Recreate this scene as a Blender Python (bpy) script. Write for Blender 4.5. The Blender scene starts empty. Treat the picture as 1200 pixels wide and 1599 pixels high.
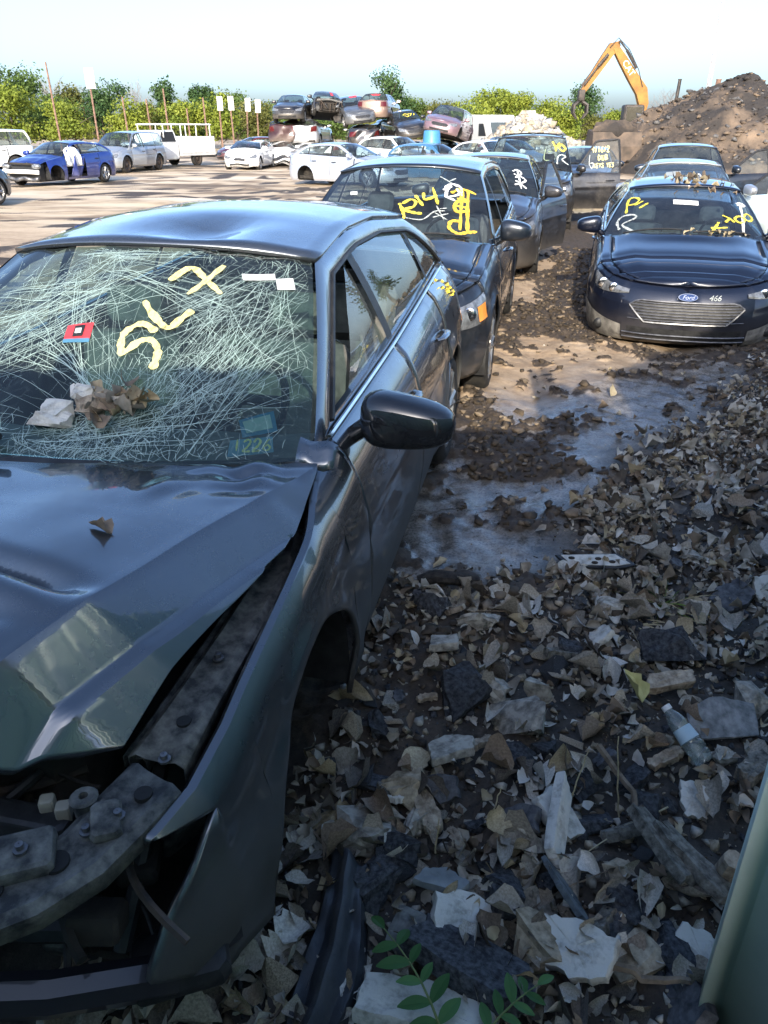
import bpy, bmesh, math, random
import numpy as np
from mathutils import Vector, Matrix

SC = bpy.context.scene
COL = SC.collection
R = math.radians
PI = math.pi
rng = random.Random(7)
nrg = np.random.default_rng(11)

# ------------------------------------------------------------------ camera, sky, sun, exposure
CAM_H = 1.90
cam_d = bpy.data.cameras.new('camera')
cam_d.sensor_fit = 'VERTICAL'
cam_d.sensor_height = 36.0
cam_d.lens = 27.0
cam_d.clip_start = 0.03
cam_d.clip_end = 3000
cam = bpy.data.objects.new('camera', cam_d)
COL.objects.link(cam)
cam.location = (0, 0, CAM_H)
cam.rotation_euler = (R(90 - 26.57), 0, 0)
SC.camera = cam

SUN_EL, SUN_AZ = 24.0, 186.0          # azimuth clockwise from +Y of where the sun stands
world = bpy.data.worlds.new('World')
SC.world = world
world.use_nodes = True
wn = world.node_tree
wn.nodes.clear()
w_out = wn.nodes.new('ShaderNodeOutputWorld')
w_bg = wn.nodes.new('ShaderNodeBackground')
w_sky = wn.nodes.new('ShaderNodeTexSky')
w_sky.sky_type = 'NISHITA'
w_sky.sun_disc = False
w_sky.sun_elevation = R(SUN_EL)
w_sky.sun_rotation = R(SUN_AZ)
w_sky.air_density = 0.8
w_sky.dust_density = 3.0
w_sky.ozone_density = 3.6
w_bg.inputs['Strength'].default_value = 0.15
wn.links.new(w_sky.outputs[0], w_bg.inputs[0])
wn.links.new(w_bg.outputs[0], w_out.inputs[0])

sun_d = bpy.data.lights.new('sun', 'SUN')
sun_d.energy = 2.45
sun_d.angle = R(0.55)
sun_d.color = (1.0, 0.90, 0.74)
sun = bpy.data.objects.new('sun', sun_d)
COL.objects.link(sun)
_sd = Vector((math.sin(R(SUN_AZ)) * math.cos(R(SUN_EL)), math.cos(R(SUN_AZ)) * math.cos(R(SUN_EL)), math.sin(R(SUN_EL))))
sun.rotation_euler = _sd.to_track_quat('Z', 'Y').to_euler()

SC.view_settings.view_transform = 'Standard'
SC.view_settings.look = 'None'
SC.view_settings.exposure = 1.58
SC.view_settings.gamma = 1.0
SC.view_settings.use_curve_mapping = False
SC.render.engine = 'CYCLES'
SC.cycles.max_bounces = 7
SC.cycles.diffuse_bounces = 3
SC.cycles.glossy_bounces = 3
SC.cycles.transmission_bounces = 3
SC.cycles.transparent_max_bounces = 24
SC.cycles.sample_clamp_indirect = 4.0
SC.cycles.caustics_reflective = False
SC.cycles.caustics_refractive = False
SC.cycles.use_denoising = True

# ------------------------------------------------------------------ helpers
def tag(o, label=None, cat=None, group=None, kind=None):
    if label: o['label'] = label
    if cat: o['category'] = cat
    if group: o['group'] = group
    if kind: o['kind'] = kind
    return o

def empty(name, loc=(0, 0, 0), rz=0.0, parent=None, rx=0.0, ry=0.0):
    o = bpy.data.objects.new(name, None)
    COL.objects.link(o)
    o.location = loc
    o.rotation_euler = (rx, ry, rz)
    o.empty_display_size = 0.1
    if parent: o.parent = parent
    return o

def link_mesh(name, me, parent=None, loc=None, rot=None):
    o = bpy.data.objects.new(name, me)
    COL.objects.link(o)
    if parent: o.parent = parent
    if loc is not None: o.location = loc
    if rot is not None: o.rotation_euler = rot
    return o

class MB:
    """collects faces, builds ONE mesh object"""
    def __init__(self):
        self.v = []; self.f = []; self.m = []
    def add(self, verts, faces, mi=0):
        b = len(self.v)
        self.v.extend([tuple(p) for p in verts])
        for f in faces:
            self.f.append(tuple(b + i for i in f)); self.m.append(mi)
        return self
    def grid(self, P, mi=0, flip=False, close=False):
        """P[i][j] points"""
        n = len(P); m = len(P[0])
        vs = [p for row in P for p in row]
        fs = []
        for i in range(n - 1):
            for j in range(m - 1 + (1 if close else 0)):
                j2 = (j + 1) % m
                q = (i * m + j, (i + 1) * m + j, (i + 1) * m + j2, i * m + j2)
                fs.append(q[::-1] if flip else q)
        return self.add(vs, fs, mi)
    def box(self, c, s, rz=0.0, mi=0, rot=None, taper=1.0):
        M = rot if rot is not None else Matrix.Rotation(rz, 3, 'Z')
        c = Vector(c)
        vs = []
        for z in (-1, 1):
            k = taper if z > 0 else 1.0
            for x, y in ((-1, -1), (1, -1), (1, 1), (-1, 1)):
                vs.append(c + M @ Vector((x * s[0] / 2 * k, y * s[1] / 2 * k, z * s[2] / 2)))
        return self.add(vs, [(0, 3, 2, 1), (4, 5, 6, 7), (0, 1, 5, 4), (1, 2, 6, 5), (2, 3, 7, 6), (3, 0, 4, 7)], mi)
    def bbox(self, c, s, b=0.02, rz=0.0, mi=0, rot=None):
        """box with bevelled edges: three nested rings"""
        M = rot if rot is not None else Matrix.Rotation(rz, 3, 'Z')
        c = Vector(c); hx, hy, hz = s[0] / 2, s[1] / 2, s[2] / 2
        b = min(b, hx * .9, hy * .9, hz * .9)
        rings = []
        for z, k in ((-hz, b), (-hz + b * .35, b * .3), (-hz + b, 0), (hz - b, 0), (hz - b * .35, b * .3), (hz, b)):
            ring = []
            X, Y = hx - k, hy - k
            cc = b * .7
            for sx, sy, o in ((-1, -1, 0), (-1, -1, 1), (1, -1, 1), (1, -1, 0), (1, 1, 0), (1, 1, 1), (-1, 1, 1), (-1, 1, 0)):
                px, py = sx * X, sy * Y
                if o == 0: py -= sy * cc
                else: px -= sx * cc
                ring.append(c + M @ Vector((px, py, z)))
            rings.append(ring)
        self.grid(rings, mi, flip=True, close=True)
        b0 = len(self.v)
        self.add(rings[0], [tuple(range(8))[::-1]], mi)
        self.add(rings[-1], [tuple(range(8))], mi)
        return self
    def tube(self, pts, r, n=8, mi=0, cap=True, squash=None):
        pts = [Vector(p) for p in pts]
        rs = r if isinstance(r, (list, tuple)) else [r] * len(pts)
        rings = []
        up = None
        for i, p in enumerate(pts):
            d = (pts[min(i + 1, len(pts) - 1)] - pts[max(i - 1, 0)])
            if d.length < 1e-9: d = Vector((0, 0, 1))
            d.normalize()
            if up is None:
                up = Vector((0, 0, 1)) if abs(d.z) < .9 else Vector((1, 0, 0))
            a = d.cross(up)
            if a.length < 1e-6: a = d.cross(Vector((1, 0.3, 0.2)))
            a.normalize()
            b = a.cross(d).normalized()
            up = b
            ring = []
            for k in range(n):
                t = 2 * PI * k / n
                ring.append(p + a * math.cos(t) * rs[i] + b * math.sin(t) * rs[i] * (squash or 1))
            rings.append(ring)
        self.grid(rings, mi, close=True)
        if cap:
            self.add(rings[0], [tuple(range(n))], mi)
            self.add(rings[-1], [tuple(range(n))[::-1]], mi)
        return self
    def lathe(self, prof, n=24, axis='X', c=(0, 0, 0), mi=0):
        """prof list of (along axis, radius)"""
        c = Vector(c); rings = []
        for a, r in prof:
            ring = []
            for k in range(n):
                t = 2 * PI * k / n
                if axis == 'X': q = Vector((a, r * math.cos(t), r * math.sin(t)))
                elif axis == 'Y': q = Vector((r * math.cos(t), a, -r * math.sin(t)))
                else: q = Vector((r * math.cos(t), r * math.sin(t), a))
                ring.append(c + q)
            rings.append(ring)
        return self.grid(rings, mi, flip=True, close=True)
    def poly_prism(self, poly, z0, z1, mi=0, M=None):
        n = len(poly)
        vs = [Vector((x, y, z0)) for x, y in poly] + [Vector((x, y, z1)) for x, y in poly]
        if M is not None: vs = [M @ v for v in vs]
        fs = [tuple(range(n))[::-1], tuple(range(n, 2 * n))] + [(i, (i + 1) % n, n + (i + 1) % n, n + i) for i in range(n)]
        return self.add(vs, fs, mi)
    def ribbon(self, pts, w, fn_n=None, mi=0, up=None):
        """flat strip along pts (Vector) with normals fn_n[i]; w scalar or list"""
        pts = [Vector(p) for p in pts]
        L, Rr = [], []
        for i, p in enumerate(pts):
            d = pts[min(i + 1, len(pts) - 1)] - pts[max(i - 1, 0)]
            n = fn_n[i] if fn_n is not None else (up or Vector((0, 0, 1)))
            s = d.cross(n)
            if s.length < 1e-9: s = Vector((1, 0, 0))
            s.normalize()
            ww = w[i] if isinstance(w, (list, tuple)) else w
            L.append(p - s * ww / 2); Rr.append(p + s * ww / 2)
        return self.grid([L, Rr], mi)
    def build(self, name, mats, parent=None, smooth=True, angle=35, xf=None, loc=None, rot=None, weld=False):
        me = bpy.data.meshes.new(name)
        vs = self.v
        if xf is not None: vs = [xf(Vector(p)) for p in vs]
        me.from_pydata([tuple(p) for p in vs], [], self.f)
        if not isinstance(mats, (list, tuple)): mats = [mats]
        for m in mats: me.materials.append(m)
        if len(mats) > 1:
            me.polygons.foreach_set('material_index', self.m)
        if weld:
            bm = bmesh.new(); bm.from_mesh(me)
            bmesh.ops.remove_doubles(bm, verts=bm.verts, dist=1e-4)
            bm.to_mesh(me); bm.free()
        me.update()
        if smooth:
            me.polygons.foreach_set('use_smooth', [True] * len(me.polygons))
            if angle: me.set_sharp_from_angle(angle=R(angle))
        return link_mesh(name, me, parent, loc, rot)

def solidify(o, t, offset=-1):
    m = o.modifiers.new('thickness', 'SOLIDIFY')
    m.thickness = t; m.offset = offset
    return o

def fast_mesh(name, V, F, mats, col=None, mi=None, smooth=False, parent=None):
    """V (n,3) float, F (m,k) int"""
    me = bpy.data.meshes.new(name)
    V = np.ascontiguousarray(V, dtype=np.float32); F = np.ascontiguousarray(F, dtype=np.int32)
    n, (m, k) = len(V), F.shape
    me.vertices.add(n); me.vertices.foreach_set('co', V.ravel())
    me.loops.add(m * k); me.loops.foreach_set('vertex_index', F.ravel())
    me.polygons.add(m)
    me.polygons.foreach_set('loop_start', np.arange(0, m * k, k, dtype=np.int32))
    me.polygons.foreach_set('loop_total', np.full(m, k, dtype=np.int32))
    if not isinstance(mats, (list, tuple)): mats = [mats]
    for mt in mats: me.materials.append(mt)
    if mi is not None: me.polygons.foreach_set('material_index', np.ascontiguousarray(mi, dtype=np.int32))
    if smooth: me.polygons.foreach_set('use_smooth', np.ones(m, dtype=bool))
    me.update(calc_edges=True)
    if col is not None:
        for nm, arr in (col.items() if isinstance(col, dict) else [('Col', col)]):
            at = me.color_attributes.new(nm, 'FLOAT_COLOR', 'POINT')
            c4 = np.ones((n, 4), dtype=np.float32); c4[:, :arr.shape[1]] = arr
            at.data.foreach_set('color', c4.ravel())
    me.validate()
    return link_mesh(name, me, parent)

# numpy value noise
def _hash(ix, iy, s):
    h = (ix.astype(np.int64) * 374761393 + iy.astype(np.int64) * 668265263 + s * 974711) & 0x7fffffff
    h = ((h ^ (h >> 13)) * 1274126177) & 0x7fffffff
    return ((h ^ (h >> 16)) & 0xffff) / 32767.5 - 1.0
def noise2(x, y, s=0):
    x = np.asarray(x, float); y = np.asarray(y, float)
    ix = np.floor(x); iy = np.floor(y); fx = x - ix; fy = y - iy
    ux = fx * fx * fx * (fx * (fx * 6 - 15) + 10); uy = fy * fy * fy * (fy * (fy * 6 - 15) + 10)
    a = _hash(ix, iy, s); b = _hash(ix + 1, iy, s); c = _hash(ix, iy + 1, s); d = _hash(ix + 1, iy + 1, s)
    return (a * (1 - ux) + b * ux) * (1 - uy) + (c * (1 - ux) + d * ux) * uy
def fbm(x, y, s=0, o=4, g=0.5):
    r = 0; a = 1.0; t = 0
    for i in range(o):
        r = r + a * noise2(x * 2 ** i + 17.3 * i, y * 2 ** i - 9.1 * i, s + i); t += a; a *= g
    return r / t
def sstep(a, b, x):
    t = np.clip((np.asarray(x, float) - a) / (b - a), 0, 1)
    return t * t * (3 - 2 * t)

# ------------------------------------------------------------------ materials
MATS = {}
def nodes_of(name):
    m = bpy.data.materials.new(name); m.use_nodes = True
    nt = m.node_tree
    return m, nt, nt.nodes.get('Principled BSDF'), nt.links.new
def N(nt, t, **kw):
    n = nt.nodes.new(t)
    for k, v in kw.items():
        if k in n.inputs: n.inputs[k].default_value = v
        else: setattr(n, k, v)
    return n
def ramp(nt, stops, interp='LINEAR'):
    n = nt.nodes.new('ShaderNodeValToRGB'); e = n.color_ramp.elements
    n.color_ramp.interpolation = interp
    while len(e) > 1: e.remove(e[-1])
    for i, (p, c) in enumerate(stops):
        if i == 0: e[0].position = p; q = e[0]
        else: q = e.new(p)
        c = (c, c, c) if isinstance(c, (int, float)) else c
        q.color = (c[0], c[1], c[2], 1)
    return n
def mixc(nt, fac, a, b, mode='MIX'):
    n = nt.nodes.new('ShaderNodeMix'); n.data_type = 'RGBA'; n.blend_type = mode
    for sock, val in ((n.inputs[0], fac), (n.inputs[6], a), (n.inputs[7], b)):
        if hasattr(val, 'is_linked') or hasattr(val, 'links'): nt.links.new(val, sock)
        else: sock.default_value = val if isinstance(val, (int, float)) else (*val[:3], 1)
    return n.outputs[2]

def noisy(name, c1, c2, scale=8.0, rough=0.7, bump=0.3, detail=6, metallic=0.0, spec=0.4, bscale=None, lo=.35, hi=.65, bdist=0.01, rand=0.0):
    if name in MATS: return MATS[name]
    m, nt, P, L = nodes_of(name)
    tc = N(nt, 'ShaderNodeTexCoord')
    nz = N(nt, 'ShaderNodeTexNoise', Scale=scale, Detail=detail, Roughness=.6)
    L(tc.outputs['Object'], nz.inputs['Vector'])
    rp = ramp(nt, [(lo, c1), (hi, c2)])
    L(nz.outputs['Fac'], rp.inputs[0])
    out = rp.outputs[0]
    if rand > 0:
        oi = N(nt, 'ShaderNodeObjectInfo')
        hs = N(nt, 'ShaderNodeHueSaturation')
        mr = N(nt, 'ShaderNodeMapRange'); mr.inputs['To Min'].default_value = 1 - rand; mr.inputs['To Max'].default_value = 1 + rand
        L(oi.outputs['Random'], mr.inputs['Value']); L(mr.outputs[0], hs.inputs['Value']); L(out, hs.inputs['Color'])
        out = hs.outputs[0]
    L(out, P.inputs['Base Color'])
    P.inputs['Roughness'].default_value = rough
    P.inputs['Metallic'].default_value = metallic
    P.inputs['Specular IOR Level'].default_value = spec
    if bump:
        nb = N(nt, 'ShaderNodeTexNoise', Scale=bscale or scale * 3, Detail=6, Roughness=.65)
        L(tc.outputs['Object'], nb.inputs['Vector'])
        bp = N(nt, 'ShaderNodeBump', Strength=bump, Distance=bdist)
        L(nb.outputs['Fac'], bp.inputs['Height']); L(bp.outputs[0], P.inputs['Normal'])
    MATS[name] = m
    return m

def plain(name, c, rough=.5, metallic=0.0, spec=.5):
    """single-colour item with slight wear noise"""
    k = tuple(max(0, x * .82) for x in c)
    return noisy(name, k, c, scale=14, rough=rough, bump=0, metallic=metallic, spec=spec)

def paint(name, c, metallic=.35, rough=.38, dust=.35, dustc=(.30, .26, .21), coat=1.0, lowdirt=.5, coatior=1.5, flank=False):
    """car paint: coat, dust film by noise, splashed mud on the lower panels (object z)"""
    if name in MATS: return MATS[name]
    m, nt, P, L = nodes_of(name)
    tc = N(nt, 'ShaderNodeTexCoord')
    n1 = N(nt, 'ShaderNodeTexNoise', Scale=2.2, Detail=8, Roughness=.65)
    n2 = N(nt, 'ShaderNodeTexNoise', Scale=30.0, Detail=5, Roughness=.7)
    L(tc.outputs['Object'], n1.inputs['Vector']); L(tc.outputs['Object'], n2.inputs['Vector'])
    r1 = ramp(nt, [(.42, 0.0), (.75, 1.0)]); L(n1.outputs['Fac'], r1.inputs[0])
    r2 = ramp(nt, [(.35, .3), (.7, 1.0)]); L(n2.outputs['Fac'], r2.inputs[0])
    mu = N(nt, 'ShaderNodeMath', operation='MULTIPLY'); L(r1.outputs[0], mu.inputs[0]); L(r2.outputs[0], mu.inputs[1])
    mu2 = N(nt, 'ShaderNodeMath', operation='MULTIPLY'); L(mu.outputs[0], mu2.inputs[0]); mu2.inputs[1].default_value = dust
    sx = N(nt, 'ShaderNodeSeparateXYZ'); L(tc.outputs['Object'], sx.inputs[0])
    zz = N(nt, 'ShaderNodeMath', operation='MULTIPLY_ADD'); L(n1.outputs['Fac'], zz.inputs[0]); zz.inputs[1].default_value = .5; L(sx.outputs['Z'], zz.inputs[2])
    rz = ramp(nt, [(.35, lowdirt), (.85, 0.0)]); L(zz.outputs[0], rz.inputs[0])
    rzo = rz.outputs[0]
    if flank:       # mud smears plus side shade put into the colour: upright faces darkened, up-facing spared
        rz.color_ramp.elements[0].position = .62; rz.color_ramp.elements[1].position = 1.12 if False else 1.0
        sn = N(nt, 'ShaderNodeSeparateXYZ'); L(tc.outputs['Normal'], sn.inputs[0])
        fr_ = ramp(nt, [(.18, 1.0), (.48, 0.0)]); L(sn.outputs['Z'], fr_.inputs[0])
        fm_ = N(nt, 'ShaderNodeMath', operation='MULTIPLY'); L(rz.outputs[0], fm_.inputs[0]); L(fr_.outputs[0], fm_.inputs[1]); rzo = fm_.outputs[0]
    ad = N(nt, 'ShaderNodeMath', operation='MAXIMUM'); L(mu2.outputs[0], ad.inputs[0]); L(rzo, ad.inputs[1])
    L(mixc(nt, ad.outputs[0], c, dustc), P.inputs['Base Color'])
    rr = N(nt, 'ShaderNodeMapRange'); L(ad.outputs[0], rr.inputs[0]); rr.inputs['To Min'].default_value = rough; rr.inputs['To Max'].default_value = .85
    L(rr.outputs[0], P.inputs['Roughness'])
    mm = N(nt, 'ShaderNodeMapRange'); L(ad.outputs[0], mm.inputs[0]); mm.inputs['To Min'].default_value = metallic; mm.inputs['To Max'].default_value = 0.0
    L(mm.outputs[0], P.inputs['Metallic'])
    cw = N(nt, 'ShaderNodeMapRange'); L(ad.outputs[0], cw.inputs[0]); cw.inputs['To Min'].default_value = coat; cw.inputs['To Max'].default_value = .0; cw.inputs['From Max'].default_value = .8
    L(cw.outputs[0], P.inputs['Coat Weight'])
    P.inputs['Coat Roughness'].default_value = .04
    P.inputs['Coat IOR'].default_value = coatior
    # faint waviness of panels
    nw = N(nt, 'ShaderNodeTexNoise', Scale=3.0, Detail=2)
    L(tc.outputs['Object'], nw.inputs['Vector'])
    bp = N(nt, 'ShaderNodeBump', Strength=.12, Distance=.02)
    L(nw.outputs['Fac'], bp.inputs['Height']); L(bp.outputs[0], P.inputs['Coat Normal'])
    MATS[name] = m
    return m

def glass(name, tint=(.75, .85, .82), dirt=.12, dirtc=(.45, .46, .42), refl=1.0, craze=0.0):
    if name in MATS: return MATS[name]
    m = bpy.data.materials.new(name); m.use_nodes = True
    nt = m.node_tree; nt.nodes.clear(); L = nt.links.new
    out = N(nt, 'ShaderNodeOutputMaterial')
    tr = N(nt, 'ShaderNodeBsdfTransparent'); tr.inputs[0].default_value = (*tint, 1)
    gl = N(nt, 'ShaderNodeBsdfGlossy', Roughness=.015); gl.inputs[0].default_value = (1, 1, 1, 1)
    df = N(nt, 'ShaderNodeBsdfDiffuse'); df.inputs[0].default_value = (*dirtc, 1)
    tc = N(nt, 'ShaderNodeTexCoord')
    nz = N(nt, 'ShaderNodeTexNoise', Scale=5.0, Detail=9, Roughness=.7); L(tc.outputs['Object'], nz.inputs[0])
    rp = ramp(nt, [(.35, dirt * .25), (.75, dirt)]); L(nz.outputs['Fac'], rp.inputs[0])
    fac = rp.outputs[0]
    if craze > 0:
        n2 = N(nt, 'ShaderNodeTexNoise', Scale=1.6, Detail=3); L(tc.outputs['Object'], n2.inputs[0])
        mx = mixc(nt, .06, tc.outputs['Object'], n2.outputs['Color'])
        vo = N(nt, 'ShaderNodeTexVoronoi', Scale=26.0); vo.feature = 'DISTANCE_TO_EDGE'; L(mx, vo.inputs['Vector'])
        r3 = ramp(nt, [(.0, craze), (.035, 0.0)]); L(vo.outputs['Distance'], r3.inputs[0])
        r4 = ramp(nt, [(.42, 0.0), (.62, 1.0)]); L(n2.outputs['Fac'], r4.inputs[0])
        mm = N(nt, 'ShaderNodeMath', operation='MULTIPLY'); L(r3.outputs[0], mm.inputs[0]); L(r4.outputs[0], mm.inputs[1])
        mx2 = N(nt, 'ShaderNodeMath', operation='MAXIMUM'); L(mm.outputs[0], mx2.inputs[0]); L(fac, mx2.inputs[1])
        fac = mx2.outputs[0]
    fr = N(nt, 'ShaderNodeFresnel', IOR=1.5)
    ge = N(nt, 'ShaderNodeNewGeometry'); io = N(nt, 'ShaderNodeMapRange'); L(ge.outputs['Backfacing'], io.inputs[0]); io.inputs['To Min'].default_value = 1.5; io.inputs['To Max'].default_value = 1 / 1.5
    L(io.outputs[0], fr.inputs['IOR'])
    fm = N(nt, 'ShaderNodeMath', operation='MULTIPLY'); L(fr.outputs[0], fm.inputs[0]); fm.inputs[1].default_value = refl
    m1 = N(nt, 'ShaderNodeMixShader'); L(fac, m1.inputs[0]); L(tr.outputs[0], m1.inputs[1]); L(df.outputs[0], m1.inputs[2])
    m2 = N(nt, 'ShaderNodeMixShader'); L(fm.outputs[0], m2.inputs[0]); L(m1.outputs[0], m2.inputs[1]); L(gl.outputs[0], m2.inputs[2])
    L(m2.outputs[0], out.inputs[0])
    MATS[name] = m
    return m

M_TYRE = noisy('tyre_rubber', (.012, .012, .012), (.035, .032, .028), 10, .85, .3)
M_RIM = noisy('alloy', (.28, .27, .26), (.5, .5, .5), 12, .38, .1, metallic=.85)
M_STEEL = noisy('steel_wheel', (.03, .028, .026), (.10, .07, .05), 12, .6, .2, metallic=.3)
M_BLACK = noisy('black_plastic', (.012, .012, .013), (.03, .03, .03), 20, .5, .15)
M_SEAM = plain('seam_black', (.008, .008, .008), .8)
M_UNDER = noisy('underbody', (.012, .011, .010), (.04, .034, .028), 8, .9, .3)
M_DARKIN = noisy('interior_dark', (.015, .015, .016), (.035, .034, .034), 14, .8, .2)
M_GREYIN = noisy('interior_grey', (.10, .10, .095), (.17, .165, .155), 14, .8, .2)
M_TANIN = noisy('interior_tan', (.20, .17, .12), (.30, .26, .19), 14, .8, .2)
M_CHROME = noisy('chrome', (.55, .55, .55), (.75, .75, .75), 6, .15, 0, metallic=1.0)
M_GRILLE = noisy('grille_metal', (.085, .085, .09), (.18, .18, .185), 20, .4, 0, metallic=.7)
M_LAMP = noisy('lamp_lens', (.13, .135, .14), (.34, .35, .36), 18, .10, .1, spec=.7, metallic=.5)
M_AMBER = plain('amber_lens', (.85, .30, .04), .15)
M_RED = plain('red_lens', (.09, .008, .009), .25)
def chalk(name, c, cover=.62):
    """hand-painted marker: streaky, partly see-through"""
    m, nt, P, L = nodes_of(name)
    tc = N(nt, 'ShaderNodeTexCoord'); mp = N(nt, 'ShaderNodeMapping'); mp.inputs['Scale'].default_value = (70, 30, 30); L(tc.outputs['Object'], mp.inputs[0])
    nz = N(nt, 'ShaderNodeTexNoise', Scale=1.0, Detail=5, Roughness=.7); L(mp.outputs[0], nz.inputs[0])
    rp = ramp(nt, [(.33, cover - .35), (.52, .97)]); L(nz.outputs['Fac'], rp.inputs[0])
    P.inputs['Base Color'].default_value = (*c, 1); P.inputs['Roughness'].default_value = .85; P.inputs['Specular IOR Level'].default_value = .2
    L(rp.outputs[0], P.inputs['Alpha']); return m
M_WHITE = plain('white_cloth', (.80, .80, .78), .8)
M_WMARK = chalk('white_paint_mark', (.78, .78, .76))
M_YELLOW = chalk('yellow_paint_mark', (.82, .66, .08))
M_OCHRE = chalk('orange_paint_mark', (.78, .50, .06))
M_GREYMARK = chalk('grey_marker', (.45, .48, .46), .5)
M_PLATE = plain('white_card', (.72, .72, .70), .6)
M_REDCARD = plain('red_card', (.62, .05, .06), .5)
M_BLUECARD = plain('blue_card', (.08, .22, .34), .5)
M_CRACK = plain('crack_white', (.36, .48, .44), .5)
G_CLEAR = glass('glass_clear', (.78, .86, .84), .10)
G_DARK = glass('glass_privacy', (.30, .34, .36), .08)
G_HERO = glass('glass_cracked', (.40, .56, .54), .06, (.36, .46, .43), craze=.5)
G_DUSTY = glass('glass_dusty', (.62, .70, .68), .30)
G_SHIELD = glass('glass_windscreen', (.40, .50, .56), .06, (.40, .43, .45))
# ------------------------------------------------------------------ parametric car body
def tab(t, v):
    return float(np.interp(v, [a for a, b in t], [b for a, b in t]))

SEDAN = dict(fo=.92, wb=2.72, ro=1.02, W=.905, zr=.19, Rf=.82, nf=2.5, Rr=.62, nr=2.9, zw=.325, Ra=.37, tyre=.325,
    shoulder=[(-.92, .68), (-.7, .735), (-.2, .85), (.5, .945), (1.6, .975), (3.0, 1.04), (3.74, 1.02)],
    crown=[(-.92, .02), (-.5, .055), (.5, .085), (3.0, .05), (3.7, .03)],
    yA=.50, cowl=.24, ywt=1.32, yrt=2.72, yC=3.32, rail=[(1.3, 1.365), (1.75, 1.405), (2.2, 1.40), (2.75, 1.345)],
    rw=.57, rcrown=.05, yd0=.60, yB=1.62, yd1=2.48, yQ=2.62, hoodfrac=.88, pA=.13, pT=.055, pC=.20, wsc=.10)
HATCH = dict(SEDAN, ro=.80, shoulder=[(-.92, .72), (-.7, .79), (-.2, .90), (.5, .99), (1.6, 1.02), (3.4, 1.10)],
    ywt=1.25, yrt=2.95, yC=3.36, rail=[(1.2, 1.47), (1.8, 1.52), (2.5, 1.50), (3.0, 1.42)], yd1=2.45, yQ=2.62, pC=.14, Rr=.5)
SUV = dict(SEDAN, fo=.93, wb=2.75, ro=.92, W=.94, zr=.27, zw=.36, Ra=.42, tyre=.36,
    shoulder=[(-.93, .84), (-.7, .90), (-.2, 1.0), (.5, 1.08), (1.6, 1.10), (3.67, 1.16)],
    crown=[(-.92, .02), (-.5, .05), (.5, .07), (3.4, .03)],
    yA=.50, ywt=1.22, yrt=3.12, yC=3.52, rail=[(1.2, 1.58), (1.8, 1.63), (2.6, 1.62), (3.15, 1.57)], rw=.62, yB=1.60, yd1=2.50, yQ=2.66, pC=.10, Rr=.5, nr=3.2, hoodfrac=.9)
BIGSUV = dict(SUV, fo=.95, wb=2.95, ro=1.15, W=1.0, zr=.36, zw=.40, Ra=.46, tyre=.39, nf=3.4, Rf=.6,
    shoulder=[(-.95, 1.00), (-.6, 1.05), (-.2, 1.09), (.5, 1.14), (4.1, 1.19)],
    crown=[(-.92, .03), (-.5, .05), (.5, .06), (4.0, .03)], yA=.55, cowl=.16, ywt=1.10, yrt=3.72, yC=4.0,
    rail=[(1.1, 1.78), (1.8, 1.82), (3.0, 1.82), (3.75, 1.79)], rw=.70, yd0=.68, yB=1.70, yd1=2.62, yQ=2.85, pA=.11, pC=.10, hoodfrac=.9)
VAN = dict(SUV, fo=.98, wb=3.03, ro=1.05, W=.98, zr=.24, shoulder=[(-.98, .80), (-.6, .88), (-.1, 1.0), (.3, 1.06), (4.0, 1.10)],
    crown=[(-.92, .02), (-.5, .06), (.3, .08), (4.0, .03)], yA=.32, cowl=.26, ywt=1.15, yrt=3.66, yC=3.98,
    rail=[(1.1, 1.66), (1.8, 1.72), (3.0, 1.72), (3.7, 1.68)], rw=.66, yd0=.52, yB=1.55, yd1=2.80, yQ=2.95, pC=.12)

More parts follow.
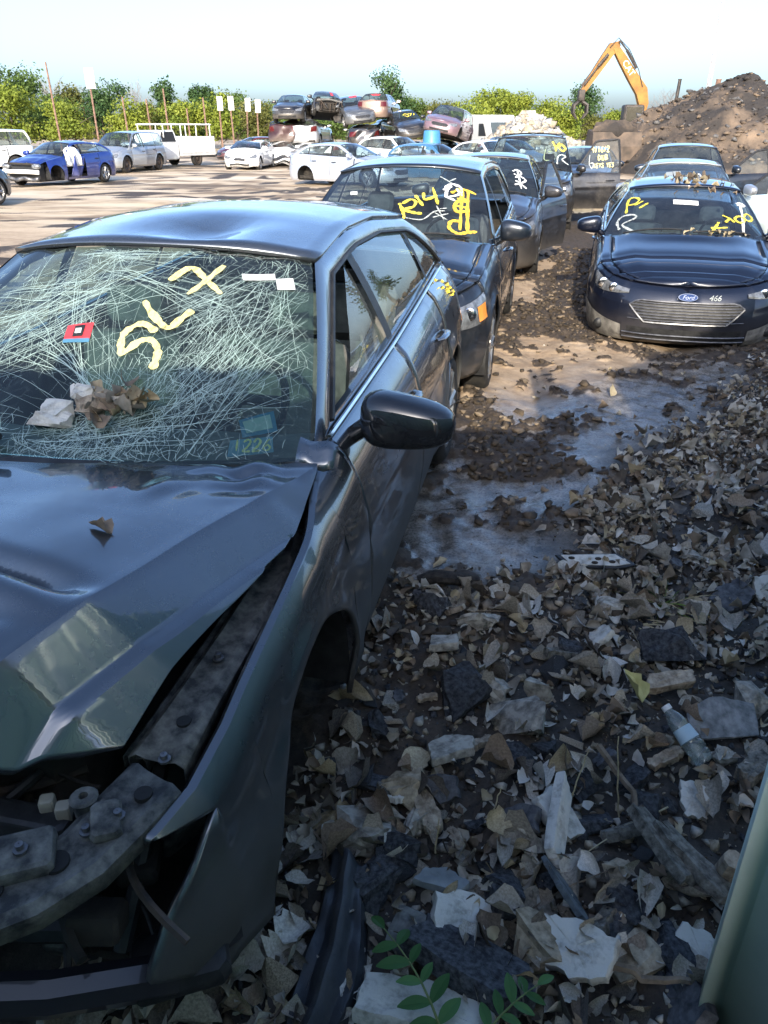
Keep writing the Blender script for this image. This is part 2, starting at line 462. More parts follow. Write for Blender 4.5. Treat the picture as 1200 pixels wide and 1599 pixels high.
class CarShape:
    def __init__(s, P):
        s.P = P
        for k, v in P.items(): setattr(s, k, v)
        s.yf, s.yr = -s.fo, s.wb + s.ro
        s.ycf, s.ycr = s.yf + s.Rf, s.yr - s.Rr
        ys = set()
        for i in range(19):
            th = PI / 2 * (1 - i / 18)
            ys.add(round(s.ycf - s.Rf * math.sin(th) ** (2 / s.nf), 5)); ys.add(round(s.ycr + s.Rr * math.sin(th) ** (2 / s.nr), 5))
        for y in np.arange(s.yf + .12, s.yr - .12, .08): ys.add(round(float(y), 5))
        for c in (0, s.wb):
            for i in range(15):
                ys.add(round(c + s.Ra * math.cos(PI * i / 14), 5))
            ys.add(round(c - s.Ra - .002, 5)); ys.add(round(c + s.Ra + .002, 5))
        for y in (s.yA, s.yC, s.yd0, s.yB, s.yd1): ys.add(round(y, 5))
        ys = sorted(ys)
        keep = [ys[0]]
        special = {round(v, 5) for v in (s.yA, s.yC, s.yd0, s.yB, s.yd1, -s.Ra - .002, s.Ra + .002, -s.Ra, s.Ra, s.wb - s.Ra - .002, s.wb - s.Ra, s.wb + s.Ra, s.wb + s.Ra + .002)}
        for y in ys[1:]:
            if y - keep[-1] > .0015 or y in special or y < s.yf + .03 or y > s.yr - .03: keep.append(y)
        s.y = np.array(keep)
        s.x = np.array([s.w(y) for y in keep])
        n = len(keep)
        s.n = n
        dx = np.gradient(s.x); dy = np.gradient(s.y)
        ln = np.hypot(dx, dy) + 1e-12
        s.nx, s.ny = dy / ln, -dx / ln
        s.nx[0], s.ny[0] = 0, -1; s.nx[-1], s.ny[-1] = 0, 1
        s.zb = np.array([s.zbot(y) for y in keep])
        s.zt = np.array([tab(s.shoulder, y) for y in keep])
        ds = np.hypot(np.diff(s.x), np.diff(s.y))
        s.sF = np.concatenate([[0], np.cumsum(ds)])
        s.sR = s.sF[-1] - s.sF
        E = [s.pt(k, 1.0) for k in range(n)]
        s.Ex = np.array([e.x for e in E]); s.Ey = np.array([e.y for e in E]); s.Ez = np.array([e.z for e in E])
    def w(s, y):
        m = 1 - .03 * ((y - s.wb / 2) / (s.wb / 2 + .9)) ** 2
        if y < s.ycf: m *= max(0, 1 - min(1, (s.ycf - y) / s.Rf) ** s.nf) ** (1 / s.nf)
        elif y > s.ycr: m *= max(0, 1 - min(1, (y - s.ycr) / s.Rr) ** s.nr) ** (1 / s.nr)
        return s.W * m
    def zbot(s, y):
        for c in (0, s.wb):
            if abs(y - c) <= s.Ra: return max(s.zr, s.zw + math.sqrt(max(0, s.Ra ** 2 - (y - c) ** 2)) )
        if y < 0: return s.zr + .02 * 0
        return s.zr
    def k(s, y): return int(np.argmin(abs(s.y - y)))
    SIDE = [(0, .06), (.1, .025), (.3, .004), (.48, .0), (.6, .008), (.64, .0), (.70, .012), (.85, .03), (.95, .055), (1, .085)]
    FRONT = [(0, .09), (.12, .015), (.3, .0), (.5, .0), (.75, .035), (.92, .09), (1, .15)]
    REAR = [(0, .07), (.15, .0), (.45, .0), (.5, .02), (.8, .03), (.95, .05), (1, .08)]
    def off(s, nx, ny, tau):
        a = nx * nx
        e = tab(s.FRONT, tau) if ny < 0 else tab(s.REAR, tau)
        return tab(s.P.get('side', s.SIDE), tau) * a + e * (1 - a)
    def raw(s, x, y, nx, ny, zb, zt, t, o=0):
        z = zb + (zt - zb) * t
        tau = (z - s.zr) / (zt - s.zr)
        d = s.off(nx, ny, tau) - o
        if abs(y) < s.Ra + .12 or abs(y - s.wb) < s.Ra + .12:
            c = 0 if abs(y) < s.Ra + .12 else s.wb
            r = math.hypot(y - c, z - s.zw) - s.Ra
            if -.01 < r < .12: d -= .018 * math.exp(-(r / .05) ** 2) * nx
        return Vector((max(0, x - nx * d) if x > 1e-6 or nx > 0 else 0, y - ny * d, z))
    def pt(s, k, t, o=0):
        return s.raw(s.x[k], s.y[k], s.nx[k], s.ny[k], s.zb[k], s.zt[k], t, o)
    def surf(s, a, t, rear=False, o=0.0):
        """a signed arc length from nose (or tail) centre, t height fraction"""
        S = s.sR[::-1] if rear else s.sF
        q = abs(a)
        g = lambda A: float(np.interp(q, S, A[::-1] if rear else A))
        nx, ny = g(s.nx), g(s.ny); l = math.hypot(nx, ny); nx /= l; ny /= l
        zr0 = s.zr; zt = g(s.zt)
        p = s.raw(g(s.x), g(s.y), nx, ny, zr0, zt, t, o)
        if a < 0: p.x = -p.x
        return p
    def edge(s, y):
        m = slice(3, -3)
        return Vector((float(np.interp(y, s.Ey[m], s.Ex[m])), y, float(np.interp(y, s.Ey[m], s.Ez[m]))))
    def crownz(s, y): return tab(s.crown, y)
    def top(s, k, a, dz=0):
        e = Vector((s.Ex[k], s.Ey[k], s.Ez[k]))
        y = e.y
        yo = 0
        if y <= s.yA + .001: yo = -s.cowl * (1 - a * a) * float(sstep(s.yA - .55, s.yA, y))
        elif y >= s.yC - .001: yo = s.P.get('cowlr', .08) * (1 - a * a) * float(1 - sstep(s.yC, s.yC + .35, y))
        hump = s.P.get('hump', .018)
        z = e.z + s.crownz(y) * (1 - abs(a) ** 2.2)
        if y < s.yA: z += hump * math.exp(-((abs(a) - .62) / .12) ** 2) * float(sstep(s.yf + .1, s.yf + .5, y))
        return Vector((e.x * a, y + yo, z + dz))
    def zrail(s, y): return tab(s.rail, y)
    def X(s, y, z, o=0):
        e = s.edge(y); zr = max(s.zrail(y), max(b for a, b in s.rail) - .01)
        f = min(1.15, max(0, (z - e.z) / (zr - e.z)))
        return e.x + (s.rw - e.x) * (.72 * f + .28 * f * f) + o
    def S3(s, y, z, o=0): return Vector((s.X(y, z, o), y, z))
    def legs(s, nA=8, nR=13):
        zA, zC = s.edge(s.yA).z, s.edge(s.yC).z
        z1, z2 = s.zrail(s.ywt), s.zrail(s.yrt)
        A = [(s.yA + (s.ywt - s.yA) * v, zA + (z1 - zA) * v + .05 * v * (1 - v)) for v in np.linspace(0, 1, nA)]
        Rr = [(y, s.zrail(y)) for y in np.linspace(s.ywt, s.yrt, nR)]
        C = [(s.yrt + (s.yC - s.yrt) * v, z2 + (zC - z2) * v + .10 * v * (1 - v)) for v in np.linspace(0, 1, nA)]
        return A, Rr, C
    def dlo(s, nA=8, nR=13):
        d0 = (s.yA + s.pA + .10, s.edge(s.yA + s.pA + .1).z + .03)
        d1 = (s.ywt + s.pA * .75, s.zrail(s.ywt + s.pA * .75) - s.pT)
        d2 = (s.yrt - .04 - s.pC * .35, s.zrail(s.yrt - .04 - s.pC * .35) - s.pT)
        d3 = (s.yC - s.pC - .06, s.edge(s.yC - s.pC - .06).z + .03)
        A = [(d0[0] + (d1[0] - d0[0]) * v, d0[1] + (d1[1] - d0[1]) * v + .07 * v * (1 - v)) for v in np.linspace(0, 1, nA)]
        Rr = [(y, s.zrail(y) - s.pT) for y in np.linspace(d1[0], d2[0], nR)]
        C = [(d2[0] + (d3[0] - d2[0]) * v, d2[1] + (d3[1] - d2[1]) * v + .14 * v * (1 - v)) for v in np.linspace(0, 1, nA)]
        return A, Rr, C
    def wscr(s, u, v, o=0.0):
        """windscreen point, u -1..1 (image right +), v 0 base .. 1 roof"""
        zA = s.edge(s.yA).z; z1 = s.zrail(s.ywt)
        y = s.yA + (s.ywt - s.yA) * v; z = zA + (z1 - zA) * v + .05 * v * (1 - v)
        x = s.X(y, z)
        c = s.cowl + (s.wsc - s.cowl) * v
        h = s.crownz(s.yA) + (s.rcrown - s.crownz(s.yA)) * v
        b = .02 * 4 * v * (1 - v) * (1 - u * u)
        return Vector((u * x, y - c * (1 - u * u) - b * .5 - o * .55, z + h * (1 - abs(u) ** 2.2) + b + o * .83))
    def RW(s, u, v, o=0.0):
        zC = s.edge(s.yC).z; z1 = s.zrail(s.yrt)
        y = s.yrt + (s.yC - s.yrt) * (1 - v); z = z1 + (zC - z1) * (1 - v) + .10 * v * (1 - v)
        x = s.X(y, z)
        c = .08 * (1 - v) + .06 * v
        h = s.crownz(s.yC) * (1 - v) + s.rcrown * v
        return Vector((u * x, y + c * (1 - u * u) + o * .5, z + h * (1 - abs(u) ** 2.2) + o * .8))
    def dloz(s):
        A, Rr, C = s.dlo()
        p = A + Rr[1:] + C[1:]
        return [q[0] for q in p], [q[1] for q in p]

def rot_about(hx, hy, ang):
    M = Matrix.Rotation(ang, 3, 'Z')
    def f(p):
        q = Vector((p.x - hx, p.y - hy, 0)); r = M @ q
        return Vector((hx + r.x, hy + r.y, p.z))
    return f

GLY = {  # hand-painted strokes in a unit box
 '0': [[(.5,1),(.1,.8),(.05,.4),(.4,0),(.85,.2),(.95,.65),(.5,1)]], '1': [[(.4,1),(.5,0)]],
 '2': [[(.05,.75),(.4,1),(.85,.8),(.6,.4),(.05,.02),(.95,.05)]], '3': [[(.1,.95),(.8,.9),(.4,.55),(.9,.3),(.4,0),(.05,.1)]],
 '4': [[(.25,1),(.1,.5),(.85,.55)],[(.75,1),(.6,0)]], '5': [[(.9,1),(.2,.95),(.15,.6),(.7,.6),(.85,.25),(.4,0),(.05,.1)]],
 '6': [[(.8,1),(.2,.6),(.1,.2),(.5,0),(.9,.25),(.6,.5),(.15,.35)]], '7': [[(.05,.95),(.95,1),(.4,0)]],
 '8': [[(.5,.5),(.1,.8),(.5,1),(.9,.8),(.5,.5),(.1,.2),(.5,0),(.9,.2),(.5,.5)]], '9': [[(.85,.7),(.4,.5),(.1,.8),(.5,1),(.85,.75),(.7,0)]],
 '/': [[(.7,1),(.3,0)]], 'R': [[(.15,0),(.15,1),(.75,.95),(.85,.65),(.15,.5),(.9,0)]], 'P': [[(.15,0),(.15,1),(.75,.95),(.85,.65),(.15,.5)]],
 'L': [[(.15,1),(.1,.05),(.9,.1)]], 'X': [[(.05,1),(.95,0)],[(.9,1),(.05,0)]], 'D': [[(.15,0),(.15,1),(.8,.75),(.8,.25),(.15,0)]],
 'U': [[(.1,1),(.1,.2),(.45,0),(.85,.2),(.9,1)]], 'B': [[(.15,0),(.15,1),(.75,.85),(.2,.52),(.85,.3),(.15,0)]],
 'K': [[(.15,1),(.1,0)],[(.85,1),(.15,.45),(.95,0)]], 'E': [[(.9,1),(.15,.95),(.15,.5),(.7,.5)],[(.15,.5),(.1,.02),(.95,.05)]],
 'Y': [[(.1,1),(.45,.55),(.9,1)],[(.45,.55),(.4,0)]], 'S': [[(.9,.9),(.4,1),(.1,.75),(.8,.35),(.55,0),(.05,.1)]],
 'O': [[(.5,1),(.1,.8),(.05,.4),(.4,0),(.85,.2),(.95,.65),(.5,1)]], 'N': [[(.1,0),(.15,1),(.8,0),(.9,1)]],
 'A': [[(.05,0),(.5,1),(.95,0)],[(.25,.4),(.8,.4)]], 'T': [[(.0,1),(1,.95)],[(.5,.97),(.45,0)]], 'F': [[(.9,1),(.15,.95),(.1,0)],[(.12,.5),(.7,.55)]],
 'G': [[(.9,.9),(.4,1),(.08,.5),(.4,0),(.9,.1),(.9,.45),(.55,.45)]], 'C': [[(.9,.85),(.5,1),(.1,.6),(.15,.15),(.5,0),(.9,.15)]],
 'M': [[(.05,0),(.15,1),(.5,.4),(.85,1),(.95,0)]], '*': [[(.1,.9),(.9,.1)],[(.9,.9),(.1,.1)],[(.5,1),(.5,0)],[(0,.5),(1,.5)]],
}
def smooth_poly(pts, n=5):
    P = [Vector((p[0], p[1], 0)) for p in pts]
    if len(P) < 3:
        return [P[0].lerp(P[-1], i / n)[:2] for i in range(n + 1)]
    out = []
    for i in range(len(P) - 1):
        p0, p1, p2, p3 = P[max(0, i - 1)], P[i], P[i + 1], P[min(len(P) - 1, i + 2)]
        for j in range(n):
            t = j / n
            q = .5 * ((2 * p1) + (p2 - p0) * t + (2 * p0 - 5 * p1 + 4 * p2 - p3) * t * t + (3 * p1 - p0 - 3 * p2 + p3) * t ** 3)
            out.append((q.x, q.y))
    out.append((P[-1].x, P[-1].y))
    return out
def text_strokes(txt, x, y, w, h, slope=0.0, gap=.25, wob=.04, seed=1):
    """list of polylines; (x,y) lower-left in surface units, w per char"""
    r = random.Random(seed); out = []
    for i, ch in enumerate(txt):
        if ch == ' ': continue
        for st in GLY[ch]:
            p = [(x + (i * (1 + gap) + q[0] + r.uniform(-wob, wob)) * w, y + (q[1] + r.uniform(-wob, wob)) * h + slope * (i * (1 + gap) + q[0]) * w) for q in st]
            out.append(p)
    return out
def paint_marks(name, strokes, fn, width, mat, parent, xf=None, nrm=None, jit=.55, seed=3):
    r = random.Random(seed); mb = MB(); mb_off = .004
    for st in strokes:
        q = smooth_poly(st, 6)
        P = [fn(a, b) for a, b in q]
        e = 1e-3
        Nn = []
        for a, b in q:
            p = fn(a, b); n = (fn(a + e, b) - p).cross(fn(a, b + e) - p)
            if n.length < 1e-12: n = Vector((0, -1, 0))
            n.normalize()
            if nrm is not None and n.dot(nrm) < 0: n = -n
            Nn.append(n)
        P = [p + n * mb_off for p, n in zip(P, Nn)]
        ws = [width * (1 + r.uniform(-jit, jit) * .6) for _ in P]
        ws[0] *= .6; ws[-1] *= .5
        mb.ribbon(P, ws, Nn)
    return mb.build(name, mat, parent, xf=xf, smooth=False)

_TY = {}
def wheel(parent, x, y, r, side, style='alloy', w=.21, steer=0.0, mud=True):
    key = (round(r, 3), style, w)
    wr = empty('wheel', (x, y, r), parent=parent)
    wr.rotation_euler = (rng.uniform(0, 6.28) * 0, 0, (0 if side > 0 else PI) + steer)
    if key not in _TY:
        rr = r * .68
        mb = MB()
        prof = [(-w / 2 + .01, rr), (-w / 2, rr + .02), (-w / 2 - .004, (rr + r) / 2), (-w / 2 + .015, r - .02), (-w / 2 + .04, r), (0, r + .003), (w / 2 - .04, r), (w / 2 - .015, r - .02), (w / 2 + .004, (rr + r) / 2), (w / 2, rr + .02), (w / 2 - .01, rr)]
        mb.lathe(prof, 28, 'X')
        a = mb.build('tyre', M_TYRE, None, angle=50)
        mb = MB()
        mb.lathe([(-w / 2 + .01, rr + .004), (w / 2 - .03, rr), (w / 2 - .006, rr + .004), (w / 2 - .004, rr - .015), (w / 2 - .03, rr - .03), (-w / 2 + .02, rr - .04)], 28, 'X')
        if style == 'alloy':
            for i in range(5):
                t = 2 * PI * i / 5
                for dt in (-.16, .16):
                    mb.tube([(w / 2 - .03, math.cos(t) * .05, math.sin(t) * .05), (w / 2 - .012, math.cos(t + dt) * rr * .96, math.sin(t + dt) * rr * .96)], [.026, .018], 6)
            mb.lathe([(w / 2 - .06, .075), (w / 2 - .012, .07), (w / 2 - .005, .03), (w / 2 - .005, 0.001)], 16, 'X')
            mb.lathe([(0, rr * .8), (0.0, 0.001)], 20, 'X')
        else:
            mb.lathe([(w / 2 - .05, rr - .01), (w / 2 - .03, rr * .8), (w / 2 - .06, rr * .55), (w / 2 - .02, rr * .35), (w / 2 - .015, .001)], 20, 'X')
        b = mb.build('rim', M_RIM if style == 'alloy' else M_STEEL, None, angle=40)
        _TY[key] = (a.data, b.data)
        a.parent = wr; b.parent = wr
    else:
        link_mesh('tyre', _TY[key][0], wr); link_mesh('rim', _TY[key][1], wr)
    return wr

def superell(mb, c, r, e1=.5, e2=.5, nu=14, nv=9, mi=0, fn=None):
    sp = lambda v, e: math.copysign(abs(v) ** e, v)
    rows = []
    for j in range(nv + 1):
        ph = -PI / 2 + PI * j / nv
        row = []
        for i in range(nu):
            th = 2 * PI * i / nu
            p = Vector((r[0] * sp(math.cos(ph), e1) * sp(math.cos(th), e2), r[1] * sp(math.cos(ph), e1) * sp(math.sin(th), e2), r[2] * sp(math.sin(ph), e1)))
            if fn: p = fn(p)
            row.append(Vector(c) + p)
        rows.append(row)
    return mb.grid(rows, mi, flip=True, close=True)

def seat(parent, x, y, z, mat, h=.60, w=.48, lean=.30):
    mb = MB()
    mb.bbox((x, y, z + .07), (w, .50, .16), .05)
    M = Matrix.Rotation(-lean, 3, 'X')
    mb.bbox((x, y + .27 + h * .16, z + .12 + h * .45), (w * .96, .14, h), .06, rot=M)
    o = mb.build('seat', mat, parent)
    mb = MB()
    mb.bbox((x, y + .29 + h * .36, z + .16 + h * 1.04), (.26, .10, .19), .045, rot=M)
    mb.build('headrest', mat, o)
    return o

def make_car(name, label, cat, loc, heading, P, pmat, group=None, pitch=0.0, roll=0.0, wheels='1111', wstyle='alloy', inter=None,
             wglass=None, sglass=None, skip=(), dfm=None, open_doors={}, lights=True, grille='bars', near=False, tails=True, mirrors='11', seats=True,
             roofrack=False, sunroof=False, rimpaint=None, lampmat=None, hoodup=0.0, trim=None, wipers=True, missing_glass=()):
    s = CarShape(P)
    root = empty(name, loc, -heading, rx=pitch, ry=roll)
    tag(root, label, cat, group)
    inter = inter or M_GREYIN; wglass = wglass or G_SHIELD; sglass = sglass or G_CLEAR; trim = trim or M_BLACK
    D = dfm
    def B(mb, nm, mat, par=None, angle=32, xf=None, th=0):
        f = None
        if D and xf: f = lambda p: xf(D(p))
        elif D: f = D
        elif xf: f = xf
        o = mb.build(nm, mat, par or root, angle=angle, xf=f)
        if th: solidify(o, th)
        return o
    K = s.k
    kF, kD0, kB, kD1, kR = K(-s.Ra - .002), K(s.yd0), K(s.yB), K(s.yd1), K(s.wb + s.Ra + .002)
    kc, kC, kE = K(s.yA), K(s.yC), s.n - 1
    kh0 = int(np.argmax(s.y > s.yf + .10)); kt1 = int(np.argmax(s.y > s.yr - .10)) - 1
    hf = s.hoodfrac
    TS = [0, .05, .12, .2, .3, .4, .48, .55, .6, .63, .66, .70, .76, .83, .89, .94, .98, 1.0]
    def side(k0, k1, sd, t0=0.0, t1=1.0, o=0.0):
        ts = [t0] + [t for t in TS if t0 + .005 < t < t1 - .005] + [t1]
        P_ = [[s.pt(k, t, o) for t in ts] for k in range(k0, k1 + 1)]
        if sd < 0: P_ = [[Vector((-p.x, p.y, p.z)) for p in r] for r in P_]
        return P_
    def tops(k0, k1, a0, a1, n, dz=0):
        return [[s.top(k, a, dz) for a in np.linspace(a0, a1, n)] for k in range(k0, k1 + 1)]
    th = .02 if near else 0
    # front bumper and nose
    if 'front_bumper' not in skip:
        mb = MB()
        for sd in (1, -1): mb.grid(side(0, kF, sd), flip=sd < 0)
        mb.grid(tops(0, kh0, -1, 1, 17))
        bo = B(mb, 'front_bumper', pmat, th=th)
        # lower intake
        mb = MB()
        mb.grid([[s.surf(a, t, o=.004) for t in (.06, .14, .22, .3)] for a in np.linspace(-.52, .52, 15)])
        B(mb, 'lower_intake', M_BLACK, bo)
    if 'fender' not in skip:
        for sd in (1, -1):
            if ('fender', sd) in skip: continue
            mb = MB()
            mb.grid(side(kF, kD0 - 1, sd), flip=sd < 0)
            mb.grid(tops(kh0, kc, hf * sd, 1.0 * sd, 4), flip=sd < 0)
            B(mb, 'fender', pmat, th=th)
    if 'hood' not in skip:
        mb = MB(); mb.grid(tops(kh0, kc - (1 if near else 0), -hf + .006, hf - .006, 21, .004))
        xf = None
        if hoodup:
            hy, hz = s.yA - .1, s.edge(s.yA).z + .06
            Mx = Matrix.Rotation(hoodup, 3, 'X')
            xf = lambda p: Vector((0, hy, hz)) + Mx @ (p - Vector((0, hy, hz)))
        B(mb, 'hood', pmat, xf=xf, th=th)
    # doors
    def doorset(kind, sd):
        k0, k1 = (kD0, kB) if kind == 'front' else (kB, kD1)
        y0 = s.yd0 if kind == 'front' else s.yB
        ang = open_doors.get((kind, sd), 0)
        hx = s.x[k0] * sd - .05 * sd
        xf = rot_about(hx, y0, -ang * sd) if ang else None
        if (kind + '_door', sd) in skip: return
        mb = MB()
        g = side(k0, k1, sd, .10, 1.0)
        for j in range(len(g[0])):            # shut line
            g[0][j] = g[0][j] + Vector((0, .005, 0)); g[-1][j] = g[-1][j] - Vector((0, .005, 0))
        mb.grid(g, flip=sd < 0)
        if ang:
            inn = [[p - Vector((sd * .09, 0, 0)) for p in r] for r in g]
            mb.grid(inn, 1, flip=sd > 0)
            mb.grid([[a for a in g[0]], [b for b in inn[0]]], 0, flip=sd > 0); mb.grid([[a for a in g[-1]], [b for b in inn[-1]]], 0, flip=sd < 0)
            mb.grid([[r[-1] for r in g], [r[-1] for r in inn]], 0); mb.grid([[r[0] for r in g], [r[0] for r in inn]], 0)
        d = B(mb, 'door', [pmat, M_DARKIN] if ang else pmat, xf=xf, th=th if not ang else 0)
        # handle
        if ('handle', sd) not in skip:
            mb = MB(); yh = (s.yB if kind == 'front' else s.yd1) - .17; kk = K(yh)
            zc = .80
            q = s.pt(kk, zc); q.x *= sd
            if near:
                mb.tube([q + Vector((sd * .004, -.10, 0)), q + Vector((sd * .028, -.085, .004)), q + Vector((sd * .036, -.02, .006)), q + Vector((sd * .034, .05, .006)), q + Vector((sd * .006, .085, .0))], [.012, .016, .018, .016, .012], 8, squash=.6)
            else:
                mb.box(q + Vector((sd * .015, 0, 0)), (.035, .18, .03))
            B(mb, 'handle', pmat if near else trim, d, xf=xf)
        # glass
        ya, yb = (None, s.yB - .035) if kind == 'front' else (s.yB + .035, s.yQ - .02)
        zy, zz = s.dloz()
        if ya is None: ya = zy[0]
        if ('window', kind, sd) not in missing_glass:
            rows = []
            for y in np.linspace(ya, yb, 10):
                z0 = s.edge(y).z + .012; z1 = max(z0 + .001, float(np.interp(y, zy, zz)) + .012)
                rows.append([Vector((s.X(y, z0 + (z1 - z0) * v, -.012) * sd, y, z0 + (z1 - z0) * v)) for v in np.linspace(0, 1, 6)])
            mb = MB(); mb.grid(rows, flip=sd < 0)
            B(mb, 'window', sglass, d, xf=xf)
        if ang:   # frame of the open door around its glass
            mb = MB(); pl = []
            for y in np.linspace(ya, yb, 12):
                z1 = float(np.interp(y, zy, zz)) + .02
                pl.append(Vector((s.X(y, z1, -.015) * sd, y, z1)))
            zE = s.edge(yb).z
            pl.append(Vector((s.X(yb + .02, (pl[-1].z + zE) / 2, -.01) * sd, yb + .02, (pl[-1].z + zE) / 2)))
            pl.append(Vector((s.X(yb + .03, zE, -.02) * sd, yb + .03, zE)))
            mb.tube(pl, .024, 6)
            B(mb, 'window_frame', trim, d, xf=xf)
        # mirror with the front door
        if kind == 'front' and mirrors[0 if sd < 0 else 1] == '1':
            ym = s.yd0 + .16; zm = s.edge(ym).z + .075; xm = s.X(ym, zm)
            mb = MB()
            mk = P.get('mirk', 1.0)
            superell(mb, (sd * (xm + .165 * mk + P.get('mirx', .02)), ym - .02, zm + P.get('mirz', .02)), (.135 * mk, .09, .082), .62, .7, 18, 12, fn=(lambda p: Vector((p.x, p.y * (1 if p.y < 0 else .55), p.z * (1 - .30 * sd * p.x / .135) if p.z > 0 else p.z * (1 - .12 * sd * p.x / .135)))))
            mb.tube([(sd * (xm - .03), ym + .03, zm - .10), (sd * (xm + .05), ym + .0, zm - .085 + P.get('mirz', .02)), (sd * (xm + .12), ym - .01, zm - .03 + P.get('mirz', .02))], [.035, .032, .03], 8)
            mo = B(mb, 'mirror', pmat, d, xf=xf, angle=60)
            mb = MB(); mb.grid([[Vector((sd * (xm + .075 + P.get('mirx', .02) + .16 * i / 4), ym + .036, zm - .05 + P.get('mirz', .02) + .08 * j / 3)) for j in range(4)] for i in range(5)]); B(mb, 'mirror_glass', M_CHROME, mo, xf=xf)
        return d
    for sd in (1, -1):
        if 'doors' not in skip:
            doorset('front', sd); doorset('rear', sd)
        # rocker sill
        mb = MB(); mb.grid(side(kD0, kD1, sd, 0, .10), flip=sd < 0); B(mb, 'sill', pmat, th=th)
        if ('quarter_panel', sd) not in skip:
            mb = MB(); mb.grid(side(kD1 + 1, kR, sd), flip=sd < 0)
            g = side(kR, kE, sd, .62, 1.0); mb.grid(g, flip=sd < 0)
            if kC < kt1: mb.grid(tops(kC, kt1, hf * sd, sd, 4), flip=sd < 0)
            B(mb, 'quarter_panel', pmat, th=th)
        # pillars and roof rail round the door openings
        A, Rr, C = s.legs(); dA, dR, dC = s.dlo()
        So = A + Rr[1:] + C[1:]; Do = dA + dR[1:] + dC[1:]
        n = len(So)
        fl = lambda p: Vector((p.x * sd, p.y, p.z))
        mb = MB()
        rows = []
        for (a, b) in zip(So, Do):
            p0, p3 = s.S3(*a), s.S3(*b)
            rows.append([fl(p0), fl(p0.lerp(p3, .3) + Vector((.008, 0, .004))), fl(p0.lerp(p3, .8) + Vector((.006, 0, 0))), fl(p3), fl(p3 - Vector((.02, 0, 0)))])
        # belt strip closes the ring
        if ('belt' not in skip): 
            yb0, yb1 = So[-1][0], So[0][0]; e0, e1 = Do[-1], Do[0]
            for i in range(1, 16):
                f = i / 15
                y = yb0 + (yb1 - yb0) * f; p0 = s.edge(y)
                y2 = e0[0] + (e1[0] - e0[0]) * f; z2 = s.edge(y2).z + .03
                p3 = s.S3(y2, z2)
                rows.append([fl(p0), fl(p0.lerp(p3, .3)), fl(p0.lerp(p3, .8)), fl(p3), fl(p3 - Vector((.02, 0, 0)))])
        mb.grid(rows, flip=sd > 0)
        B(mb, 'pillar_frame', pmat, angle=40)
        # B pillar, black
        zy, zz = s.dloz()
        for yy, hw in ((s.yB, .042), (s.yQ, .022)):
            if yy > zy[-1] - .05: continue
            zt_ = lambda y: float(np.interp(y, zy, zz)) + .01
            mb = MB(); mb.grid([[fl(s.S3(y, s.edge(y).z + (zt_(y) - s.edge(y).z) * v, -.003)) for v in np.linspace(0, 1, 6)] for y in (yy - hw, yy, yy + hw)], flip=sd < 0)
            B(mb, 'door_pillar', trim)
        # quarter glass
        if s.yQ + .03 < zy[-1] - .06:
            rows = []
            for y in np.linspace(s.yQ + .02, zy[-1], 9):
                z0 = s.edge(y).z + .012; z1 = max(z0 + .001, float(np.interp(y, zy, zz)) + .012)
                rows.append([fl(s.S3(y, z0 + (z1 - z0) * v, -.012)) for v in np.linspace(0, 1, 5)])
            mb = MB(); mb.grid(rows, flip=sd < 0); B(mb, 'quarter_window', sglass)
        # wheel arch liners
        for yc in (0, s.wb):
            mb = MB(); rows = []
            for i in range(13):
                t = PI * (1.08 - 1.16 * i / 12)
                rows.append([fl(Vector((x, yc + math.cos(t) * (s.Ra + .012), s.zw + math.sin(t) * (s.Ra + .012)))) for x in (.5, s.W - .03)])
            mb.grid(rows)
            B(mb, 'wheel_liner', M_BLACK)
    # roof
    if 'roof' not in skip:
        A, Rr, C = s.legs(nR=15)
        na = 19 if near else 11
        rows = []
        for i, (y, z) in enumerate(Rr):
            v = i / (len(Rr) - 1); e = s.S3(y, z)
            yo0, yo1 = -s.wsc * (1 - v) ** 3, .06 * v ** 3
            rows.append([Vector((e.x * a, y + (yo0 + yo1) * (1 - a * a), z + s.rcrown * (1 - abs(a) ** 2.4))) for a in np.linspace(-1, 1, na)])
        mb = MB(); mb.grid(rows); ro_ = B(mb, 'roof', pmat, th=th)
        if sunroof:
            mb = MB(); rws = []
            for v in np.linspace(.12, .5, 6):
                y = s.ywt + (s.yrt - s.ywt) * v; z = s.zrail(y); e = s.S3(y, z)
                rws.append([Vector((e.x * a, y, z + s.rcrown * (1 - abs(a) ** 2.4) + .006)) for a in np.linspace(-.7, .7, 9)])
            mb.grid(rws); B(mb, 'sunroof', G_DARK if sunroof == 1 else M_BLACK, ro_)
        if roofrack:
            for sd in (1, -1):
                mb = MB(); mb.tube([(sd * (s.rw - .05), y, s.zrail(y) + .05) for y in np.linspace(s.ywt + .3, s.yrt - .1, 8)], .018, 6)
                for y in (s.ywt + .35, (s.ywt + s.yrt) / 2, s.yrt - .15): mb.tube([(sd * (s.rw - .05), y, s.zrail(y) - .01), (sd * (s.rw - .05), y, s.zrail(y) + .05)], .016, 6)
                B(mb, 'roof_rail', M_BLACK, ro_)
            for y in (s.ywt + .7, s.yrt - .5):
                mb = MB(); mb.tube([(-(s.rw - .05), y, s.zrail(y) + .05), (0, y, s.zrail(y) + .085), (s.rw - .05, y, s.zrail(y) + .05)], .014, 6)
                B(mb, 'cross_bar', M_BLACK, ro_)
    # windscreen and rear glass
    if 'windscreen' not in skip:
        mb = MB(); mb.grid([[s.wscr(u, v) for u in np.linspace(-.985, .985, 21)] for v in np.linspace(.0, 1, 11)], flip=False)
        ws = B(mb, 'windscreen', wglass)
        if wipers:
            mb = MB()
            for u0, u1 in ((-.75, -.05), (.08, .78)):
                mb.tube([s.wscr(u0 + (u1 - u0) * f, .025 + .045 * math.sin(f * 2.4), .014) for f in np.linspace(0, 1, 8)], .009, 5)
            B(mb, 'wiper', M_BLACK, ws)
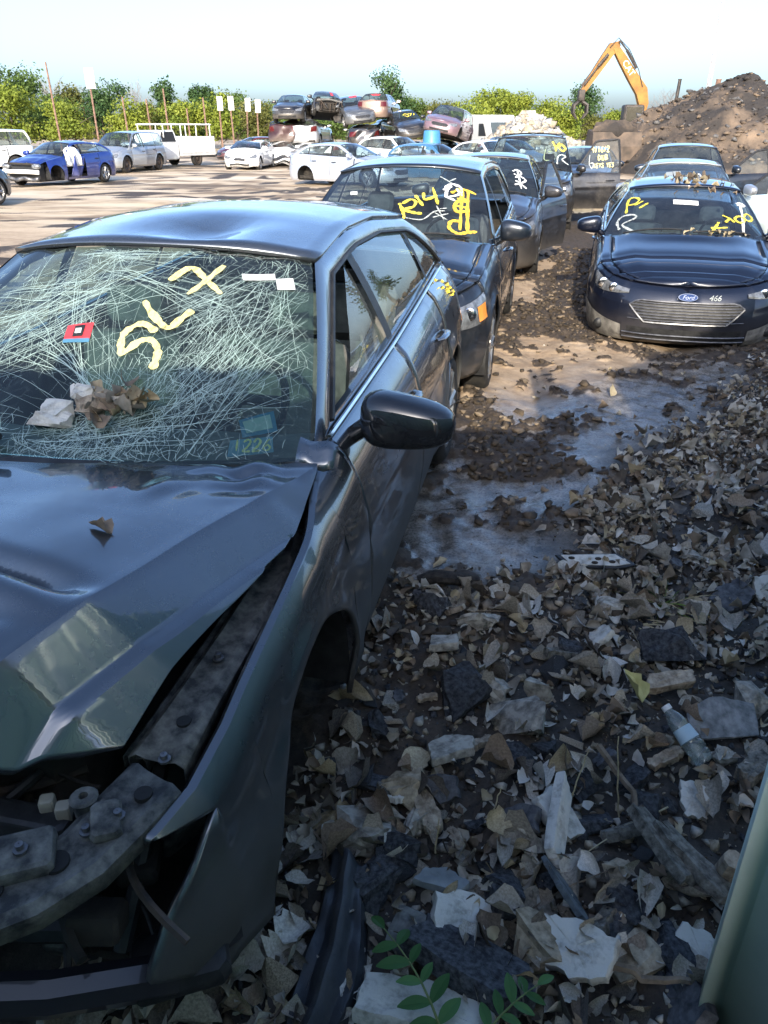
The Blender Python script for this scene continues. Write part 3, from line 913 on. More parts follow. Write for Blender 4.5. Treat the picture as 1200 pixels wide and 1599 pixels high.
    if 'rear_window' not in skip:
        mb = MB(); mb.grid([[s.RW(u, v) for u in np.linspace(-.985, .985, 15)] for v in np.linspace(.0, 1, 9)], flip=True)
        B(mb, 'rear_window', sglass)
    # boot lid and rear
    if kC < kt1 and 'boot_lid' not in skip:
        mb = MB(); mb.grid(tops(kC, kt1, -hf + .004, hf - .004, 13, .003)); B(mb, 'boot_lid', pmat, th=th)
    if 'rear_bumper' not in skip:
        mb = MB()
        for sd in (1, -1): mb.grid(side(kR, kE, sd, 0, .62), flip=sd < 0)
        mb.grid(tops(kt1, kE, -1, 1, 13)); B(mb, 'rear_bumper', pmat, th=th)
    # lamps and grille
    if lights:
        for sd in (1, -1):
            if ('headlight', sd) in skip: continue
            a0, a1 = P.get('lampA', (.50, 1.02)); t0, t1 = P.get('lampT', (.66, .93))
            mb = MB(); rows = []
            for i in range(10):
                f = i / 9; a = a0 + (a1 - a0) * f
                lo = t0 + (.10 * (1 - f) ** 2) * 1 + .02 * f * f; hi = t1 - .03 * (1 - f) + .02 * f
                if f > .85: lo += (f - .85) * .8
                rows.append([s.surf(a * sd, lo + (hi - lo) * g, o=.008 + .006 * math.sin(PI * g)) for g in np.linspace(0, 1, 6)])
            mb.grid(rows, flip=sd < 0); hl = B(mb, 'headlight', lampmat or M_LAMP)
            if near:
                for f, g_, rr_ in ((.32, .5, .045), (.6, .52, .05)):
                    a = a0 + (a1 - a0) * f; tt = t0 + (t1 - t0) * g_
                    p = s.surf(a * sd, tt + .03, o=.014)
                    mb = MB(); superell(mb, p, (rr_, .01, rr_), 1, 1, 12, 6); B(mb, 'lamp_bowl', M_CHROME, hl)
                mb = MB(); mb.grid([[s.surf((a1 - .16 + .13 * i / 4) * sd, t0 + .05 + .16 * j / 3, o=.017) for j in range(4)] for i in range(5)], flip=sd < 0)
                if P.get('amber'): B(mb, 'side_marker', M_AMBER, hl)
    if tails:
        for sd in (1, -1):
            mb = MB(); mb.grid([[s.surf(sd * a, t, True, .008) for t in (.64, .7, .78, .86, .92)] for a in np.linspace(.52, .90, 9)], flip=sd > 0)
            B(mb, 'tail_light', M_RED)
    if grille and 'front_bumper' not in skip:
        gt0, gt1, ga = P.get('grille', (.52, .80, .46))
        def gp(a, t, o):  # hexagonal outline narrowing at the ends
            return s.surf(a, t, o=o)
        mb = MB(); rows = []
        def bounds(f):
            e = abs(f); k_ = max(0, (e - .80) / .20)
            if grille == 'hex': k_ = max(0, (e - .70) / .30); return gt0 + (gt0 * .3 + gt1 * .7 - gt0) * k_, gt1 + (gt0 * .3 + gt1 * .7 + .01 - gt1) * max(0, (e - .86) / .14)
            mid = (gt0 + gt1) / 2 + .02
            return gt0 + (mid - .01 - gt0) * k_, gt1 + (mid + .01 - gt1) * k_
        for f in np.linspace(-1, 1, 21):
            lo, hi = bounds(f); rows.append([s.surf(f * ga, lo + (hi - lo) * g, o=.004) for g in np.linspace(0, 1, 5)])
        mb.grid(rows); go = B(mb, 'grille', M_BLACK)
        fr = [s.surf(f * ga, bounds(f)[1], o=.01) for f in np.linspace(-1, 1, 21)] + [s.surf(f * ga, bounds(f)[0], o=.01) for f in np.linspace(1, -1, 21)]
        mb = MB(); mb.tube(fr + [fr[0]], .011, 6, cap=False); B(mb, 'grille_surround', M_GRILLE, go)
        nb = 5 if grille == 'bars' else 7 if grille == 'hex' else 3
        for i in range(nb):
            t = gt0 + (gt1 - gt0) * (i + .8) / (nb + .6)
            fmax = 1.0
            for f in np.linspace(1, .8, 30):
                lo, hi = bounds(f)
                if lo < t < hi: fmax = f; break
            mb = MB()
            mb.tube([s.surf(f * ga * fmax, t, o=.012) for f in np.linspace(-1, 1, 15)], .0055 if grille == 'hex' else .0105, 5)
            B(mb, 'grille_bar', M_GRILLE, go)
    # interior tub, dash, seats
    mb = MB()
    mb.box((0, (s.yA + s.yC) / 2, s.zr + .10), (s.W * 1.6, s.yC - s.yA + .2, .10))
    mb.box((0, s.yA - .10, .54), (s.W * 1.5, .08, .62))
    mb.box((0, s.yC - .05, .62), (s.W * 1.5, .06, .70))
    B(mb, 'floor_pan', M_UNDER)
    mb = MB(); rows = []
    cz_ = min(.04, s.crownz(s.yA) - .03)
    for y, z in ((s.yA - .02, s.edge(s.yA).z - .04), (s.yA + .12, s.edge(s.yA).z - .01), (s.yA + .28, s.edge(s.yA).z - .03), (s.yA + .36, s.edge(s.yA).z - .14), (s.yA + .34, .55)):
        rows.append([Vector((a * (s.edge(s.yA + .1).x - .06), y - .16 * (1 - a * a), z + cz_ * (1 - a * a) + (.03 * math.exp(-((a - .45) / .25) ** 2) if z > .8 else 0))) for a in np.linspace(-1, 1, 13)])
    mb.grid(rows); B(mb, 'dashboard', M_DARKIN if not near else inter)
    if seats:
        zs = s.zr + .18
        hs = min(.66, max(b for a, b in s.rail) - zs - .50)
        for x in (-.38, .38): seat(root, x, s.yA + .72, zs, inter, h=hs)
        mb = MB(); mb.bbox((0, s.yB + .55, zs + .08), (1.25, .5, .16), .05); M_ = Matrix.Rotation(-.35, 3, 'X')
        mb.bbox((0, s.yB + .90, zs + .12 + .27), (1.25, .14, .58), .06, rot=M_); B(mb, 'rear_seat', inter)
        mb = MB(); Mst = Matrix.Rotation(R(62), 3, 'X'); c = Vector((.38, s.yA + .46, s.edge(s.yA).z + .0))
        mb.tube([c + Mst @ Vector((.18 * math.cos(t), .18 * math.sin(t), 0)) for t in np.linspace(0, 2 * PI, 20)], .014, 6, cap=False)
        mb.tube([c + Mst @ Vector((-.17, 0, 0)), c + Mst @ Vector((.17, 0, 0))], .02, 6); mb.tube([c, c + Vector((0, -.2, -.08))], .03, 6)
        B(mb, 'steering_wheel', M_DARKIN)
    mb = MB(); mb.box((0, s.wb / 2, s.zr + .06), (1.15, s.wb + 1.1, .14)); mb.box((0, -.2, .5), (1.0, 1.0, .5), taper=.8); mb.box((0, s.wb + .2, .55), (1.0, 1.0, .5), taper=.9)
    if 'engine' in skip: mb = MB(); mb.box((0, s.wb / 2 + .3, s.zr + .06), (1.15, s.wb + .4, .14)); mb.box((0, s.wb + .2, .55), (1.0, 1.0, .5), taper=.9)
    B(mb, 'underbody', M_UNDER)
    for i, (y, sd) in enumerate(((0, -1), (0, 1), (s.wb, -1), (s.wb, 1))):
        if wheels[i] == '1': wheel(root, sd * (s.W - .125), y, s.tyre, sd, wstyle)
        elif wheels[i] == 'r':   # bare brake disc on the hub
            mb = MB(); mb.lathe([(sd * (s.W - .2), .14), (sd * (s.W - .18), .145), (sd * (s.W - .175), .07), (sd * (s.W - .12), .065), (sd * (s.W - .115), .001)], 16, 'X', (0, y, s.tyre)); B(mb, 'brake_disc', M_STEEL)
    return root, s

def add_marks(root, s, name, strokes, width, mat, surf='W', nrm=None, xf=None, sd=1):
    fn = s.wscr if surf == 'W' else s.RW if surf == 'RW' else surf
    return paint_marks(name, strokes, lambda a, b: fn(a, b), width, mat, root, xf=xf, nrm=nrm or Vector((0, -1, .8)))
# ------------------------------------------------------------------ ground
LX = [-1, .1, .74, 1.53, 3.3, 5, 9]
LY = [2.6, 2.7, 2.98, 4.35, 6.5, 8.2, 10.5]
def zone(x, y):
    x = np.asarray(x, float); y = np.asarray(y, float)
    f = y - np.interp(x, LX, LY) + .25 * fbm(x * 1.3, y * 1.3, 5, 3)
    litter = 1 - sstep(-.35, .45, f)
    lane = x - (.208 / .978) * (y - 5.0) - 1.35          # distance from lane centre line
    q = y - .15 * x + .9 * fbm(x * .6, y * .6, 31, 3)
    wet = sstep(-.1, .5, f) * (1 - sstep(6.0, 8.0, q + np.clip(1.2 - lane * 1.2, 0, 1.6) * .8))
    dry = sstep(5.6, 7.6, q + np.clip(.7 - lane, -.5, 1.2) * .9)
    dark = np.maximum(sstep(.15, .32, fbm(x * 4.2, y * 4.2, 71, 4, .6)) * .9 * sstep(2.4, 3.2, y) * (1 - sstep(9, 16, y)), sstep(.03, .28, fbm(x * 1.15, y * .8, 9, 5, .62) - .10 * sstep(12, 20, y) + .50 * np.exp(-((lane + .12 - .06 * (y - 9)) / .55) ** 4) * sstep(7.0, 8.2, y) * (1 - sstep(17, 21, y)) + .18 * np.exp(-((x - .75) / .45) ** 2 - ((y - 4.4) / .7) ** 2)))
    return litter, wet, dry, dark, f, lane
def gz(x, y):
    x = np.asarray(x, float); y = np.asarray(y, float)
    litter, wet, dry, dark, f, lane = zone(x, y)
    z = .08 * (1 - sstep(2.0, 6.5, y))
    z = z + .10 * sstep(.9, 2.6, x - .33 * y + .6) * (1 - sstep(5, 9, y))
    z = z + .022 * fbm(x * 1.7, y * 1.7, 1, 3)
    rough = fbm(x * 6, y * 6, 21, 4)
    z = z + (1 - sstep(20, 40, y)) * (dark * (.015 + .055 * np.abs(rough) + .02 * fbm(x * 17, y * 17, 23, 2)) + litter * .02 * fbm(x * 9, y * 9, 41, 3) + .010 * rough * (1 - wet * .4) + wet * (.020 * fbm(x * 11, y * 11, 77, 4, .6) + .050 * np.maximum(0, fbm(x * 4.2, y * 4.2, 71, 4, .6) - .10)) + sstep(4, 7, y) * .03 * np.maximum(0, fbm(x * 3.1, y * 2.2, 73, 4, .6)))
    z = z - .035 * np.exp(-((lane + .35) / .16) ** 2) * sstep(3, 4.5, y) * (1 - sstep(14, 18, y)) - .035 * np.exp(-((lane - .95) / .18) ** 2) * sstep(4.5, 6, y) * (1 - sstep(14, 18, y))
    far = sstep(14, 24, y)
    z = z + far * (.05 * fbm(x * .5, y * .5, 61, 3) + .12 * np.maximum(0, fbm(x * 1.1, y * 1.6, 63, 4, .6) - .05) + .03 * fbm(x * 4, y * 4, 67, 3)) * (1 - .6 * sstep(60, 120, y))
    return z
def gzs(x, y): return float(gz(np.array([x]), np.array([y]))[0])

def axis(segs):
    out = []
    for a, b, st in segs:
        out += list(np.arange(a, b, st))
    return out
def grow(a, b, s0, g=1.12):
    out = []; v = a; s = s0
    while v < b: out.append(v); v += s; s *= g
    out.append(b)
    return out
gx = [-v for v in grow(1.3, 700, .06)][::-1] + axis([(-1.25, 4.2, .024)]) + grow(4.2, 700, .03, 1.06)
gy = [-v for v in grow(.5, 300, .2, 1.3)][::-1] + axis([(-.4, .6, .1), (.6, 8.5, .024)]) + grow(8.5, 1400, .026, 1.022)
gx = np.array(gx); gy = np.array(gy)
GX, GY = np.meshgrid(gx, gy)
GZ = gz(GX, GY)
# under the grey sedan the soil stays a little lower
nxv, nyv = len(gx), len(gy)
V = np.stack([GX.ravel(), GY.ravel(), GZ.ravel()], 1)
ii = np.arange(nyv * nxv).reshape(nyv, nxv)
F = np.stack([ii[:-1, :-1].ravel(), ii[:-1, 1:].ravel(), ii[1:, 1:].ravel(), ii[1:, :-1].ravel()], 1)
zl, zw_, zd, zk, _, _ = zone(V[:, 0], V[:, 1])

mg, nt, Pn, L = nodes_of('mud_ground')
at = N(nt, 'ShaderNodeVertexColor'); at.layer_name = 'Soil'
at2 = N(nt, 'ShaderNodeVertexColor'); at2.layer_name = 'Clods'
sep = N(nt, 'ShaderNodeSeparateColor'); L(at.outputs[0], sep.inputs[0])
sep2 = N(nt, 'ShaderNodeSeparateColor'); L(at2.outputs[0], sep2.inputs[0])
tc = N(nt, 'ShaderNodeTexCoord')
nA = N(nt, 'ShaderNodeTexNoise', Scale=4.5, Detail=11, Roughness=.74); L(tc.outputs['Object'], nA.inputs[0])
nB = N(nt, 'ShaderNodeTexNoise', Scale=22.0, Detail=8, Roughness=.7); L(tc.outputs['Object'], nB.inputs[0])
nC = N(nt, 'ShaderNodeTexNoise', Scale=.35, Detail=8, Roughness=.65)
mpC = N(nt, 'ShaderNodeMapping'); mpC.inputs['Scale'].default_value = (.35, 1.1, 1); L(tc.outputs['Object'], mpC.inputs[0]); L(mpC.outputs[0], nC.inputs[0])
wetc = ramp(nt, [(.32, (.045, .039, .032)), (.44, (.12, .108, .092)), (.56, (.23, .212, .186)), (.75, (.34, .32, .29))]); L(nA.outputs['Fac'], wetc.inputs[0])
litc = ramp(nt, [(.3, (.018, .015, .012)), (.55, (.05, .042, .034)), (.75, (.12, .10, .078))]); L(nB.outputs['Fac'], litc.inputs[0])
dryn = ramp(nt, [(.3, (.22, .15, .09)), (.55, (.42, .305, .195)), (.75, (.54, .43, .31))]); L(nA.outputs['Fac'], dryn.inputs[0])
farn = ramp(nt, [(.36, (.10, .072, .045)), (.44, (.27, .195, .12)), (.50, (.50, .39, .26)), (.60, (.62, .51, .37)), (.75, (.68, .60, .48))]); L(nC.outputs['Fac'], farn.inputs[0])
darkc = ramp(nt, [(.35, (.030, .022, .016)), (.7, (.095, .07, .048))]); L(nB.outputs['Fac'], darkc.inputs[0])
nS = N(nt, 'ShaderNodeTexNoise', Scale=70.0, Detail=6, Roughness=.75); L(tc.outputs['Object'], nS.inputs[0]); spk = ramp(nt, [(.36, .38), (.50, 1.0), (.68, 1.25)]); L(nS.outputs['Fac'], spk.inputs[0])
wetm = mixc(nt, 1.0, wetc.outputs[0], spk.outputs[0], 'MULTIPLY')
c = mixc(nt, sep.outputs[0], wetm, litc.outputs[0])
c = mixc(nt, sep.outputs[2], c, dryn.outputs[0])
c = mixc(nt, sep2.outputs[1], c, farn.outputs[0])
# ragged clod edge
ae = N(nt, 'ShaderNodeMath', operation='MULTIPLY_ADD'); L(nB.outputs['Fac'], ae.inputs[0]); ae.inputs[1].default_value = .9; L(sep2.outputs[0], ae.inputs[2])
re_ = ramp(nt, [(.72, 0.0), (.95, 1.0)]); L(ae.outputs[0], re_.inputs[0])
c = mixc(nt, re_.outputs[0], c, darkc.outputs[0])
L(c, Pn.inputs['Base Color'])
# roughness: standing moisture on the lane
rw_ = ramp(nt, [(.36, .04), (.52, .09), (.68, .22)]); L(nA.outputs['Fac'], rw_.inputs[0])
wetmask = N(nt, 'ShaderNodeMath', operation='MULTIPLY'); L(sep.outputs[1], wetmask.inputs[0])
inv = N(nt, 'ShaderNodeMath', operation='SUBTRACT'); inv.inputs[0].default_value = 1.0; L(re_.outputs[0], inv.inputs[1]); L(inv.outputs[0], wetmask.inputs[1])
rr = N(nt, 'ShaderNodeMix'); rr.data_type = 'FLOAT'; L(wetmask.outputs[0], rr.inputs[0]); rr.inputs[2].default_value = .8; L(rw_.outputs[0], rr.inputs[3])
L(rr.outputs[0], Pn.inputs['Roughness'])
Pn.inputs['Specular IOR Level'].default_value = .5
bA = N(nt, 'ShaderNodeBump', Strength=.55, Distance=.02); L(nB.outputs['Fac'], bA.inputs['Height'])
bs = N(nt, 'ShaderNodeMapRange'); L(wetmask.outputs[0], bs.inputs[0]); bs.inputs['To Min'].default_value = .6; bs.inputs['To Max'].default_value = .26; L(bs.outputs[0], bA.inputs['Strength'])
nD = N(nt, 'ShaderNodeTexNoise', Scale=90.0, Detail=5, Roughness=.7); L(tc.outputs['Object'], nD.inputs[0])
bB = N(nt, 'ShaderNodeBump', Strength=.35, Distance=.006); L(nD.outputs['Fac'], bB.inputs['Height']); L(bA.outputs[0], bB.inputs['Normal']); bs2 = N(nt, 'ShaderNodeMapRange'); L(wetmask.outputs[0], bs2.inputs[0]); bs2.inputs['To Min'].default_value = .4; bs2.inputs['To Max'].default_value = .16; L(bs2.outputs[0], bB.inputs['Strength'])
L(bB.outputs[0], Pn.inputs['Normal'])

farm = sstep(12, 20, V[:, 1])
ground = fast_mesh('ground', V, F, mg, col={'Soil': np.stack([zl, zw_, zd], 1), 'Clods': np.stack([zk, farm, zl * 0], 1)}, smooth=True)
tag(ground, 'muddy churned ground of the yard with a wet lane between the cars', 'ground', kind='structure')
# ------------------------------------------------------------------ the wrecked grey sedan in the foreground
P_HERO = paint('paint_graphite', (.098, .108, .118), metallic=.85, rough=.25, dust=.30, dustc=(.066, .063, .060), lowdirt=.92, coatior=1.85, flank=True)
HP = dict(SEDAN, crown=[(-.92, .02), (-.5, .04), (.5, .035), (3.0, .05), (3.7, .03)], mirk=1.12, mirz=-.05, mirx=.07, fo=.93, wb=2.70, ro=.95, W=.937, Rf=.80, nf=2.35, hoodfrac=.9, rcrown=.055,
    shoulder=[(-.93, .70), (-.7, .75), (-.2, .88), (.5, .965), (1.6, .985), (3.0, 1.05), (3.65, 1.03)],
    rail=[(1.3, 1.375), (1.75, 1.415), (2.2, 1.405), (2.75, 1.345)], yA=.46, ywt=1.22, yrt=2.75, yC=3.36, rw=.575,
    side=[(0, .06), (.1, .025), (.3, .004), (.48, .0), (.56, .01), (.62, .0), (.70, .014), (.85, .045), (.95, .092), (1, .137)])
def hero_dent(p):
    q = p.copy()
    if p.z > 1.25:     # roof pushed in over the windscreen
        q.z -= .055 * math.exp(-((p.x - .12) / .16) ** 2 - ((p.y - 1.42) / .13) ** 2)
        q.z += .018 * math.exp(-((p.x - .30) / .12) ** 2 - ((p.y - 1.40) / .12) ** 2) + .014 * math.exp(-((p.x + .15) / .16) ** 2 - ((p.y - 1.5) / .16) ** 2)
    return q
HERO_O = (-1.075, 1.79, .07)
hero, hs_ = make_car('sedan', 'dark graphite sedan in front with shattered windscreen and no front bumper', 'car', HERO_O, R(12), HP, P_HERO,
    pitch=R(1.2), wheels='0011', near=True, dfm=hero_dent, skip={'front_bumper', 'hood', 'windscreen', 'engine', ('fender', 1), ('window', 'front', 1)}, lights=False, grille=None,
    missing_glass={('window', 'front', 1)}, sglass=G_CLEAR, inter=M_GREYIN, mirrors='11')

# buckled bonnet: height field over its plan
def hood_z(x, y):
    d = (x - .82) * .94 - (y - .45) * .34           # signed distance right of the buckle ridge
    d += .02 * math.exp(-((y + .30) / .2) ** 2) * -1
    zr_ = tab([(-.85, .70), (-.66, .82), (-.52, .935), (-.34, .968), (.0, .962), (.45, .945)], y + .05 * max(0, .4 - x))
    z = zr_ + .008 * math.exp(-((x - .2) / .4) ** 2)
    if d > 0:
        k = max(0, d - .006)
        z -= 1.28 * min(k, .080) + .22 * min(max(0, k - .080), .034) + 1.30 * max(0, k - .114)
    else:
        q = max(0, -.01 - d)
        z += .018 * (1 - math.exp(-q / .25))
        # pressed-in scoop running along the front and its rolled lip
        ys0 = -.26 - .22 * (x - .27); e_ = 1 - float(sstep(.40, .58, x))
        z -= .050 * math.exp(-((y - ys0) / .030) ** 2) * e_
        z += .016 * math.exp(-((y - ys0 + .075) / .032) ** 2) * e_
        z -= .026 * math.exp(-((y - ys0 + .135) / .022) ** 2) * e_ * float(sstep(.48, .32, x))
    # crumple at the rear corner
    k = math.exp(-((x - .66) / .11) ** 2 - ((y - .31) / .11) ** 2)
    z += k * (.010 * math.sin(38 * x + 21 * y) + .008 * math.sin(60 * y - 22 * x + 1.0) + .006 * abs(math.sin(33 * x - 30 * y)))
    k2 = math.exp(-((x - .48) / .05) ** 2 - ((y - .16) / .06) ** 2)
    z -= .010 * k2 * math.sin(40 * x - 10 * y)
    z += .0025 * float(noise2(np.array([x * 7]), np.array([y * 7]), 3)[0]) + .006 * float(noise2(np.array([x * 2.6]), np.array([y * 2.6]), 8)[0])
    yb = .46 - .12 * (1 - (x / .8) ** 2)
    z -= .030 * float(sstep(.07, .0, yb - y)) * float(sstep(.70, .5, x))
    return z
def hood_hw(y): return tab([(-.85, .64), (-.50, .68), (.0, .79), (.12, .815), (.5, .815)], y)
def ridge_x(y): return .82 + (.34 * (y - .45) + .02 * math.exp(-((y + .30) / .2) ** 2)) / .94
mb = MB(); rows = []
NH = 110
DOFF = [0, .004, .010, .02, .035, .05, .065, .076, .083, .089, .098, .108, .115, .121, .13, .15, .17, .19, .22, .26]
for i in range(NH + 1):
    f = i / NH
    row = []
    for j in range(90 + len(DOFF)):
        y = -.5 + .96 * f; x = 0
        for it in range(6):
            hw = hood_hw(y); xr_ = min(ridge_x(y), hw - .001)
            if j < 90: x = -hw + (xr_ + hw) * (j / 90)
            else:
                o_ = DOFF[j - 90] / .94; x = min(xr_ + o_, hw - .0004 * (len(DOFF) + 90 - j))
                if j == 89 + len(DOFF): x = hw
            a = max(-1, min(1, x / hw))
            y2 = (-.50 - .27 * (1 - a * a) ** .85); y3 = .46 - .12 * (1 - a * a)
            y = .5 * y + .5 * (y2 + (y3 - y2) * f)
        row.append(Vector((x, y, hood_z(x, y))))
    rows.append(row)
mb.grid(rows)
hood = mb.build('hood', P_HERO, hero, angle=22); solidify(hood, .012)

# near-side wing with the empty headlamp cut-out
s = hs_
XO = [(-.85, .76), (-.75, .818), (-.63, .885), (-.54, .918), (-.40, .932), (0, .937), (.3, .936), (.588, float(np.interp(.588, s.y, s.x)))]
ZT = [(-.80, .655), (-.64, .695), (-.3, .775), (.12, .85), (.35, .905), (.588, float(np.interp(.588, s.y, s.zt)))]
def wpt(y, z):
    zt = tab(ZT, y); h = max(0, zt - z); k = float(sstep(.15, .50, y))
    d = (.066 * (1 - k) + .125 * k) * math.exp(-h / .085)
    d += .03 * float(sstep(.42, .22, z)) + .008 * math.exp(-((h - .16) / .03) ** 2)
    r = math.hypot(y, z - s.zw) - s.Ra
    if -.01 < r < .1: d -= .014 * math.exp(-(r / .04) ** 2)
    return Vector((tab(XO, y) - d, y, z))
def wzb(y):
    if abs(y) <= s.Ra: return s.zw + math.sqrt(max(0, s.Ra ** 2 - y * y)) if abs(y) < s.Ra - 1e-6 else .19
    return .19 if y > 0 else tab([(-.76, .42), (-.58, .24), (-.373, .12)], y)
YS = -.53
KAP = (.665 - wzb(YS)) / (tab(ZT, YS) - wzb(YS))
f1 = list(np.linspace(0, KAP, 16)); f2 = list(KAP + (1 - KAP) * np.linspace(0, 1, 12) ** .8)
fr = f1 + f2[1:]
mb = MB()
ysm = sorted(set([round(v, 4) for v in np.linspace(YS, .588, 70)] + [-.3725, -.3699, .3699, .3725] + [round(s.Ra * math.cos(PI * i / 24), 4) for i in range(25)]))
top_ret = lambda y: [wpt(y, tab(ZT, y)) + Vector((-.018, 0, .001)), wpt(y, tab(ZT, y)) + Vector((-.03, 0, -.012))]
mb.grid([[wpt(y, wzb(y) + (tab(ZT, y) - wzb(y)) * f) for f in fr] + top_ret(y) for y in ysm])
rows = []
for i in range(13):          # upper spike
    y = -.645 + (YS + .645) * i / 12
    zt = tab(ZT, y); zl = min(zt - .0015, .690 + (.665 - .690) * (i / 12)); zl = zl if i < 12 else wzb(YS) + (tab(ZT, YS) - wzb(YS)) * KAP
    rows.append([wpt(y, zl + (zt - zl) * (f - KAP) / (1 - KAP)) for f in f2] + top_ret(y))
mb.grid(rows)
zlo = wzb(YS); rows = []
def yc(z):
    if z >= .43: return tab([(.43, -.752), (.50, -.705), (.58, -.635), (.64, -.568), (.665, -.535)], z)
    return tab([(.12, -.40), (.21, -.56), (.43, -.752)], z)
for f in f1:                 # lower spike
    z = zlo + (tab(ZT, YS) - zlo) * f; y0 = min(YS - .001, yc(z))
    rows.append([wpt(y0 + (YS - y0) * g_, z) for g_ in np.linspace(0, 1, 12)])
mb.grid(rows, flip=True)
wingo = mb.build('fender', P_HERO, hero, angle=40, weld=True); solidify(wingo, .016)
def wing(y, t): return wpt(y, wzb(y) + (tab(ZT, y) - wzb(y)) * t)
# cracked windscreen
HW = hs_.wscr
def hw_sag(u, v, o=0.0):
    p = HW(u, v, o)
    d = .05 * math.exp(-((u - .12) / .28) ** 2 - ((v - .22) / .22) ** 2) + .02 * math.exp(-((u + .35) / .3) ** 2 - ((v - .6) / .3) ** 2) + .004 * math.sin(17 * u + 9 * v) * math.sin(13 * v - 6 * u)
    return p - Vector((0, -.55, .83)) * d
mb = MB(); mb.grid([[hw_sag(u, v) for u in np.linspace(-.985, .985, 61)] for v in np.linspace(.0, 1, 41)])
hws = mb.build('windscreen', G_HERO, hero, angle=60)
def crack_lines():
    r = random.Random(5); out = []
    def curve(p, ang, ln, curl, w, n=10, jit=.06):
        pts = [p]; a = ang
        for i in range(n):
            a += curl / n + r.gauss(0, jit)
            q = (pts[-1][0] + math.cos(a) * ln / n, pts[-1][1] + math.sin(a) * ln / n * 1.15)
            if not (-.97 < q[0] < .97 and .01 < q[1] < .985): break
            pts.append(q)
        if len(pts) > 2: out.append((pts, w))
        return pts
    # feathered sheaves of near parallel splits, with short cross cracks inside each
    sheaves = [(.45, .14, 58, .85, 30, .20, -14), (.35, .10, 44, .95, 26, .16, -10), (.60, .12, 66, .75, 18, .10, -6), (.22, .24, 152, .75, 26, .16, 20), (.10, .30, 128, .6, 16, .12, -16),
               (-.45, .35, 30, .95, 26, .18, 16), (-.55, .52, 20, .9, 22, .12, 14), (-.6, .70, 8, .8, 16, .10, -10), (.0, .80, -8, .85, 16, .10, -18), (.30, .55, 20, .65, 18, .14, 22),
               (.05, .10, 4, .85, 22, .07, 10), (-.2, .12, 168, .7, 18, .08, 12), (.45, .62, 40, .55, 14, .12, -8), (-.3, .93, -4, .8, 14, .04, 6), (.62, .30, 78, .6, 14, .10, 8)]
    for (x, y, ang, ln, n, sp, curl) in sheaves:
        ca, sa = math.cos(R(ang)), math.sin(R(ang)); prev = None
        for i in range(n):
            o = r.gauss(0, .5) * sp; st = r.uniform(-.15, .3) * ln
            p = (x - sa * o + ca * st, y + ca * o + sa * st)
            if not (-.96 < p[0] < .96 and .02 < p[1] < .97): continue
            core = math.exp(-(o / (sp * .35)) ** 2)
            pts = curve(p, R(ang + r.gauss(0, 5) + o / sp * 9), ln * r.uniform(.22, .85), R(curl * .6 + r.gauss(0, 4)), r.uniform(.0006, .0016) + .0020 * core * r.random(), 14, .028)
            for j in range(2, len(pts) - 1, 2):
                if r.random() < .45: curve(pts[j], R(ang + r.choice((62, -62, 90)) + r.gauss(0, 14)), r.uniform(.012, .06), r.gauss(0, .4), r.uniform(.0005, .0012), 3)
    # impact spots: radial and ring fractures
    for cx, cy, k, m in ((.20, .20, 9, 44), (-.42, .60, 6, 26), (.62, .66, 5, 22), (-.12, .95, 5, 24), (.85, .86, 5, 20)):
        for i in range(k):
            rad = .03 + .032 * i + r.uniform(-.008, .008)
            for seg in range(3):
                a0 = r.uniform(0, 6.28); span = r.uniform(.5, 1.5); pts = []
                for j in range(9):
                    a = a0 + span * j / 8; q = (cx + math.cos(a) * rad * 1.1 * (1 + r.gauss(0, .04)), cy + math.sin(a) * rad * 1.3 * (1 + r.gauss(0, .04)))
                    if -.97 < q[0] < .97 and .01 < q[1] < .985: pts.append(q)
                if len(pts) > 3: out.append((pts, r.uniform(.0006, .0016)))
        for i in range(m): curve((cx + r.gauss(0, .012), cy + r.gauss(0, .012)), r.uniform(0, 6.28), r.uniform(.06, .42), r.uniform(-.4, .4), r.uniform(.0006, .0022), 7, .09)
    # crushed white glass along the dash edge and the top edge
    for cx, cy, sx, sy, n in ((.40, .22, .14, .09, 260), (.55, .42, .10, .12, 170), (-.3, .45, .16, .07, 150), (-.35, .80, .22, .06, 120), (.12, .14, .08, .06, 140)):
        for i in range(n): curve((r.gauss(cx, sx), r.gauss(cy, sy)), r.uniform(0, 6.28), r.uniform(.012, .05), r.uniform(-.6, .6), r.uniform(.0006, .0022), 3)
    for i in range(520):
        u = r.gauss(.30, .28) if i % 3 else r.uniform(-.9, .9); v = abs(r.gauss(.05, .045)) if i % 4 else 1 - abs(r.gauss(.02, .02))
        curve((u, min(.97, max(.015, v))), r.uniform(0, 6.28), r.uniform(.015, .07), r.uniform(-1, 1), r.uniform(.0006, .0020), 3)
    for i in range(120): curve((r.uniform(-.97, .97), r.uniform(.02, .98)), r.uniform(0, 6.28), r.uniform(.04, .2), r.uniform(-.6, .6), r.uniform(.0004, .0010), 5, .1)
    return out
mb = MB()
for pts, w in crack_lines():
    q = smooth_poly(pts, 2)
    P3 = [hw_sag(a, b, .0025) for a, b in q]
    mb.ribbon(P3, [w * .8 * (.5 + .5 * math.sin(PI * (i + .6) / (len(P3) + .2))) for i in range(len(P3))], up=Vector((0, -.55, .83)))
mb.build('crack_web', M_CRACK, hws, smooth=False)
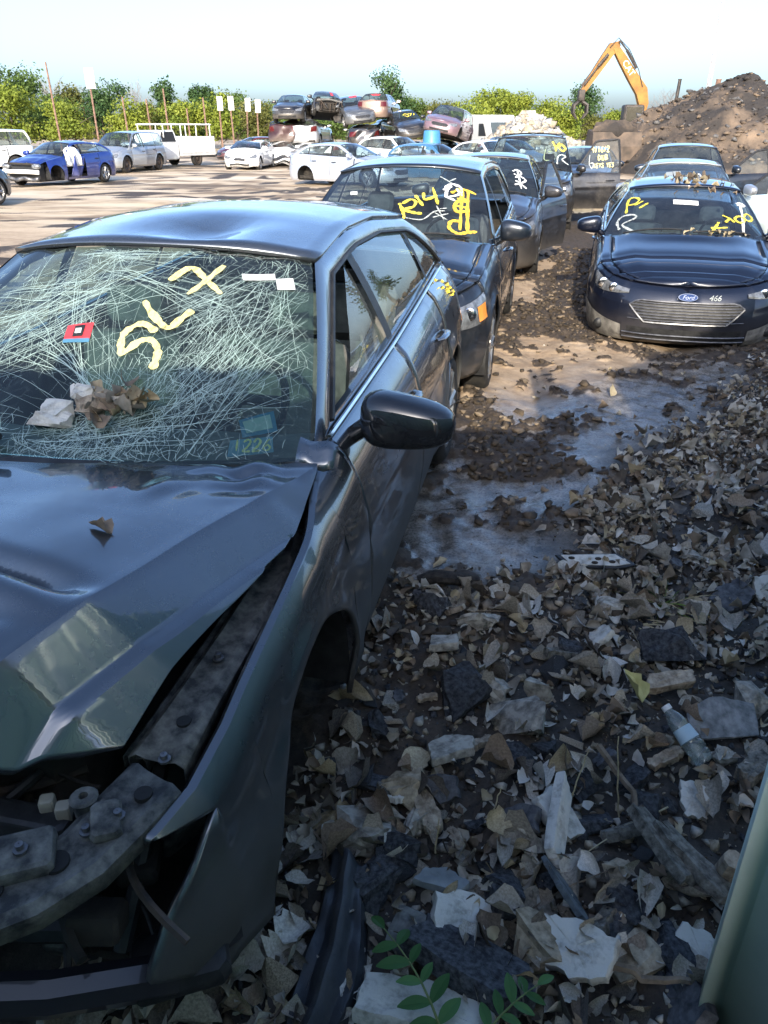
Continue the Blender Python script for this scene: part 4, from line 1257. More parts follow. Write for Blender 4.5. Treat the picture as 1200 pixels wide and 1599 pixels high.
# ------------------------------------------------------------------ the other cars of the two rows
P_NAVY = paint('paint_blue_black', (.014, .020, .030), metallic=.5, rough=.3, dust=.16, lowdirt=.5)
P_INK = paint('paint_ink_blue', (.006, .009, .021), metallic=.3, rough=.28, dust=.06, lowdirt=.55, dustc=(.085, .075, .065))
P_CHAR = paint('paint_charcoal', (.035, .036, .042), metallic=.5, rough=.35, dust=.35)
P_SILVER = paint('paint_silver', (.42, .44, .46), metallic=.6, rough=.32, dust=.25)
P_PEWTER = paint('paint_pewter', (.14, .15, .16), metallic=.6, rough=.34, dust=.3)
P_WHITE = paint('paint_white', (.74, .74, .72), metallic=0, rough=.4, dust=.2, lowdirt=.35)
P_BLACK = paint('paint_black', (.012, .012, .014), metallic=.2, rough=.3, dust=.35)
P_BLUE = paint('paint_royal_blue', (.010, .035, .23), metallic=.4, rough=.3, dust=.12)
P_RED = paint('paint_dark_red', (.10, .012, .014), metallic=.2, rough=.45, dust=.12)
P_BROWN = paint('paint_bronze', (.21, .125, .09), metallic=.4, rough=.38, dust=.35)
P_MAUVE = paint('paint_mauve', (.25, .15, .175), metallic=.45, rough=.38, dust=.3)
P_TEAL = paint('paint_steel_blue', (.05, .16, .30), metallic=.3, rough=.4, dust=.3)
P_GREYBLUE = paint('paint_ice_silver', (.46, .50, .58), metallic=.5, rough=.35, dust=.25)
P_MINT = paint('paint_pale_mint', (.55, .62, .57), metallic=.1, rough=.4, dust=.25)

# crossover behind the grey sedan
r14, s14 = make_car('crossover', 'dark blue crossover with yellow R14 painted on its windscreen', 'car', (-.02, 6.42, -.07), R(12), dict(SUV, rcrown=.06, lampA=(.50, 1.15), lampT=(.60, .88), amber=1, nf=2.8), P_NAVY,
    pitch=R(.6), wheels='1111', near=True, sunroof=1, wglass=G_SHIELD, inter=M_GREYIN, missing_glass={('window', 'front', 1), ('window', 'rear', 1)})
# dark compact behind it, door ajar
c3, s3 = make_car('hatchback', 'charcoal hatchback with white scrawl on its windscreen and front door ajar', 'car', (1.36, 11.75, -.03), R(12), HATCH, P_CHAR,
    near=True, open_doors={('front', 1): R(20)}, inter=M_DARKIN)
# big SUV with its door wide open
tah, st_ = make_car('large_suv', 'large black SUV with roof rack and wide open driver door', 'car', (2.95, 17.3, -.10), R(12), BIGSUV, P_BLACK,
    near=True, roofrack=True, open_doors={('front', 1): R(74)}, inter=M_DARKIN, wglass=G_SHIELD)
# right hand row
fus, sf = make_car('sedan', 'dark navy sedan sunk in mud with chrome barred grille and leaves on roof', 'car', (3.06, 8.15, -.13), R(15.0), dict(SEDAN, nf=2.7, fo=.97, wb=2.85, ro=1.05, W=.925, lampA=(.56, 1.12), lampT=(.73, .92), grille=(.40, .76, .52),
    yC=3.45, yrt=2.9, shoulder=[(-.97, .72), (-.7, .77), (-.2, .87), (.5, .955), (1.6, .98), (3.0, 1.05), (3.9, 1.03)]), P_INK,
    pitch=R(1.0), wheels='0000', near=True, inter=M_GREYIN, wglass=G_SHIELD, grille='hex')
slv, ss = make_car('sedan', 'silver sedan behind the navy sedan with pale driver door open', 'car', (4.85, 13.3, -.06), R(15.5), SEDAN, P_SILVER,
    near=True, open_doors={('front', 1): R(62)}, inter=M_GREYIN, wglass=G_CLEAR)
suv2, ss2 = make_car('suv', 'dark blue SUV with open sunroof at the head of the right row', 'car', (6.75, 18.6, -.12), R(15.5), SUV, P_NAVY,
    near=True, open_doors={('front', 1): R(70)}, sunroof=2, roofrack=False, inter=M_DARKIN)
c6, s6 = make_car('sedan', 'black sedan half hidden behind the open door of the large SUV', 'car', (5.1, 22.0, 0), R(18), SEDAN, P_BLACK, inter=M_DARKIN)
c7, s7 = make_car('hatchback', 'pale hatchback at the right edge beyond the open mint door', 'car', (9.3, 15.6, 0), R(20), HATCH, P_WHITE, inter=M_DARKIN)

def stroke_text(root, s, txt, x, y, w, h, mat, width=.02, slope=0, surf='W', seed=1, nrm=None, xf=None, name='paint_mark', fn=None):
    return paint_marks(name, text_strokes(txt, x, y, w, h, slope, seed=seed), fn or (s.wscr if surf == 'W' else s.RW), width, mat, root, nrm=nrm or Vector((0, -1, .8)), xf=xf)

# white-green door of the silver sedan is a replacement in another colour
for o in slv.children:
    if o.name.startswith('door') and not o.name.startswith('door_pillar') and len(o.data.materials) > 1:
        o.data.materials[0] = P_MINT; o['label'] = 'pale mint green open door'
# ------------------------------------------------------------------ far rows, stacks
def crush(seed, amp=.10, y0=.3, front=True, top=0.0, sq=.12):
    r = random.Random(seed); ph = [r.uniform(0, 6) for _ in range(6)]
    def f(p):
        q = p.copy(); k = max(0, min(1, (y0 - p.y) / 1.0)) if front else max(0, min(1, (p.y - y0) / 1.0))
        a = amp * k
        q.x += a * math.sin(5 * p.y + 7 * p.z + ph[0]); q.z += a * .8 * math.sin(6 * p.x + 4 * p.y + ph[1]); q.y += a * math.sin(6 * p.x + 5 * p.z + ph[2]) + (sq * k if front else -sq * k)
        if top and p.z > 1.05: q.z -= top * (p.z - 1.05) / .4 * (1 + .5 * math.sin(3 * p.x + 2 * p.y + ph[3])); q.x += top * .25 * math.sin(4 * p.y + ph[4])
        return q
    return f
def car(*a, **k): return make_car(*a, **k)
G1 = 'cars piled up in the far stacks'
def yard(name, label, x, y, hd, P, pm, z=None, **k):
    z = gzs(x, y) - .02 if z is None else z
    return make_car(name, label, 'car', (x, y, z), R(hd), P, pm, inter=M_DARKIN, **k)

P_MAROON = paint('paint_maroon', (.035, .008, .010), metallic=.2, rough=.5, dust=.1, coat=.4)
# left side of the yard
blue, sb = yard('sedan', 'royal blue sedan with smashed front and white airbag hanging in its doorway', -12.5, 30.2, 19, dict(SEDAN, ywt=1.25, yrt=2.9, yC=3.5), P_BLUE, dfm=crush(3, .07, -.1),
    skip={'front_bumper', ('front_door', 1)}, lights=False, grille=None, wheels='1011')
mb = MB(); rows = []
for i in range(9):
    y = sb.yd0 + .05 + i * .11
    rows.append([Vector((sb.X(y, z) + .03 + .05 * math.sin(i * 2.2 + z * 6), y, z)) for z in np.linspace(.62, 1.30 - abs(i - 4) * .035, 8)])
mb.grid(rows); solidify(mb.build('airbag', M_WHITE, blue), .02)
mb = MB(); rows = []
for i in range(13):
    k_ = i / 12; y = sb.yd0 + .45 + k_ * .55
    rows.append([Vector((sb.edge(1.2).x + .02 - .10 * math.sin(k_ * 7 + z * 5) * .7, y - .2 * (1 - z) , z)) for z in np.linspace(.25, .95, 9)])
mb.grid(rows); solidify(mb.build('door', P_BLUE, blue), .03)
mb = MB()
mb.tube([(-.78, -.72, .52), (-.4, -.86, .5), (.4, -.86, .5), (.72, -.70, .47)], .075, 8, squash=1.0); mb.build('crash_beam', P_WHITE, blue)
mb = MB(); mb.tube([(-.74, -.66, .74), (-.3, -.76, .76), (.35, -.76, .74), (.7, -.60, .72)], .04, 6); mb.build('radiator_support', M_UNDER, blue)
mb = MB(); mb.bbox((0, -.5, .45), (1.35, .3, .55), .04); mb.build('radiator', M_BLACK, blue)
for x in (-.66, .62):
    mb = MB(); superell(mb, (x, -.68, .66), (.17, .10, .09), .7, .7); mb.build('headlight', M_LAMP, blue)
mb = MB(); mb.grid([[Vector((x, -.80 - .08 * math.cos(x * 2) + .03 * math.sin(x * 17), z + .03 * math.sin(x * 9))) for z in (.20, .26, .33)] for x in np.linspace(-.7, .75, 20)]); solidify(mb.build('bumper_scrap', M_GRILLE, blue), .015)

van, sv = yard('minivan', 'silver minivan with front door ajar parked right of the blue wreck', -12.9, 39.6, 14, VAN, P_SILVER, wstyle='steel', open_doors={('front', 1): R(8)}, wheels='1111', skip={'rear_glass'})
yard('large_suv', 'white SUV cut off by the left edge of the yard', -19.2, 36.4, 40, BIGSUV, P_WHITE, wstyle='steel')
yard('hatchback', 'dark hatchback nose at the left edge beside the grey sedan roof', -11.2, 22.6, 200, HATCH, P_CHAR, wheels='1110')
bmw, sbm = yard('sedan', 'white sedan with twin oval grille and caved in roof', -7.1, 42.6, 6, dict(SEDAN, grille=(.55, .78, .30)), P_WHITE, dfm=crush(8, .03, .2, top=.10), wheels='1111')
yard('sedan', 'dark red sedan behind the white ladder truck', -9.3, 52, 60, SEDAN, P_RED)
yard('sedan', 'crumpled white sedan front at the foot of the black stack', -5.7, 46.2, -4, SEDAN, P_WHITE, dfm=crush(12, .10, .6, top=.25), wheels='0000', z=gzs(-5.7, 46.2) - .14)
yard('sedan', 'low silver sedan front squashed beneath the silver hatchback', -4.25, 46.0, -8, SEDAN, P_SILVER, dfm=crush(15, .04, .4, top=.3), wheels='0000', z=gzs(-4.2, 46.0) - .12)
# stacks, each on the car beneath
yard('sedan', 'dark maroon sedan turned backwards in the middle of the left stack', -5.4, 51.3, 184, SEDAN, P_MAROON, z=1.02, group=G1, wheels='1111', dfm=crush(21, .04, 2.5, False, top=.22))
yard('sedan', 'black sedan facing out on top of the left stack', -5.25, 48.0, 3, SEDAN, P_BLACK, z=2.16, group=G1, wheels='1100')
yard('sedan', 'flattened dark sedan at the base under the maroon one', -5.4, 51.0, 180, SEDAN, P_CHAR, z=gzs(-5.4, 51) - .05, group=G1, wheels='1111', dfm=crush(22, .05, 2.5, False, top=.3))
yard('hatchback', 'silver hatchback seen from behind under the engineless wreck', -4.0, 51.0, 190, HATCH, P_SILVER, z=.95, group=G1, wheels='1111', dfm=crush(23, .03, 2.6, False, top=.2))
yard('hatchback', 'grey hatchback crushed at the base under the silver hatchback', -3.6, 51.6, 176, HATCH, P_PEWTER, z=gzs(-3.6, 51.6) - .05, group=G1, wheels='0011', dfm=crush(24, .05, 2.6, False, top=.35))
wk, swk = yard('sedan', 'black wreck with bare engine bay high on the second stack', -3.15, 48.4, -10, SEDAN, P_BLACK, z=2.45, group=G1, wheels='1111', skip={'front_bumper', 'hood', ('fender', -1)}, lights=False, grille=None, dfm=crush(25, .05, 0, sq=.2), pitch=R(-5), roll=R(4))
rr_ = random.Random(4)
mb = MB(); mb.bbox((0, -.35, .55), (.75, .55, .5), .06); mb.build('engine', M_UNDER, wk)
for i in range(9):
    mb = MB(); x = -.75 + i * .19
    mb.tube([(x, -.2, .85), (x + rr_.uniform(-.15, .15), -.55, rr_.uniform(.5, .8)), (x + rr_.uniform(-.2, .2), -.85, rr_.uniform(.2, .75)), (x + rr_.uniform(-.2, .2), -.8, rr_.uniform(.1, .4))], [.05, .035, .03, .012], 5)
    mb.build('torn_strut', M_STEEL if i % 3 else M_GRILLE, wk)
mb = MB(); mb.tube([(-.7, -.75, .72), (0, -.85, .78), (.7, -.6, .70)], .05, 6); mb.build('radiator_support', M_GREYIN, wk)
yard('sedan', 'grey sedan with red sticker on its windscreen leaning in the third stack', -1.35, 47.6, -16, SEDAN, P_PEWTER, z=1.98, group=G1, wheels='1000', roll=R(-6), pitch=R(3))
yard('sedan', 'dark crushed sedan under the leaning grey sedan', -1.3, 49.4, 175, SEDAN, P_CHAR, z=.78, group=G1, wheels='0000', dfm=crush(27, .06, 2.4, False, top=.3))
yard('sedan', 'pale grey sedan at the very bottom of the third stack', -1.5, 49.2, 8, SEDAN, P_SILVER, z=gzs(-1.5, 49.2) - .1, group=G1, wheels='1111', dfm=crush(28, .05, .4, top=.4))
bro, sbr = yard('sedan', 'bronze sedan seen from behind on top of the fourth stack', .05, 51.2, 191, dict(SEDAN, ro=1.25, yC=3.2, yrt=2.75, shoulder=[(-.92, .72), (-.2, .86), (.5, .93), (3.0, 1.0), (3.97, 1.0)], rail=[(1.3, 1.33), (2.75, 1.33)]), P_BROWN, z=2.24, group=G1, wheels='1111')
yard('sedan', 'white sedan squeezed beneath the bronze sedan', -.2, 50.2, 12, SEDAN, P_WHITE, z=1.02, group=G1, wheels='0000', dfm=crush(29, .03, .2, top=.2))
yard('sedan', 'rusty sedan at the base beneath the white squeezed sedan', -.1, 50.3, 186, SEDAN, P_RED, z=gzs(-.1, 50.3) - .05, group=G1, wheels='1111', dfm=crush(30, .05, 2.4, False, top=.3))
yel, sye = yard('hatchback', 'black hatchback with yellow scrawl tilted against the mauve van', 1.55, 46.6, -14, HATCH, P_BLACK, z=1.22, group=G1, roll=R(-9), wheels='1111')
yard('hatchback', 'silver hatchback carrying the black hatchback with yellow scrawl', 1.4, 48.0, 5, HATCH, P_SILVER, z=gzs(1.4, 48) - .1, group=G1, wheels='1111', dfm=crush(31, .05, .2, top=.35))
mau, sma = yard('minivan', 'mauve minivan rearing up on the last stack', 3.0, 45.4, 17, VAN, P_MAUVE, z=1.38, group=G1, roll=R(11), pitch=R(-6), wheels='1011', wstyle='steel')
yard('sedan', 'crushed black sedan carrying the mauve minivan', 3.2, 47.2, 8, SEDAN, P_BLACK, z=gzs(3.2, 47.2) - .05, group=G1, wheels='1111', dfm=crush(33, .06, .4, top=.2))
# in front of the stacks
civ, sci = yard('sedan', 'ice silver sedan with a missing rear wheel in front of the stacks', -.1, 30.0, -58, dict(SEDAN, rw=.60), P_GREYBLUE, wheels='1101')
yard('hatchback', 'white hatchback roof showing above the crossover', 1.7, 37.5, -48, HATCH, P_WHITE)
yard('hatchback', 'steel blue car roof between white cars above the crossover', 3.35, 35.0, -58, dict(HATCH), P_TEAL, z=gzs(3.3, 35) - .28, wheels='0000')
yard('sedan', 'white sedan with dark glass left of the large SUV roof', 5.1, 33.0, -30, SEDAN, P_WHITE)
yard('hatchback', 'dark red hatchback behind the steel blue car', 5.2, 42.5, 40, HATCH, P_RED)
yard('sedan', 'silver sedan beside the rubble behind the large SUV', 6.4, 38.0, -20, SEDAN, P_SILVER, wheels='1111')

# white service truck with ladder rack
t = empty('service_truck', (-12.6, 44.6, gzs(-12.6, 44.6)), -R(30)); tag(t, 'white service truck with tool boxes and a ladder rack on its bed', 'truck')
mb = MB(); mb.bbox((0, .45, .78), (1.95, 2.3, .85), .10); mb.bbox((0, -.75, .72), (1.9, 1.3, .62), .12); mb.build('cab', P_WHITE, t)
mb = MB(); rows = [[Vector((.92 * a, -.1 + .0 * abs(a), 1.2)) for a in np.linspace(-1, 1, 9)], [Vector((.80 * a, .45, 1.78)) for a in np.linspace(-1, 1, 9)], [Vector((.78 * a, 1.45, 1.80)) for a in np.linspace(-1, 1, 9)], [Vector((.9 * a, 1.62, 1.2)) for a in np.linspace(-1, 1, 9)]]
mb.grid(rows); mb.grid([[Vector((sx * .92, -.1, 1.2)), Vector((sx * .80, .45, 1.78))] for sx in (1,)] + [[Vector((.9, 1.62, 1.2)), Vector((.78, 1.45, 1.80))]]); mb.grid([[Vector((-.92, -.1, 1.2)), Vector((-.80, .45, 1.78))], [Vector((-.9, 1.62, 1.2)), Vector((-.78, 1.45, 1.80))]])
mb.build('cab_roof', P_WHITE, t)
mb = MB(); mb.grid([[Vector((.78 * a, -.03, 1.25)) for a in np.linspace(-1, 1, 5)], [Vector((.70 * a, .40, 1.72)) for a in np.linspace(-1, 1, 5)]]); mb.build('windscreen', G_DARK, t)
for sx in (1, -1):
    mb = MB(); mb.grid([[Vector((sx * .925, .25, 1.24)), Vector((sx * .835, .52, 1.70))], [Vector((sx * .925, 1.45, 1.24)), Vector((sx * .82, 1.38, 1.72))]]); mb.build('side_window', M_BLACK, t)
    mb = MB(); mb.bbox((sx * .82, 3.05, 1.0), (.42, 2.7, .95), .03); bx_ = mb.build('tool_box', P_WHITE, t)
    for k_ in range(3):
        mb = MB(); mb.bbox((sx * 1.035, 2.1 + k_ * .88, 1.02), (.03, .74, .72), .012); d_ = mb.build('locker_door', P_WHITE, bx_)
    mb = MB(); mb.tube([(sx * .9, .5, 2.05), (sx * .9, 4.3, 2.05)], .035, 6)
    for y in (.6, 1.9, 3.1, 4.2): mb.tube([(sx * .9, y, 1.45), (sx * .9, y, 2.05)], .03, 6)
    mb.build('rack_rail', P_WHITE, t)
for y in (.6, 1.6, 2.6, 3.5, 4.25):
    mb = MB(); mb.tube([(-.9, y, 2.07), (.9, y, 2.07)], .03, 6); mb.build('rack_bar', P_WHITE, t)
mb = MB(); mb.bbox((0, 3.05, .70), (1.3, 2.7, .25), .02); mb.bbox((0, 4.35, 1.0), (1.7, .06, .6), .02); mb.build('truck_bed', P_WHITE, t)
mb = MB(); mb.bbox((0, 4.5, .5), (1.9, .16, .18), .03); mb.build('rear_bumper', M_GRILLE, t)
for sd in (1, -1):
    wheel(t, sd * .85, -.7, .38, sd, 'steel'); wheel(t, sd * .85, 3.0, .38, sd, 'steel')

# white box van cab near the rubble
t = empty('box_van', (6.75, 50.0, gzs(6.75, 50)), -R(-20)); tag(t, 'white van with a broken open front standing before the yellow trees', 'van')
mb = MB()
prof = [(-1.0, .5), (-1.05, 1.0), (-.75, 1.45), (-.2, 2.2), (.3, 2.55), (2.6, 2.6), (2.7, 2.4), (2.7, .5)]
for sx in (1, -1):
    mb.add([Vector((sx * 1.0, y, z)) for y, z in prof], [tuple(range(8)) if sx < 0 else tuple(range(8))[::-1]])
mb.grid([[Vector((-1, y, z)), Vector((1, y, z))] for y, z in prof]); mb.build('body', P_WHITE, t, angle=25)
mb = MB(); mb.grid([[Vector((x, -1.06 + .02, .55 + .0)), Vector((x, -1.09, 1.0)), Vector((x, -.82, 1.40))] for x in (-.55, 0, .6)]); mb.build('broken_grille', M_UNDER, t)
mb = MB(); mb.grid([[Vector((x, -.72, 1.52)), Vector((x * .92, -.24, 2.18))] for x in (-.85, 0, .85)]); mb.build('windscreen', G_DARK, t)
for sx in (1, -1):
    mb = MB(); mb.grid([[Vector((sx * 1.006, -.25, 1.45)), Vector((sx * 1.006, .15, 2.1))], [Vector((sx * 1.006, .75, 1.45)), Vector((sx * 1.006, .75, 2.1))]]); mb.build('side_window', M_BLACK, t)
    wheel(t, sx * .88, -.3, .36, sx, 'steel'); wheel(t, sx * .88, 2.0, .36, sx, 'steel')
# blue plastic drum / bundle in front of the bronze sedan
t = empty('blue_barrel', (2.35, 42.0, gzs(2.35, 42))); tag(t, 'blue plastic barrel standing in front of the mauve minivan', 'barrel')
M_BARREL = plain('barrel_blue', (.06, .22, .42), .45)
mb = MB(); mb.lathe([(0, .001), (0, .36), (.05, .40), (.5, .43), (.55, .45), (.6, .43), (1.2, .44), (1.25, .46), (1.3, .44), (1.75, .40), (1.8, .36), (1.79, .001)], 20, 'Z'); mb.build('drum', M_BARREL, t)
mb = MB(); mb.lathe([(1.79, .07), (1.84, .07), (1.84, .001)], 10, 'Z', (.2, 0, 0)); mb.build('bung', M_BLACK, t)
# ------------------------------------------------------------------ mound, rubble, excavator, fences, trees
M_MOUND = noisy('mound_soil', (.036, .031, .028), (.20, .145, .10), .42, .95, .6, detail=12, bscale=5, lo=.46, hi=.66, bdist=.08)
M_RUBBLE = noisy('rubble_grey', (.17, .16, .145), (.45, .43, .39), 1.6, .9, .5, bscale=9, rand=.25)
M_TIMBER = noisy('old_timber', (.09, .065, .045), (.20, .15, .105), 6, .85, .4)
M_CAT = noisy('excavator_yellow', (.19, .085, .012), (.32, .155, .022), 1.5, .5, .1)
M_DSTEEL = noisy('dark_steel', (.03, .03, .03), (.085, .07, .06), 3, .6, .2, metallic=.4)
M_RUST = noisy('rusty_post', (.13, .075, .055), (.27, .17, .125), 5, .85, .2)
def heap(name, cx, cy, rx, ry, h, seed, n, mat, label, peak=1.0, nz=.25, cat='heap'):
    u = np.linspace(-1.15, 1.15, n); UX, UY = np.meshgrid(u, u)
    x = cx + UX * rx; y = cy + UY * ry
    rad = np.hypot(UX, UY) + .16 * fbm(UX * 2.2, UY * 2.2, seed, 3)
    z = h * np.clip(1 - rad, 0, 1) ** peak
    z = z + nz * (fbm(x * .9, y * .9, seed + 3, 5) * 1.2 + .5 * np.abs(fbm(x * 2.3, y * 2.3, seed + 9, 4))) * sstep(1.1, .7, rad)
    z = np.where(rad > 1.02, -.3, z) + gz(x, y)
    V = np.stack([x.ravel(), y.ravel(), z.ravel()], 1)
    ii = np.arange(n * n).reshape(n, n)
    F = np.stack([ii[:-1, :-1].ravel(), ii[:-1, 1:].ravel(), ii[1:, 1:].ravel(), ii[1:, :-1].ravel()], 1)
    o = fast_mesh(name, V, F, mat, smooth=False); tag(o, label, cat, kind='structure')
    return (lambda px, py: float(np.interp(0, [0], [0])) + 0), (x, y, z)
_, md = heap('dirt_mound', 17.3, 43.0, 7.6, 8.0, 4.4, 5, 170, M_MOUND, 'tall mound of dark and tan soil on the right', .95, .30, 'dirt mound')
_, m2 = heap('low_dirt_bank', 13.4, 47.0, 4.2, 5.0, 1.9, 15, 90, M_MOUND, 'low dirt bank beneath the excavator', .8, .25, 'dirt mound')
_, rb = heap('rubble_heap', 8.1, 47.0, 3.9, 4.2, 2.7, 25, 110, M_RUBBLE, 'pale grey heap of broken concrete behind the large SUV', .85, .25, 'rubble heap')
def hull_chunk(seed, sx, sy, sz, n=14, rough=.0):
    r = random.Random(seed); bm = bmesh.new()
    for i in range(n):
        v = Vector((r.uniform(-1, 1), r.uniform(-1, 1), r.uniform(-1, 1)))
        m_ = max(abs(v.x), abs(v.y), abs(v.z)); v *= r.uniform(.82, 1.0) / m_
        bm.verts.new((v.x * sx / 2, v.y * sy / 2, v.z * sz / 2))
    g = bmesh.ops.convex_hull(bm, input=bm.verts)
    bmesh.ops.delete(bm, geom=[v for v in bm.verts if not v.link_faces], context='VERTS')
    bm.normal_update()
    me = bpy.data.meshes.new('chunk'); bm.to_mesh(me); bm.free()
    return me
def scatter_on(name, arr, n, smin, smax, mats, seed, label, zoff=0.0, gate=.4, flat=.6):
    x, y, z = arr; g = np.random.default_rng(seed); protos = []
    for i in range(8):
        me = hull_chunk(seed * 10 + i, 1, .75, flat, 11); me.calc_loop_triangles()
        v = np.array([q.co[:] for q in me.vertices]); f = np.array([t_.vertices[:] for t_ in me.loop_triangles]); protos.append((v, f)); bpy.data.meshes.remove(me)
    h = z.ravel(); ok = np.where(h > gate)[0]
    VV, FF, MI = [], [], []; b = 0
    for k in range(n):
        i = g.choice(ok); v, f = protos[k % 8]
        s = smin + (smax - smin) * g.random() ** 2.5
        q = Matrix.Rotation(g.uniform(0, 6.28), 3, 'Z') @ Matrix.Rotation(g.uniform(-.7, .7), 3, 'X')
        w = (v * s) @ np.array(q).T + np.array([x.ravel()[i] + g.uniform(-.1, .1), y.ravel()[i] + g.uniform(-.1, .1), h[i] + zoff])
        VV.append(w); FF.append(f + b); b += len(v); MI.append(np.full(len(f), int(g.integers(len(mats)))))
    o = fast_mesh(name, np.concatenate(VV), np.concatenate(FF), mats, mi=np.concatenate(MI)); tag(o, label, 'rubble', kind='stuff')
M_SLATEC = noisy('slab_dark', (.05, .05, .055), (.13, .125, .12), 3, .9, .4, bscale=12)
M_TANC = noisy('slab_tan', (.26, .21, .15), (.42, .36, .27), 3, .9, .4, bscale=12)
scatter_on('rubble_pieces', rb, 1500, .12, .75, [M_RUBBLE, M_RUBBLE, M_TANC], 31, 'broken concrete pieces covering the pale heap', .05, .5)
scatter_on('soil_clods', md, 2600, .08, .42, [M_MOUND, M_MOUND, M_MOUND, M_SLATEC, M_TIMBER], 32, 'clods and debris covering the tall dirt mound', .0, .5, .5)
scatter_on('bank_clods', m2, 400, .10, .5, [M_MOUND, M_MOUND, M_SLATEC, M_TANC], 33, 'clods on the low dirt bank', .0, .4, .5)

# excavator
ex = empty('excavator', (18.6, 60.5, 1.2)); tag(ex, 'yellow excavator with raised boom and claw behind the dirt bank', 'excavator')
def wx(x, y, z): return Vector((x - 18.6, y - 60.5, z - 1.2))
mb = MB()
for dy in (-1.1, 1.1): mb.bbox((-.1, dy, .0), (3.8, .6, .9), .3)
mb.build('track', M_DSTEEL, ex)
mb = MB(); mb.bbox((.5, 0, 1.15), (3.2, 2.5, 1.1), .12); mb.build('engine_house', M_CAT, ex)
mb = MB(); mb.bbox((2.2, 0, 1.25), (.9, 2.6, 1.4), .2); mb.build('counterweight', M_CAT, ex)
mb = MB(); mb.bbox((-1.5, -.9, 1.3), (1.35, .95, 1.65), .12); cb = mb.build('cab', M_DSTEEL, ex)
mb = MB(); mb.box((-1.5, -1.39, 1.5), (1.05, .02, .95)); mb.build('cab_window', G_DARK, cb)
def beam(name, pts, hs, w, mat, par=ex):
    mb = MB(); rows = []
    n = len(pts)
    for i, p in enumerate(pts):
        d = (pts[min(n - 1, i + 1)] - pts[max(0, i - 1)]).normalized(); up = Vector((0, 1, 0)).cross(d).normalized(); h = hs[i]
        rows.append([p + up * h / 2 + Vector((0, -w / 2, 0)), p + up * h / 2 + Vector((0, w / 2, 0)), p - up * h / 2 + Vector((0, w / 2, 0)), p - up * h / 2 + Vector((0, -w / 2, 0))])
    mb.grid(rows, close=True); mb.add(rows[0], [(0, 1, 2, 3)]); mb.add(rows[-1], [(3, 2, 1, 0)])
    return mb.build(name, mat, par, angle=20)
bp_ = [wx(17.75, 60, 2.45), wx(17.85, 60, 3.4), wx(17.62, 60, 4.15), wx(16.9, 60, 5.0), wx(16.1, 60, 6.0), wx(15.5, 60, 6.75)]
boom = beam('boom', bp_, [.5, .66, .78, .68, .56, .4], .5, M_CAT)
sp_ = [wx(15.75, 60, 6.95), wx(15.35, 60, 6.75), wx(14.7, 60, 5.8), wx(14.0, 60, 4.75), wx(13.62, 60, 4.15)]
beam('stick', sp_, [.3, .66, .58, .44, .34], .42, M_CAT)
mb = MB(); mb.tube([wx(17.0, 59.6, 5.5), wx(16.2, 59.6, 6.55)], .10, 8); mb.tube([wx(16.2, 59.6, 6.55), wx(15.65, 59.6, 7.1)], .06, 8); mb.build('stick_cylinder', M_DSTEEL, ex)
for dy in (-.42, .42):
    mb = MB(); mb.tube([wx(15.0, 60 + dy, 6.3), wx(14.4, 60 + dy, 5.6)], .10, 8); mb.tube([wx(14.4, 60 + dy, 5.6), wx(13.6, 60 + dy, 4.5)], .06, 8); mb.build('claw_cylinder', M_DSTEEL, ex)
mb = MB(); mb.tube([wx(17.6, 59.7, 4.4), wx(17.2, 59.7, 5.4), wx(16.4, 59.7, 6.6), wx(15.6, 59.7, 7.25), wx(15.1, 59.7, 6.7)], .03, 5); mb.build('hose', M_BLACK, ex)
mb = MB(); mb.bbox(wx(13.55, 60, 3.9), (.45, .5, .7), .06); gr = mb.build('claw_head', M_DSTEEL, ex)
for dx, dy in ((-.3, -.25), (-.3, .25), (.3, -.25), (.3, .25)):
    mb = MB(); c0 = wx(13.55, 60, 3.6); mb.tube([c0, c0 + Vector((dx * 1.5, dy, -.3)), c0 + Vector((dx * 1.6, dy, -.75)), c0 + Vector((dx * .6, dy, -1.15))], [.10, .11, .09, .03], 6); mb.build('claw_tine', M_DSTEEL, gr)
cu = bpy.data.curves.new('boom_letters', 'FONT'); cu.body = 'CAT'; cu.size = .55; cu.extrude = .004; cu.align_x = 'CENTER'; cu.align_y = 'CENTER'
_t = bpy.data.objects.new('letters_tmp', cu); COL.objects.link(_t); bpy.context.view_layer.update()
me = bpy.data.meshes.new_from_object(_t.evaluated_get(bpy.context.evaluated_depsgraph_get())); bpy.data.objects.remove(_t); me.materials.clear(); me.materials.append(M_WHITE)
to = link_mesh('boom_letters', me, boom, wx(16.5, 59.735, 5.5), (R(90), R(50), 0))
# steel skip of the loader
t = empty('loader_bucket', (10.9, 40.6, gzs(10.9, 40.6))); tag(t, 'dark steel loader bucket heaped with soil before the excavator', 'bucket')
mb = MB(); pr = [(-.9, .25), (-1.0, .9), (-.8, 1.5), (.5, 1.62), (.9, 1.0), (.7, .3)]
mb.grid([[Vector((x, y * .8, z + .2)) for y, z in pr] for x in (-1.15, 1.15)])
for x in (-1.15, 1.15): mb.add([Vector((x, y * .8, z + .2)) for y, z in pr], [tuple(range(6))])
mb.build('bucket_shell', noisy('bucket_steel', (.05, .04, .032), (.13, .095, .07), 2, .8, .3), t, angle=20)
mb = MB(); mb.bbox((0, .2, .15), (1.6, 1.4, .6), .1); mb.build('skid', M_DSTEEL, t)
mb = MB(); superell(mb, (0, 0, 1.75), (1.05, .7, .45), .9, .9, 16, 8, fn=lambda p: p * (1 + .15 * math.sin(9 * p.x + 7 * p.y))); mb.build('soil_load', M_MOUND, t)

